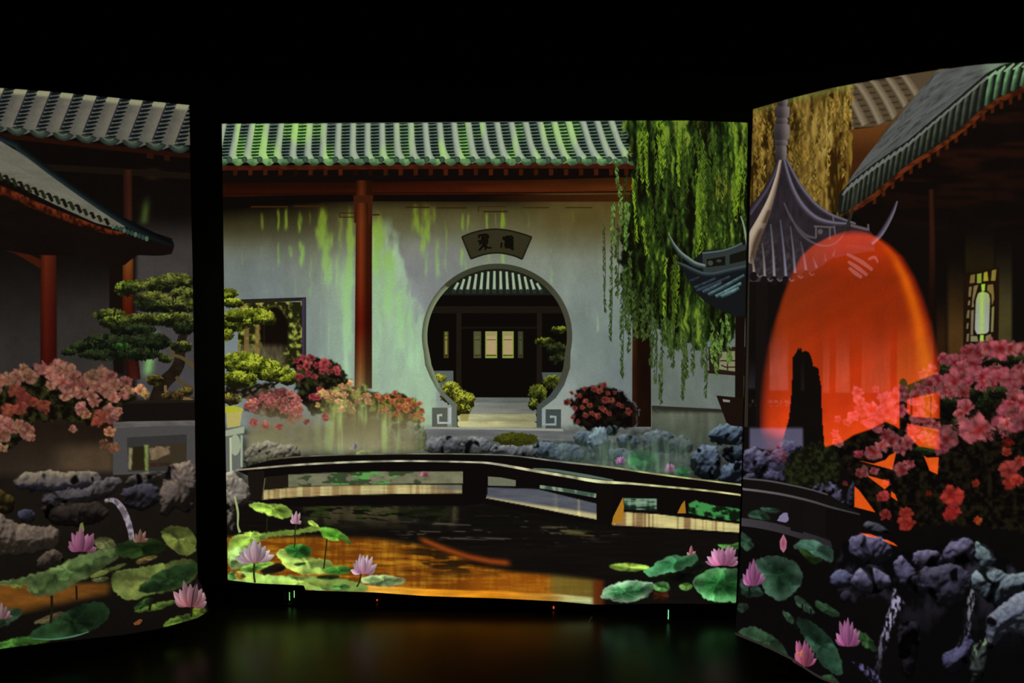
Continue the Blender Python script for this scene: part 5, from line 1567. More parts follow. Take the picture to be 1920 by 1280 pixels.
leaf(SL, L, 28.1, [(214, 1024), (240, 1012), (272, 1008), (300, 1012), (314, 1026), (292, 1040), (250, 1046), (222, 1044)], (30, 50, 18), (44, 66, 26), seed=48)
leaf(SL, L, 28.3, [(246, 1148), (280, 1134), (322, 1124), (334, 1128), (300, 1142), (260, 1148)], (110, 140, 50), (96, 126, 46), seed=49)
leaf(SL, L, 28.3, [(300, 1176), (320, 1158), (352, 1150), (391, 1146), (370, 1160), (330, 1172)], (40, 66, 24), (110, 140, 50), seed=50)
leaf(SL, L, 28.5, [(362, 1138), (378, 1136), (391, 1146), (372, 1152), (360, 1150)], (150, 170, 50), (120, 140, 40), seed=51)
leaf(SL, L, 28.0, [(250, 1052), (280, 1042), (296, 1040), (292, 1046), (260, 1060)], (128, 112, 60), (116, 100, 50), seed=52)
leaf(SL, L, 28.0, [(166, 1078), (200, 1064), (240, 1054), (230, 1062), (200, 1074), (176, 1084)], (120, 126, 60), (110, 120, 56), seed=53)
leaf(SL, L, 28.0, [(168, 1086), (200, 1080), (206, 1086), (180, 1092)], (106, 118, 70), (100, 110, 60), seed=54)
leaf(SL, L, 28.0, [(20, 1096), (40, 1088), (52, 1094), (40, 1104), (20, 1102)], (130, 138, 50), (110, 124, 46), seed=55)
leaf(SL, L, 28.0, [(60, 1168), (90, 1152), (128, 1144), (110, 1158), (80, 1170)], (120, 106, 70), (100, 90, 56), seed=56)
leaf(SL, L, 28.2, [(196, 940), (200, 938), (202, 942), (198, 944)], (110, 120, 70), (100, 110, 60), seed=57)
leaf(SL, L, 27.9, [(178, 1010), (196, 1004), (214, 1012), (218, 1024), (196, 1030), (180, 1028)], (124, 126, 74), (110, 116, 66), seed=58)
leaf(SL, L, 28.6, [(246, 1146), (262, 1126), (290, 1118), (280, 1134)], (44, 74, 30), (50, 84, 36), seed=59)
for (pts, w) in [([(97, 1116), (97, 1140), (95, 1168)], 5), ([(143, 1098), (144, 1124)], 4), ([(284, 1122), (280, 1144)], 5), ([(360, 1132), (358, 1156)], 4)]:
    one(SL, 'lotus_stem', L, 29.2, 'strip', pts, w, (26, 24, 14), n=8)
lotus(SL, L, 30, 154, 1034, 66, 46, (196, 130, 158), (150, 70, 110), 51, label='pink lotus flower between rocks and leaves')
lotus(SL, L, 30, 357, 1138, 76, 54, (214, 168, 176), (186, 100, 108), 52, label='pink lotus flower in the curling screen corner')
lotus(SL, L, 30, 263, 1016, 30, 26, (180, 140, 120), (150, 90, 80), 53, n_pet=5)
lotus(SL, L, 30, 4, 1160, 40, 30, (170, 140, 140), (130, 90, 94), 54, n_pet=7)
one(SL, 'lotus_bud', L, 30, 'blob', [(147, 998), (150, 982), (155, 978), (158, 992), (156, 1000)], (126, 122, 70), rings=2, n=16)
one(SL, 'fish', L, 29, 'blob', [(250, 1168), (262, 1160), (268, 1162), (262, 1170), (252, 1172)], (130, 74, 36), rings=2, n=16)
# narrow side strip of the curling corner catches its own slice of picture
one(SL, 'cloth_fold', L, 34, 'strip', [(371, 1086), (364, 1106), (360, 1130), (357, 1154)], [1.5, 2, 2, 1.5], (40, 26, 18), n=14)
# ================================================================== RIGHT SCREEN
SR = Screen('right wing projection screen showing a pavilion spire, azaleas and an orange sun disc',
            (1393, 1000, 5.67), (1920, 1000, 4.63),
            top=[(1412, 205), (1480, 185), (1560, 165), (1640, 150), (1700, 140), (1760, 130), (1850, 120), (1920, 117), (2150, 106)],
            bottom=[(1378, 1190), (1400, 1199), (1440, 1215), (1477, 1233), (1535, 1271), (1600, 1296), (1920, 1392), (2150, 1470)],
            left=[(1412, 205), (1406, 400), (1403, 520), (1398, 700), (1393, 900), (1388, 1050), (1378, 1190)],
            right=[(2150, 106), (2150, 1470)])
SR.gain, SR.sat = 0.86, 0.94
panel_back(SR)
Q = SR.root


def right_bg(X, Y):
    c = ramp(Y, [(100, (20, 14, 9)), (300, (17, 11, 8)), (600, (18, 13, 10)), (800, (18, 13, 11)), (1000, (14, 11, 10)), (1300, (12, 10, 10))])
    red = ss(0.5, 0.8, fbm(X, Y, 90, 16, 2, 3)) * ss(1620, 1720, X) * ss(480, 300, Y)
    c = mixc_arr(c, (44, 18, 10), red * 0.7)
    o1 = ss(1862, 1870, X) * ss(1900, 1894, X) * ss(440, 600, Y) * ss(680, 660, Y)
    c = mixc_arr(c, (76, 68, 34), o1)
    o2 = ss(1772, 1782, X) * ss(1812, 1806, X) * ss(470, 640, Y + (1800 - X) * 0.3) * ss(690, 670, Y)
    c = mixc_arr(c, (82, 54, 22), o2)
    o3 = ss(1752, 1760, X) * ss(1776, 1770, X) * ss(540, 640, Y) * ss(690, 670, Y)
    c = mixc_arr(c, (58, 32, 14), o3 * 0.8)
    o4 = ss(1808, 1812, X) * ss(1866, 1862, X) * ss(420, 500, Y) * ss(520, 505, Y)
    c = mixc_arr(c, (36, 28, 12), o4)
    # light bays between the pavilion posts
    for x0, x1, y0, y1, cc in [(1443, 1478, 600, 732, (84, 62, 58)), (1404, 1416, 660, 728, (62, 58, 70)), (1543, 1555, 600, 736, (86, 56, 40)), (1567, 1593, 600, 736, (98, 62, 44)),
                               (1616, 1670, 600, 736, (88, 54, 36)), (1682, 1750, 580, 736, (76, 62, 22)), (1502, 1508, 655, 732, (44, 34, 32))]:
        m = ss(x0 - 1, x0 + 1, X) * ss(x1 + 1, x1 - 1, X) * ss(y0 - 3, y0 + 110, Y) * ss(y1 + 2, y1 - 2, Y)
        c = mixc_arr(c, cc, m * (0.7 + 0.5 * fbm(X, Y, 5, 40, 2, 5)))
    gp = ss(1403, 1408, X) * ss(1508, 1503, X) * ss(798, 806, Y) * ss(848, 840, Y)
    c = mixc_arr(c, (96, 92, 118), gp)
    rail = ss(748, 751, Y) * ss(764, 760, Y) * ss(1402, 1410, X) * ss(1484, 1478, X) * ss(0.52, 0.68, vnoise(X / 2.6, np.floor(Y / 5.0), 8))
    c = mixc_arr(c, (110, 90, 80), rail * 0.7)
    c = c * (0.9 + 0.2 * fbm(X, Y, 30, 30, 3, 24))[..., None]
    return c, 1.0


sheet(SR, 'picture_ground', Q, 0.0, right_bg, 310, 480, label='dark projected courtyard behind pavilion and azaleas')

# golden willow


def gold_fn(X, Y):
    n = fbm(X, Y, 5, 24, 4, 31)
    b = fbm(X, Y, 30, 60, 2, 32)
    k = np.clip((n - 0.40) * 2.4 + (b - 0.5) * 1.4 + 0.25 * ss(1475, 1500, X) - 0.1, 0, 1)
    c = ramp(k, [(0, (48, 32, 8)), (0.4, (112, 86, 26)), (0.75, (164, 130, 50)), (1, (192, 164, 78))])
    c = mixc_arr(c, (158, 126, 52), 0.5 * ss(1490, 1510, X) * ss(1560, 1530, X))
    c = mixc_arr(c, (120, 140, 60), 0.5 * ss(14, 4, Y - interp(X, SR.top)))
    edge = 1604 - 14 * fbm(X * 0, Y, 8, 8, 2, 7)
    a = ss(2, -4, X - edge) * ss(430, 400, Y + 30 * fbm(X, Y * 0, 6, 6, 2, 9))
    dk = ss(1545, 1570, X) * ss(0.5, 0.62, fbm(X, Y, 7, 40, 3, 12)) * ss(240, 270, Y)
    c = mixc_arr(c, (58, 32, 8), dk)
    return c, a


gw_ = patch(SR, 'willow_curtain', Q, 4, (1396, 150, 1612, 432), 2.0, gold_fn, label='golden willow foliage behind the spire')
rs = np.random.RandomState(9)
for k in range(60):
    x = 1408 + rs.rand() * 190
    y0 = 165 + rs.rand() * 180
    a = Acc()
    g = 0.6 + 0.6 * rs.rand()
    a.strip([(x, y0), (x, y0 + 44)], 1.0, np.array((90, 70, 16)) * g, n=4, lay=-0.1)
    blade_dabs(a, x, y0, y0 + 40 + rs.rand() * 50, rs, np.array((96, 70, 20)) * g, np.array((170, 136, 54)) * g, w=3.0, sway=2, dens=0.35, ln=6)
    a.emit(SR, 'willow_strand', gw_, 4.5 + (k % 8) * 0.15)

# far tiled roof (tan) and its eave
acc = Acc()
acc.poly([(1596, 150), (1700, 132), (1780, 124), (1700, 206), (1660, 236), (1597, 240)], (92, 76, 52))
fr_ = acc.emit(SR, 'tiled_roof', Q, 3, label='tan tile rows behind the large grey roof')
for i in range(1, 6):
    xb = 1550 + i * 30
    yb = 236 - (xb - 1600) * 0.10
    one(SR, 'roof_ridge', fr_, 3.6, 'strip', [(xb + 42, yb - 4), (xb + 20, yb - 48), (xb - 12, yb - 96)], [15, 14, 12], lambda X, Y, T, U: mixc((110, 94, 70), (176, 158, 128), ss(1, -0.4, np.abs(U + 0.2))), n=10)
    for k in range(9):
        t = k / 8
        x, y = xb + 26 - 50 * t, yb - 6 - 84 * t
        one(SR, 'valley_tile', fr_, 4.0, 'poly', [(x - 7, y + 1.6), (x - 2, y - 1.4), (x + 7, y - 1.8), (x + 8, y + 1.0), (x, y + 2.4)], (66, 52, 34))
one(SR, 'verge_board', Q, 5.8, 'strip', [(1650, 258), (1690, 216), (1730, 176), (1772, 128)], [8, 14, 16, 18], lambda X, Y, T, U: mixc((84, 58, 26), (116, 96, 56), T), n=20)
one(SR, 'eave_underside', Q, 4.6, 'blob', [(1593, 243), (1640, 238), (1676, 228), (1664, 262), (1630, 305), (1600, 330), (1592, 330)], lambda X, Y, T: mixc((112, 62, 24), (70, 36, 12), ss(238, 300, Y)), rings=5, n=50)
one(SR, 'willow_fringe', Q, 5, 'blob', [(1574, 250), (1600, 246), (1598, 300), (1592, 350), (1584, 380), (1572, 360), (1570, 300)], lambda X, Y, T: mixc((60, 32, 8), (150, 116, 36), ss(0.42, 0.66, fbm(X, Y, 6, 30, 3, 21))), rings=6, n=60, jit=0.08)

# large grey roof with scalloped tile ends
acc = Acc()
grey = [(1756, 133), (1800, 126), (1832, 121), (2160, 100), (2160, 110), (1862, 134), (1846, 148), (1832, 160), (1800, 180), (1766, 212), (1730, 244), (1700, 268), (1662, 302), (1620, 340), (1588, 360), (1580, 362), (1592, 338), (1622, 296), (1664, 244), (1700, 200)]


def grey_col(X, Y, T):
    u = (X - 1590) * 0.62 + (Y - 350) * 0.78   # across the slope
    v = (X - 1590) * 0.78 - (Y - 350) * 0.62
    f = fbm(v, u, 60, 3.2, 3, 14)
    c = np.array([100., 102., 98.]) * (0.72 + 0.5 * f)[..., None]
    c = mixc_arr(c, (52, 52, 50), ss(0.62, 0.70, fbm(v, u, 16, 2.6, 2, 15)) * 0.7)
    return mixc_arr(c, (136, 160, 128), ss(1838, 1856, X) * 0.8)


acc.blob(grey, grey_col, rings=16, n=140, center=(1715, 222))
big = acc.emit(SR, 'great_roof', Q, 6, label='large grey sloping roof with scalloped tile ends')
GU = [(1572, 378), (1589, 357), (1640, 317), (1702, 275), (1760, 226), (1804, 189), (1850, 149), (1880, 133), (1920, 124), (2160, 60)]
GL = [(1572, 402), (1600, 390), (1638, 362), (1702, 308), (1760, 269), (1804, 237), (1859, 191), (1920, 161), (2160, 62)]
xs_ = np.linspace(1572, 2000, 60)
acc = Acc()
acc.poly([(x, y) for x, y in zip(xs_, interp(xs_, GU) - 12)] + [(x, y) for x, y in zip(xs_[::-1], interp(xs_, GL)[::-1] + 2)], (26, 29, 22))
acc.emit(SR, 'tile_bed', big, 6.4)
x = 1582.0
while x < 1990:
    s_ = 0.75 + (x - 1580) / 360.0 * 0.85
    yu, yl = interp(np.array([x + 4 * s_]), GU)[0], interp(np.array([x - 4 * s_]), GL)[0]
    g = np.array((64, 70, 56)) if x < 1846 else np.array((96, 136, 92))
    one(SR, 'tile_end', big, 7, 'strip', [(x + 4 * s_, yu - 1), (x + 1, yu * 0.6 + yl * 0.4), (x - 3 * s_, yl - 1)], [6 * s_, 7 * s_, 6.5 * s_],
        lambda X, Y, T, U, g=g: mixc(g * 0.35, g * 1.2, ss(-0.9, 0.6, U)) * ((1.2 - 0.55 * T) * (0.75 + 0.5 * fbm(X, Y, 6, 6, 2, 4)))[..., None], n=8)
    one(SR, 'tile_lip', big, 7.2, 'strip', [(x - 3 * s_, yu + 4), (x + 4 * s_, yu - 3), (x + 10 * s_, yu - 11)], [2.5, 5, 3], np.array((122, 122, 116)) if x < 1846 else np.array((150, 186, 140)), n=8)
    x += 11.5 * s_
one(SR, 'eave_board', big, 7.4, 'strip', [(1592, 398), (1638, 368), (1702, 314), (1760, 276), (1804, 243), (1859, 197), (1920, 167), (2160, 50)], [9, 9, 8, 8, 8, 9, 10, 12],
    lambda X, Y, T, U: mixc((56, 22, 8), (116, 48, 18), ss(0.3, 0.7, vnoise(X / 5.0, Y / 5.0, 5))), n=90)
for i in range(17):
    x = 1640 + i * 17
    y = interp(np.array([x]), [(1590, 404), (1638, 373), (1702, 319), (1760, 281), (1804, 248), (1859, 202), (1920, 172)])[0]
    one(SR, 'rafter_end', big, 7.2, 'poly', [(x - 4, y - 3), (x + 3, y - 7), (x + 3, y + 10), (x - 3, y + 12)], (76, 30, 11))
one(SR, 'column', Q, 5.5, 'strip', [(1746, 355), (1748, 480), (1746, 600)], [10, 14, 14], lambda X, Y, T, U: mixc((24, 12, 8), (66, 32, 18), ss(1, 0, np.abs(U)) * ss(1.0, 0.3, T)), n=14)

# lattice window with bright pane
acc = Acc()
acc.poly([(1806, 518), (1874, 498), (1872, 664), (1806, 664)], (34, 20, 10))
lw = acc.emit(SR, 'lattice_window', Q, 6, label='bright lattice window in the dark courtyard wall')
one(SR, 'pane', lw, 6.6, 'blob', [(1834, 550), (1842, 546), (1854, 550), (1856, 560), (1854, 620), (1850, 625), (1832, 626), (1828, 618), (1830, 562)],
    lambda X, Y, T: mixc_arr(ramp(Y, [(545, (176, 190, 110)), (580, (168, 176, 150)), (625, (182, 186, 176))]), (186, 226, 104), np.exp(-((X - 1841) / 4.0) ** 2)), rings=5, n=40)
for pts, cc in [([(1820, 516), (1828, 514), (1827, 530), (1818, 531)], (136, 112, 50)), ([(1832, 514), (1840, 512), (1840, 530), (1832, 531)], (150, 170, 60)), ([(1845, 511), (1851, 509), (1853, 526), (1844, 527)], (176, 170, 40)), ([(1860, 507), (1868, 505), (1866, 526), (1858, 526)], (150, 132, 50)),
                ([(1817, 538), (1822, 537), (1820, 556), (1816, 556)], (130, 112, 64)), ([(1826, 536), (1834, 534), (1830, 546), (1824, 552), (1826, 575), (1822, 576)], (140, 120, 72)), ([(1840, 533), (1847, 532), (1846, 545), (1841, 546)], (176, 226, 66)), ([(1852, 534), (1862, 533), (1864, 560), (1860, 572), (1859, 552), (1851, 544)], (140, 116, 56)),
                ([(1816, 564), (1819, 563), (1818, 572), (1815, 572)], (140, 124, 92)), ([(1821, 582), (1826, 581), (1824, 628), (1820, 628)], (132, 116, 84)), ([(1814, 582), (1818, 581), (1817, 596), (1812, 596)], (126, 108, 70)), ([(1860, 576), (1864, 574), (1862, 622), (1858, 622)], (146, 142, 84)),
                ([(1813, 606), (1816, 605), (1815, 616), (1812, 616)], (130, 116, 84)), ([(1820, 630), (1832, 630), (1834, 640), (1820, 640)], (140, 134, 96)), ([(1838, 628), (1844, 628), (1844, 642), (1837, 642)], (186, 230, 90)), ([(1848, 630), (1858, 626), (1858, 640), (1848, 640)], (140, 120, 70)), ([(1813, 626), (1817, 625), (1816, 640), (1812, 640)], (126, 110, 74))]:
    one(SR, 'pane', lw, 6.6, 'poly', pts, cc)

# pavilion with spire
pv_out = [(1458, 298), (1474, 298), (1482, 318), (1496, 346), (1516, 374), (1544, 396), (1572, 410), (1600, 420), (1628, 428), (1640, 446), (1640, 470), (1600, 476), (1560, 484), (1540, 500), (1516, 514), (1490, 524), (1450, 528), (1403, 528), (1400, 480), (1404, 396), (1420, 378), (1440, 346), (1452, 318)]


def pv_col(X, Y, T):
    c = mixc((34, 28, 32), (58, 50, 56), fbm(X, Y, 6, 20, 3, 5))
    tick = ss(0.55, 0.72, vnoise(X / 4.0, Y / 2.4, 6)) * ss(420, 470, Y) * ss(1520, 1480, X)
    return mixc_arr(c, (86, 72, 66), tick * 0.6)


acc = Acc()
acc.blob(pv_out, pv_col, rings=16, n=110, center=(1468, 440))
pv = acc.emit(SR, 'pavilion_roof', Q, 10, label='purple-grey pavilion roof with a ringed spire')
one(SR, 'pavilion_wall', pv, 9.6, 'blob', [(1403, 522), (1560, 500), (1560, 560), (1500, 600), (1440, 600), (1401, 600)], (20, 15, 13), rings=2, n=30)
for (y0, y1, hw) in [(184, 199, 10), (199, 221, 14), (221, 232, 12), (232, 262, 15), (262, 273, 13), (273, 300, 11)]:
    cx = 1467 - (y0 - 184) * 0.03
    one(SR, 'spire_ring', pv, 12, 'blob', [(cx - hw * 0.8, y0), (cx + hw * 0.8, y0), (cx + hw, y0 + 4), (cx + hw, y1 - 4), (cx + hw * 0.8, y1), (cx - hw * 0.8, y1), (cx - hw, y1 - 4), (cx - hw, y0 + 4)],
        lambda X, Y, T, cx=cx, hw=hw, y0=y0, y1=y1: mixc((50, 44, 46), (142, 128, 122), ss(-0.4, 0.95, (X - cx) / hw) * 0.8 + 0.2 * ss(y1, y0, Y)), rings=4, n=30)
PURP = lambda X, Y, T, U: mixc((52, 46, 56), (140, 130, 146), ss(1.0, -0.2, np.abs(U + 0.3)))
one(SR, 'hip_ridge', pv, 12, 'strip', [(1460, 300), (1452, 322), (1438, 352), (1420, 378), (1404, 400)], [5, 7, 8, 9, 10], lambda X, Y, T, U: mixc((40, 34, 42), (84, 78, 92), ss(0.8, -0.8, U)), n=20)
one(SR, 'hip_ridge', pv, 12.6, 'strip', [(1464, 300), (1458, 330), (1446, 372), (1430, 412), (1412, 450), (1400, 492)], [5, 7, 12, 20, 26, 26],
    lambda X, Y, T, U: mixc_arr(mixc((96, 76, 62), (200, 178, 152), ss(-0.9, 0.3, U)), (70, 50, 34), 0.85 * np.exp(-((U + 0.35) / 0.16) ** 2) * ss(0.35, 0.5, T) * ss(0.45, 0.6, vnoise(T * 22, T * 0, 4))), n=40)
one(SR, 'hip_ridge', pv, 12.4, 'strip', [(1470, 300), (1478, 330), (1490, 362), (1508, 390), (1532, 410), (1560, 418), (1590, 420)], [6, 8, 10, 11, 11, 9, 6], PURP, n=30)
one(SR, 'hip_ridge', pv, 12.2, 'strip', [(1474, 298), (1488, 326), (1506, 356), (1530, 384), (1556, 402), (1582, 412), (1604, 420)], [5, 6, 8, 8, 7, 6, 5], PURP, n=30)
one(SR, 'hip_ridge', pv, 12.1, 'strip', [(1480, 400), (1496, 430), (1516, 450), (1540, 460), (1562, 458), (1578, 444), (1588, 424)], [4, 6, 6, 5, 4, 4, 3], lambda X, Y, T, U: mixc((46, 40, 46), (104, 94, 100), ss(1, 0, np.abs(U))), n=30)
one(SR, 'hip_ridge', pv, 12.1, 'strip', [(1470, 380), (1486, 414), (1510, 440), (1530, 446)], [3, 4, 5, 4], (84, 76, 84), n=16)
for pts, w in [([(1530, 424), (1530, 446)], 3), ([(1526, 424), (1562, 426)], 3), ([(1556, 426), (1556, 448)], 3), ([(1595, 422), (1626, 430), (1630, 430)], 5), ([(1628, 420), (1628, 432)], 3), ([(1562, 405), (1566, 440)], 3)]:
    one(SR, 'ridge_trim', pv, 12.3, 'strip', pts, w, (104, 92, 94), n=6)
one(SR, 'box_carving', pv, 12.3, 'blob', ellipse(1538, 434, 5, 5, 12), (96, 86, 86), rings=1, n=12)
for k, (a0, b0, cc) in enumerate([((1409, 478), (1414, 514), (190, 168, 152)), ((1429, 455), (1434, 522), (170, 156, 156)), ((1445, 420), (1452, 522), (166, 160, 172)), ((1463, 412), (1474, 522), (150, 150, 172)), ((1482, 424), (1491, 516), (150, 140, 154)), ((1501, 452), (1512, 511), (140, 124, 136)), ((1523, 482), (1531, 502), (140, 110, 118)), ((1544, 470), (1548, 490), (110, 84, 88)), ((1566, 460), (1562, 480), (110, 84, 88))]):
    one(SR, 'tile_row', pv, 12.8, 'strip', [a0, ((a0[0] + b0[0]) / 2 + 1, (a0[1] + b0[1]) / 2), b0], [3.5, 4.5, 6], lambda X, Y, T, U, cc=cc: mixc(np.array(cc) * 0.5, np.array(cc) * 1.05, ss(1.0, 0.0, np.abs(U))) * (0.6 + 0.45 * T)[..., None], n=14)
    if b0[1] > 505:
        one(SR, 'tile_cap', pv, 13.2, 'blob', ellipse(b0[0] - 1, b0[1] + 4, 7.5, 9, 14), (26, 20, 20), rings=1, n=14)
        one(SR, 'tile_lip', pv, 13.4, 'strip', [(b0[0] + 5, b0[1]), (b0[0] + 10, b0[1] + 5), (b0[0] + 15, b0[1] + 2)], 2.5, np.array(cc) * 0.6, n=6)
for k, pts in enumerate([[(1588, 476), (1614, 490), (1636, 506)], [(1590, 490), (1608, 502), (1626, 516)], [(1592, 502), (1604, 512), (1616, 520)], [(1588, 460), (1612, 464), (1640, 468)], [(1628, 486), (1640, 482), (1646, 492)]]):
    one(SR, 'tile_row', pv, 12.8, 'strip', pts, [5, 8, 6] if k < 4 else [4, 6, 3], (112, 82, 80) if k != 3 else (70, 48, 46), n=8)
one(SR, 'ridge_horn', pv, 12.6, 'strip', [(1634, 456), (1650, 440), (1664, 418), (1675, 396), (1682, 377)], [8, 9, 8, 6, 3], lambda X, Y, T, U: mixc((52, 46, 56), (122, 116, 130), ss(-0.8, 0.6, U)), n=20)
one(SR, 'ridge_horn', pv, 12.5, 'strip', [(1578, 440), (1592, 414), (1600, 384), (1607, 348)], [5, 5, 5, 5], (46, 44, 34), n=16)
one(SR, 'pavilion_post', pv, 9.8, 'strip', [(1429, 525), (1428, 640), (1428, 800)], 22, (24, 18, 16), n=8)
one(SR, 'pavilion_post', pv, 9.8, 'strip', [(1401, 525), (1398, 800)], 8, (52, 44, 34), n=8)

# ---- hedge, rocks and bridge end
LAV = (120, 114, 150)
for k, (pts, hi, lo) in enumerate([
    ([(1392, 850), (1406, 840), (1430, 838), (1444, 850), (1440, 872), (1424, 892), (1394, 892)], (132, 128, 160), (26, 24, 34)),
    ([(1436, 862), (1452, 846), (1462, 828), (1486, 822), (1506, 838), (1494, 858), (1480, 870), (1472, 906), (1440, 904)], (126, 120, 156), (40, 36, 52)),
    ([(1394, 890), (1420, 886), (1450, 880), (1472, 892), (1474, 908), (1394, 902)], (112, 106, 140), (34, 30, 44)),
    ([(1514, 910), (1524, 898), (1544, 898), (1566, 908), (1580, 928), (1586, 950), (1560, 946), (1552, 926), (1530, 918)], (150, 144, 180), (30, 27, 38)),
    ([(1584, 938), (1594, 912), (1602, 892), (1604, 950), (1590, 956)], (84, 80, 104), (28, 26, 34)),
    ([(1614, 984), (1630, 976), (1660, 986), (1672, 1000), (1640, 998)], (104, 104, 116), (30, 30, 34)),
]):
    rock(SR, Q, 14 + k * 0.4, pts, hi, lo, 700 + k, scale=14)
ppatch(SR, 'hedge', Q, 16, [(1472, 906), (1476, 870), (1486, 846), (1508, 836), (1540, 830), (1566, 842), (1578, 866), (1574, 896), (1550, 912), (1510, 916)],
       lambda X, Y, D: mixc((17, 16, 10), (42, 48, 20), ss(0.35, 0.75, fbm(X, Y, 6, 6, 4, 8))), warp=6, wsc=10, soft=3, seed=4, label='dark green clipped hedge behind the bridge end')
acc = Acc()
acc.poly([(1388, 897), (1445, 902), (1514, 917), (1552, 926), (1612, 962), (1616, 1002), (1556, 1016), (1500, 1000), (1460, 988), (1388, 976)], (22, 17, 16))
rb = acc.emit(SR, 'footbridge', Q, 18, label='dark curved end of the footbridge')
one(SR, 'handrail', rb, 19, 'strip', [(1388, 896), (1445, 902), (1514, 916), (1552, 927)], [3, 3, 2.5, 2], (94, 86, 88), n=20)
one(SR, 'handrail', rb, 19, 'strip', [(1388, 916), (1430, 921), (1473, 928), (1520, 939), (1560, 951), (1612, 964)], [4, 4, 4, 4, 3.4, 2.4], lambda X, Y, T, U: mixc((120, 116, 118), (64, 60, 64), T), n=30)
one(SR, 'bridge_deck', rb, 18.8, 'strip', [(1388, 978), (1420, 982), (1459, 990), (1500, 1002), (1540, 1014), (1562, 1022)], [15, 15, 15, 14, 13, 10], lambda X, Y, T, U: mixc((70, 65, 70), (44, 40, 44), T), n=30)
one(SR, 'bridge_underside', rb, 18.4, 'poly', [(1388, 984), (1460, 998), (1560, 1028), (1562, 1060), (1388, 1010)], (16, 12, 12))
one(SR, 'bridge_post', rb, 18.9, 'poly', [(1482, 936), (1506, 940), (1506, 1000), (1482, 994)], (20, 16, 15))
one(SR, 'bridge_post', rb, 18.9, 'poly', [(1548, 952), (1616, 966), (1610, 1030), (1562, 1030), (1556, 1010), (1548, 1004)], (17, 13, 12))
leaf(SR, rb, 18.7, [(1400, 966), (1412, 956), (1428, 955), (1446, 970), (1440, 976), (1418, 972)], (44, 76, 56), (56, 90, 66), seed=61)
leaf(SR, rb, 18.6, [(1424, 950), (1446, 952), (1466, 956), (1452, 962), (1430, 958)], (50, 80, 62), (58, 90, 70), seed=62)
one(SR, 'iris_bloom', rb, 19.2, 'blob', [(1456, 976), (1462, 966), (1470, 960), (1478, 960), (1478, 974), (1474, 980), (1466, 978)], (140, 132, 168), rings=2, n=20, jit=0.2)

# ---- lower rocks and falls
ppatch(SR, 'rock_bank', Q, 19.5, [(1560, 1090), (1590, 1010), (1650, 1004), (1690, 1040), (1780, 1012), (1830, 1010), (1900, 1060), (2140, 1060), (2140, 1420), (1900, 1370), (1700, 1320), (1690, 1180), (1660, 1120), (1600, 1130)],
       lambda X, Y, D: mixc((10, 9, 10), (46, 43, 54), ss(0.45, 0.75, fbm(X, Y, 26, 40, 4, 51)) * ss(1240, 1060, Y)), step=2.4, warp=6, wsc=14, soft=4, seed=52)
for k, (pts, hi, lo) in enumerate([
    ([(1590, 1010), (1604, 1002), (1630, 1002), (1660, 1012), (1676, 1030), (1672, 1050), (1650, 1060), (1620, 1056), (1594, 1040)], (133, 125, 163), (26, 23, 30)),
    ([(1556, 1092), (1564, 1072), (1584, 1066), (1602, 1080), (1598, 1094), (1580, 1104), (1566, 1104)], (122, 125, 163), (26, 25, 34)),
    ([(1594, 1088), (1606, 1070), (1626, 1062), (1648, 1066), (1668, 1080), (1678, 1096), (1656, 1106), (1626, 1116), (1604, 1106)], (148, 143, 179), (38, 35, 46)),
    ([(1676, 1066), (1682, 1044), (1694, 1042), (1704, 1052), (1720, 1080), (1742, 1104), (1730, 1114), (1706, 1100), (1684, 1092)], (138, 130, 166), (30, 27, 36)),
    ([(1708, 1046), (1714, 1033), (1740, 1030), (1764, 1036), (1770, 1052), (1754, 1072), (1726, 1070)], (148, 138, 174), (36, 32, 42)),
    ([(1720, 1066), (1760, 1060), (1800, 1056), (1826, 1080), (1812, 1120), (1790, 1140), (1760, 1136), (1740, 1112)], (92, 87, 110), (22, 20, 26)),
    ([(1766, 1040), (1780, 1016), (1808, 1006), (1828, 1018), (1830, 1050), (1800, 1058), (1770, 1054)], (138, 130, 166), (34, 30, 40)),
    ([(1826, 1014), (1840, 1022), (1860, 1036), (1872, 1056), (1852, 1066), (1828, 1060)], (148, 174, 171), (36, 42, 48)),
    ([(1816, 1096), (1826, 1068), (1850, 1060), (1876, 1068), (1904, 1080), (1940, 1060), (1940, 1104), (1900, 1116), (1876, 1140), (1850, 1130), (1836, 1110)], (158, 179, 184), (26, 30, 38)),
    ([(1850, 1156), (1868, 1140), (1900, 1116), (1960, 1090), (2150, 1080), (2150, 1220), (1940, 1210), (1900, 1184), (1880, 1190), (1860, 1220), (1846, 1210)], (168, 176, 192), (40, 44, 54)),
    ([(1764, 1244), (1770, 1226), (1792, 1216), (1808, 1196), (1812, 1180), (1826, 1194), (1822, 1230), (1800, 1262), (1776, 1262)], (128, 125, 171), (20, 18, 26)),
    ([(1818, 1214), (1836, 1202), (1852, 1200), (1850, 1240), (1840, 1280), (1820, 1290)], (92, 107, 99), (18, 18, 18)),
    ([(1574, 1112), (1590, 1106), (1600, 1118), (1586, 1132), (1576, 1126)], (69, 66, 84), (26, 24, 30)),
    ([(1680, 1180), (1700, 1160), (1730, 1170), (1720, 1240), (1700, 1280), (1690, 1240)], (51, 47, 58), (15, 13, 15)),
]):
    rock(SR, Q, 20 + (k % 7) * 0.4, pts, hi, lo, 740 + k, scale=22, n=90, holes=0.36)
FALL = lambda X, Y, T, U: mixc((34, 31, 38), (134, 126, 156), ss(0.42, 0.7, fbm(X, Y, 3.5, 8, 2, 5)) * (1 - 0.4 * T))
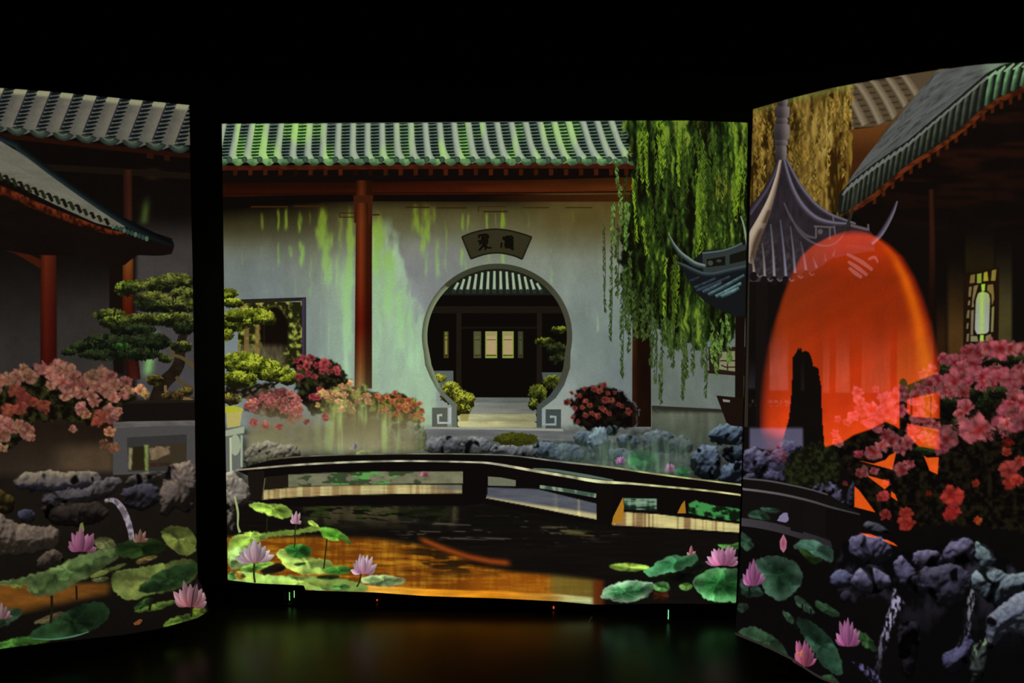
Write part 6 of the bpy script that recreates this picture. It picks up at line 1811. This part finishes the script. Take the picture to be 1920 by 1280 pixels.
def fall(pts, ytop, ybot, hi, seed):
    def fn(X, Y, D):
        k = ss(0.40, 0.66, fbm(X, Y, 3.5, 9, 3, seed)) * ss(ybot, ytop, Y) ** 0.7
        return mixc((16, 14, 16), hi, np.clip(k * 1.25, 0, 1))
    return ppatch(SR, 'waterfall', Q, 24, pts, fn, step=1.5, warp=2.5, wsc=8, soft=2.0, seed=seed)


fall([(1676, 1104), (1690, 1124), (1694, 1134), (1682, 1150), (1670, 1180), (1658, 1220), (1648, 1264), (1638, 1264), (1644, 1226), (1654, 1186), (1664, 1150), (1672, 1126)], 1110, 1275, (176, 168, 200), 61)
fall([(1820, 1104), (1828, 1108), (1822, 1150), (1818, 1180), (1806, 1206), (1792, 1218), (1800, 1196), (1812, 1170), (1814, 1136)], 1100, 1240, (130, 128, 140), 62)
fall([(1598, 1240), (1622, 1248), (1644, 1262), (1656, 1282), (1640, 1284), (1620, 1262)], 1230, 1320, (104, 98, 150), 63)
fall([(1846, 1196), (1852, 1204), (1836, 1216), (1828, 1240), (1820, 1240), (1826, 1212)], 1190, 1260, (130, 156, 120), 64)
# ---- lotus leaves and flowers in the corner
leaf(SR, Q, 25, [(1412, 1052), (1430, 1044), (1456, 1040), (1478, 1046), (1496, 1058), (1505, 1078), (1502, 1094), (1490, 1112), (1468, 1128), (1446, 1120), (1432, 1104), (1424, 1080)], (26, 56, 34), (78, 116, 92), center=(1460, 1078), seed=71, rim=0.85, vein_k=0.10)
leaf(SR, Q, 25, [(1487, 1030), (1492, 1018), (1506, 1010), (1526, 1012), (1544, 1022), (1560, 1028), (1564, 1042), (1562, 1056), (1546, 1048), (1528, 1040), (1506, 1026)], (64, 106, 88), (84, 130, 108), seed=72)
leaf(SR, Q, 24.8, [(1494, 1024), (1508, 1026), (1530, 1040), (1546, 1050), (1530, 1058), (1512, 1050)], (32, 54, 18), (40, 64, 24), seed=73)
leaf(SR, Q, 25, [(1386, 996), (1400, 1000), (1410, 1014), (1414, 1026), (1404, 1032), (1386, 1026)], (50, 84, 62), (60, 94, 72), seed=74)
leaf(SR, Q, 25.2, [(1382, 1186), (1394, 1176), (1410, 1174), (1432, 1182), (1452, 1194), (1466, 1206), (1476, 1226), (1480, 1240), (1452, 1226), (1420, 1206)], (34, 60, 34), (54, 84, 58), seed=75)
leaf(SR, Q, 25, [(1488, 1156), (1508, 1158), (1530, 1170), (1552, 1186), (1568, 1210), (1578, 1246), (1580, 1266), (1562, 1264), (1540, 1244), (1522, 1218), (1504, 1190)], (30, 60, 40), (48, 84, 62), seed=76)
leaf(SR, Q, 25, [(1602, 1178), (1620, 1186), (1640, 1204), (1648, 1220), (1632, 1220), (1610, 1202)], (40, 74, 34), (52, 88, 46), seed=77)
leaf(SR, Q, 25, [(1524, 1126), (1544, 1128), (1566, 1142), (1578, 1156), (1560, 1158), (1540, 1146)], (38, 68, 40), (48, 80, 50), seed=78)
leaf(SR, Q, 25, [(1488, 1116), (1504, 1118), (1520, 1136), (1530, 1152), (1512, 1146), (1494, 1134)], (46, 70, 52), (56, 84, 62), seed=79)
leaf(SR, Q, 25, [(1466, 1142), (1480, 1148), (1490, 1164), (1486, 1172), (1472, 1160)], (48, 74, 50), (60, 88, 62), seed=80)
leaf(SR, Q, 24.8, [(1388, 1080), (1412, 1090), (1426, 1100), (1432, 1116), (1408, 1120), (1390, 1116)], (36, 60, 46), (48, 76, 60), seed=81)
leaf(SR, Q, 24.8, [(1382, 1132), (1398, 1130), (1406, 1138), (1394, 1150), (1382, 1146)], (34, 48, 34), (44, 60, 44), seed=82)
leaf(SR, Q, 25, [(1536, 1268), (1556, 1262), (1572, 1276), (1576, 1290), (1550, 1286)], (44, 72, 40), (58, 92, 60), seed=83)
for pts, w in [([(1504, 1132), (1506, 1152)], 3), ([(1520, 1140), (1522, 1156)], 3), ([(1490, 1164), (1492, 1180)], 3), ([(1405, 1100), (1405, 1118)], 3.5), ([(1470, 1034), (1472, 1048)], 1.6)]:
    one(SR, 'lotus_stem', Q, 25.6, 'strip', pts, w, (14, 18, 13), n=5)
PK = ((222, 138, 196), (178, 82, 142))
lotus(SR, Q, 26, 1412, 1098, 46, 50, *PK, 61, label='pink lotus at the left edge of the screen')
lotus(SR, Q, 26, 1508, 1250, 50, 60, (210, 116, 162), (176, 72, 96), 62, label='pink lotus with an orange heart by the hem')
lotus(SR, Q, 26, 1590, 1212, 54, 58, *PK, 63, label='violet pink lotus left of the small waterfall')
one(SR, 'lotus_bud', Q, 26, 'blob', [(1463, 1028), (1462, 1014), (1469, 1001), (1475, 1014), (1474, 1028), (1469, 1036)], lambda X, Y, T: mixc((150, 74, 100), (206, 120, 150), T), rings=3, n=24)
blossom(SR, Q, 27, 1502, 1226, 7, (206, 120, 80), (214, 130, 60), 5)
one(SR, 'hem_strip', Q, 27, 'strip', [(1378, 1187), (1400, 1196), (1440, 1212), (1477, 1230), (1535, 1268), (1600, 1292)], 4, (54, 48, 44), n=20)

# ---- azaleas, right
PINK, PIN = (162, 78, 83), (132, 26, 24)
PINK2, RED = (158, 72, 78), (160, 44, 36)
spots = [(1770, 671, 12), (1790, 677, 16), (1806, 690, 13), (1818, 661, 16), (1839, 657, 17), (1858, 652, 16), (1878, 655, 20), (1900, 655, 13), (1918, 656, 14), (1940, 660, 18), (1823, 689, 18), (1790, 712, 22), (1812, 706, 16), (1772, 730, 16), (1802, 732, 16), (1843, 705, 16), (1860, 716, 13), (1876, 706, 17), (1896, 708, 18), (1916, 708, 18), (1946, 710, 18),
         (1902, 742, 17), (1918, 756, 16), (1810, 762, 16), (1800, 776, 10), (1829, 800, 28), (1890, 786, 28), (1890, 766, 16), (1776, 820, 20), (1764, 838, 13), (1916, 790, 18), (1946, 770, 24),
         (1702, 828, 13), (1673, 824, 15), (1655, 836, 12), (1662, 812, 12), (1638, 848, 14), (1610, 850, 9, (150, 60, 66)), (1690, 880, 17, PINK2), (1705, 870, 10, PINK2), (1616, 884, 14, PINK2), (1640, 882, 9, (150, 70, 80)), (1656, 930, 12, (170, 56, 50)), (1662, 905, 8, (150, 54, 50)), (1660, 965, 11, (160, 50, 44)), (1700, 978, 17, RED), (1700, 962, 12, RED),
         (1788, 930, 22, RED), (1786, 958, 18, RED), (1894, 880, 20, (196, 70, 62)), (1914, 866, 14, (190, 66, 60)), (1892, 904, 14, (150, 44, 30)), (1908, 900, 14, (160, 50, 36)), (1890, 830, 10, (96, 22, 12)), (1888, 846, 8, (150, 50, 34)), (1829, 905, 8, (150, 50, 24)), (1833, 975, 9, (170, 64, 30)), (1752, 876, 8, (110, 36, 30)), (1742, 925, 6, (84, 24, 12)), (1584, 906, 5, (110, 44, 44)),
         (1608, 735, 11), (1642, 730, 7), (1618, 768, 14), (1600, 780, 10), (1636, 768, 14), (1660, 752, 16), (1676, 746, 14), (1652, 778, 14), (1672, 776, 16), (1690, 730, 12), (1700, 745, 12), (1720, 732, 12), (1740, 722, 13), (1756, 712, 12), (1732, 700, 10), (1748, 690, 9), (1690, 770, 12), (1716, 790, 12), (1740, 792, 12), (1752, 798, 10), (1725, 760, 10), (1748, 760, 12), (1571, 785, 6), (1590, 790, 8), (1630, 792, 12), (1572, 828, 10), (1566, 812, 8), (1734, 818, 11), (1750, 826, 11), (1712, 808, 12)]
rq = np.random.RandomState(5)
spots = [(t[0], t[1], t[2] * (1.16 if t[1] < 850 else 1.05)) + tuple(t[3:]) for t in spots]
spots = [(x + rq.rand() * 16 - 8, y + rq.rand() * 14 - 7, 11 + rq.rand() * 6) for (x, y) in
         [(1782, 700), (1812, 680), (1830, 670), (1850, 668), (1866, 698), (1890, 720), (1910, 690), (1786, 740), (1816, 720), (1832, 716), (1906, 776), (1880, 800), (1812, 790), (1846, 812), (1776, 800), (1640, 780), (1660, 768), (1612, 756),
          (1650, 800), (1686, 836), (1716, 742), (1736, 730), (1728, 788), (1900, 730), (1868, 660), (1848, 652), (1896, 646), (1826, 650)]] + spots
rb_ = bush(SR, Q, 28, [(1560, 840), (1600, 800), (1660, 770), (1720, 740), (1770, 690), (1830, 670), (1960, 650), (2150, 640), (2150, 980), (1960, 1000), (1860, 990), (1780, 980), (1700, 990), (1640, 960), (1600, 900)], (26, 22, 12), (15, 11, 9), spots, PINK, PIN, 42, 'tall pink and red azalea bush under the window', (12, 16))
for k, (x, y, w, h) in enumerate([(1770, 692, 24, 20), (1862, 676, 40, 18), (1900, 674, 40, 22), (1838, 740, 40, 40), (1870, 735, 36, 26), (1782, 756, 24, 40), (1846, 760, 30, 40), (1874, 812, 40, 20), (1790, 800, 14, 34), (1730, 846, 40, 20), (1662, 796, 24, 22)]):
    pad(SR, rb_, 28.4, x, y, w, h, (44, 64, 26), (28, 36, 14), (13, 11, 8), 800 + k, name='leaf_cluster')
# ---- the projected orange sun disc, cut by the projected black silhouettes and by the edge of its own frame
XL = [(430, 1596), (436, 1576), (445, 1552), (460, 1524), (480, 1502), (520, 1481), (560, 1466), (600, 1454), (650, 1442), (700, 1435), (760, 1430), (800, 1430), (850, 1440)]
XR = [(430, 1606), (436, 1626), (445, 1645), (460, 1666), (480, 1688), (520, 1712), (560, 1728), (600, 1741), (650, 1752), (700, 1761), (760, 1764), (800, 1764), (850, 1764)]
YBOT = [(1425, 800), (1474, 808), (1545, 838), (1580, 828), (1600, 815), (1635, 803), (1660, 790), (1676, 797), (1687, 804), (1700, 812), (1722, 836), (1764, 843)]
STUMP = [(1466, 830), (1473, 806), (1479, 785), (1484, 735), (1486, 690), (1485, 672), (1490, 664), (1495, 656), (1497, 650), (1500, 655), (1502, 649), (1504, 660), (1510, 657), (1517, 660), (1522, 672), (1525, 686), (1531, 688), (1535, 692), (1536, 702), (1540, 724), (1541, 760), (1543, 800), (1547, 845), (1466, 845)]


def in_poly(X, Y, pts):
    p = np.array(pts, dtype=float)
    inside = np.zeros(X.shape, dtype=bool)
    j = len(p) - 1
    for i in range(len(p)):
        xi, yi = p[i]
        xj, yj = p[j]
        cond = ((yi > Y) != (yj > Y)) & (X < (xj - xi) * (Y - yi) / (yj - yi + 1e-9) + xi)
        inside ^= cond
        j = i
    return inside


def orange_fn(X, Y):
    xl = interp(Y, XL)
    xr = interp(Y, XR)
    lsoft = interp(Y, [(430, 4), (600, 8), (750, 20), (850, 26)])
    m = ss(-0.5, 1.0, (X - xl) / lsoft) * ss(8, -9, X - xr) * ss(428, 446, Y)
    yb = interp(X, YBOT)
    m = m * np.where(X < 1474, ss(20, -8, Y - yb - 4) * 0.8 + 0.2 * ss(70, 20, Y - yb), ss(1.5, -1.5, Y - yb))
    m = np.where(X > 1762.5, 0, m)
    m = np.where(in_poly(X, Y, STUMP), 0, m)
    m = np.where((X > 1687) & (X < 1700.5) & (Y > 709 + 0.25 * (X - 1693) ** 2 * 0.5), 0, m)
    t1 = interp(X, [(1700, 722), (1764, 697)])
    t2 = interp(X, [(1700, 749), (1764, 734)])
    m = np.where((X > 1699) & (Y > t1) & (Y < t2), 0, m)
    b1 = interp(X, [(1700, 774), (1712, 781), (1764, 784)])
    b2 = interp(X, [(1700, 794), (1764, 806)])
    m = np.where((X > 1699) & (Y > b1) & (Y < b2), 0, m)
    bal = ((np.abs(X - 1709) < 1.0) | (np.abs(X - 1745) < 1.2)) & (Y > 735) & (Y < 784)
    m = np.where(bal, m * 0.25, m)
    fx = (X - xl) / (xr - xl)
    c = ramp(Y, [(430, (196, 52, 6)), (470, (176, 46, 4)), (520, (136, 36, 2)), (590, (142, 38, 2)), (680, (176, 46, 6)), (760, (206, 52, 8)), (840, (226, 70, 14))])
    rimk = np.exp(-((fx - 0.93) / 0.045) ** 2) * ss(430, 520, Y)
    c = mixc_arr(c, (214, 92, 2), rimk * 0.9)
    edge = ss(0.95, 1.0, fx)
    c = mixc_arr(c, (150, 30, 4), edge * 0.6)
    c = mixc_arr(c, (120, 44, 4), 0.4 * ss(0.45, 0.05, fx) * ss(860, 640, Y))
    st = vnoise(X / 22.0, Y * 0, 19)
    c = c * (0.95 + 0.14 * (st - 0.5) * ss(520, 640, Y))[..., None]
    diag = vnoise((X + Y * 1.6) / 34.0, Y * 0, 23)
    c = c * (0.97 + 0.07 * diag)[..., None]
    return c * 1.0, m


def orange_rgb(X, Y):
    c, m = orange_fn(X, Y)
    # additive light: scale in linear space, so pre-compensate the display curve
    l = lin(c) * np.clip(m, 0, 1)[..., None]
    s = np.where(l <= 0.0031308, l * 12.92, 1.055 * np.power(np.maximum(l, 1e-9), 1 / 2.4) - 0.055)
    return s * 255.0, m


od = patch(SR, 'orange_sun_disc', Q, 36, (1424, 426, 1766, 870), 1.6, orange_rgb, mat=M_ADD, label='projected orange sun disc cut by jagged black silhouettes')
for pts in [[(1611, 863.5), (1638, 869), (1660, 862), (1668, 853), (1680, 848), (1673, 880)], [(1625, 891), (1667, 902), (1667, 909), (1659, 917)], [(1602.5, 912), (1610, 918), (1641, 960), (1602, 950)], [(1671, 921), (1678, 926), (1683, 939), (1671, 931)],
            [(1732, 854), (1738, 858), (1760, 857), (1758, 889), (1743, 882), (1738, 868)], [(1613, 999), (1632, 1001), (1648, 1007), (1640, 1008), (1625, 1005)], [(1652, 1011), (1664, 1012), (1676, 1018), (1683, 1024), (1668, 1019)]]:
    one(SR, 'orange_disc_fragment', od, 36.2, 'poly', pts, (214, 78, 12), mat=M_ADD)
# ================================================================== small things on the stage floor
G_GREEN = glow_mat('green_indicator', (0.25, 0.85, 0.22), 1.7)
G_GREEN2 = glow_mat('green_indicator_bright', (0.22, 0.9, 0.35), 2.0)
G_RED = glow_mat('red_indicator', (0.9, 0.10, 0.03), 0.8)


def floor_pt(px, py):
    d = pix_dir(np.array([px], dtype=float), np.array([py], dtype=float))[0]
    t = -CAM[2] / d[2]
    return CAM + d * t


def indicator(px, py, heights, mat, label, body=True, rad=0.0022, gap=0.032):
    p = floor_pt(px, py)
    root = bpy.data.objects.new('floor_indicator', None)
    root.location = (p[0], p[1], 0)
    root.empty_display_size = 0.05
    C.objects.link(root)
    tag(root, label, 'light')
    w = 0.05 + 0.04 * (len(heights) - 1)
    v, f = box_data(-w, w, -0.02, 0.06, 0.0, 0.008)
    link_mesh('base_block', v, f, M_METAL, root)
    for k, (dx, z0, z1) in enumerate(heights):
        v, f = lathe_data([(rad * 0.8, z0), (rad, z0 + 0.004), (rad * 0.9, z1 - 0.004), (rad * 0.5, z1)], 10, dx, 0)
        link_mesh('glow_rod', v, f, mat, root)
        v, f = lathe_data([(rad * 1.6, 0.008), (rad * 1.6, z0)], 10, dx, 0)
        link_mesh('rod_socket', v, f, M_METAL, root)
    return root


indicator(547, 1131, [(-0.016, 0.024, 0.088), (0.020, 0.046, 0.100)], G_GREEN, 'twin slim green glowing indicators on the floor below the lotus')
indicator(1253, 1165, [(0.0, 0.018, 0.088)], G_GREEN2, 'single slim green glowing indicator on the floor beside the right wing')


def red_dot(px, py, h, label):
    p = floor_pt(px, py)
    root = bpy.data.objects.new('floor_indicator', None)
    root.location = (p[0], p[1], 0)
    root.empty_display_size = 0.05
    C.objects.link(root)
    tag(root, label, 'light')
    v, f = lathe_data([(0.02, 0.0), (0.02, 0.006), (0.008, 0.009)], 12)
    link_mesh('base_block', v, f, M_METAL, root)
    v, f = lathe_data([(0.004, 0.009), (0.0065, 0.009 + h * 0.3), (0.0055, 0.009 + h * 0.8), (0.002, 0.009 + h)], 10)
    link_mesh('glow_bead', v, f, G_RED, root)


red_dot(707, 1128, 0.012, 'tiny round red indicator light under the orange-lit pond')
red_dot(1038, 1143, 0.020, 'tiny upright red indicator light below the pale leaf')

# cable and a strip of tape on the floor


def cable(pts, rad, name, label, mat):
    P = np.array([floor_pt(*p) for p in pts])
    # resample smoothly
    n = 60
    s = np.concatenate([[0], np.cumsum(np.hypot(*(P[1:, :2] - P[:-1, :2]).T))])
    t = np.linspace(0, s[-1], n)
    x = np.interp(t, s, P[:, 0])
    y = np.interp(t, s, P[:, 1])
    for _ in range(6):
        x[1:-1] = (x[:-2] + 2 * x[1:-1] + x[2:]) / 4
        y[1:-1] = (y[:-2] + 2 * y[1:-1] + y[2:]) / 4
    V, F = [], []
    k = 8
    for i in range(n):
        j0, j1 = max(i - 1, 0), min(i + 1, n - 1)
        dx, dy = x[j1] - x[j0], y[j1] - y[j0]
        l = math.hypot(dx, dy) or 1
        nx, ny = -dy / l, dx / l
        for q in range(k):
            a = 2 * math.pi * q / k
            V.append((x[i] + nx * rad * math.cos(a), y[i] + ny * rad * math.cos(a), rad + rad * math.sin(a)))
    for i in range(n - 1):
        for q in range(k):
            F.append((i * k + q, i * k + (q + 1) % k, (i + 1) * k + (q + 1) % k, (i + 1) * k + q))
    F.append(tuple(range(k - 1, -1, -1)))
    F.append(tuple((n - 1) * k + q for q in range(k)))
    o = link_mesh(name, V, F, mat)
    tag(o, label, 'cable')
    return o


M_CABLE = surf_mat('grey_rubber', (0.02, 0.019, 0.018), 0.6, 0.3, 40.0, 0.2)
cable([(440, 1150), (448, 1142), (458, 1134), (470, 1128), (482, 1124)], 0.006, 'stage_cable', 'thin dark cable lying on the floor beside the left wing', M_CABLE)
p0, p1 = floor_pt(1104, 1166), floor_pt(1110, 1156)
d = (p1 - p0)[:2]
d = d / np.linalg.norm(d)
nrm = np.array([-d[1], d[0]]) * 0.004
v = []
for z in (0.0, 0.001):
    for q, sgn in ((p0, -1), (p1, -1), (p1, 1), (p0, 1)):
        v.append((q[0] + nrm[0] * sgn, q[1] + nrm[1] * sgn, z))
tp_ = link_mesh('tape_mark', v, [(3, 2, 1, 0), (4, 5, 6, 7), (0, 1, 5, 4), (1, 2, 6, 5), (2, 3, 7, 6), (3, 0, 4, 7)], M_TAPE)
tag(tp_, 'small pale tape mark on the dark stage floor', 'tape')
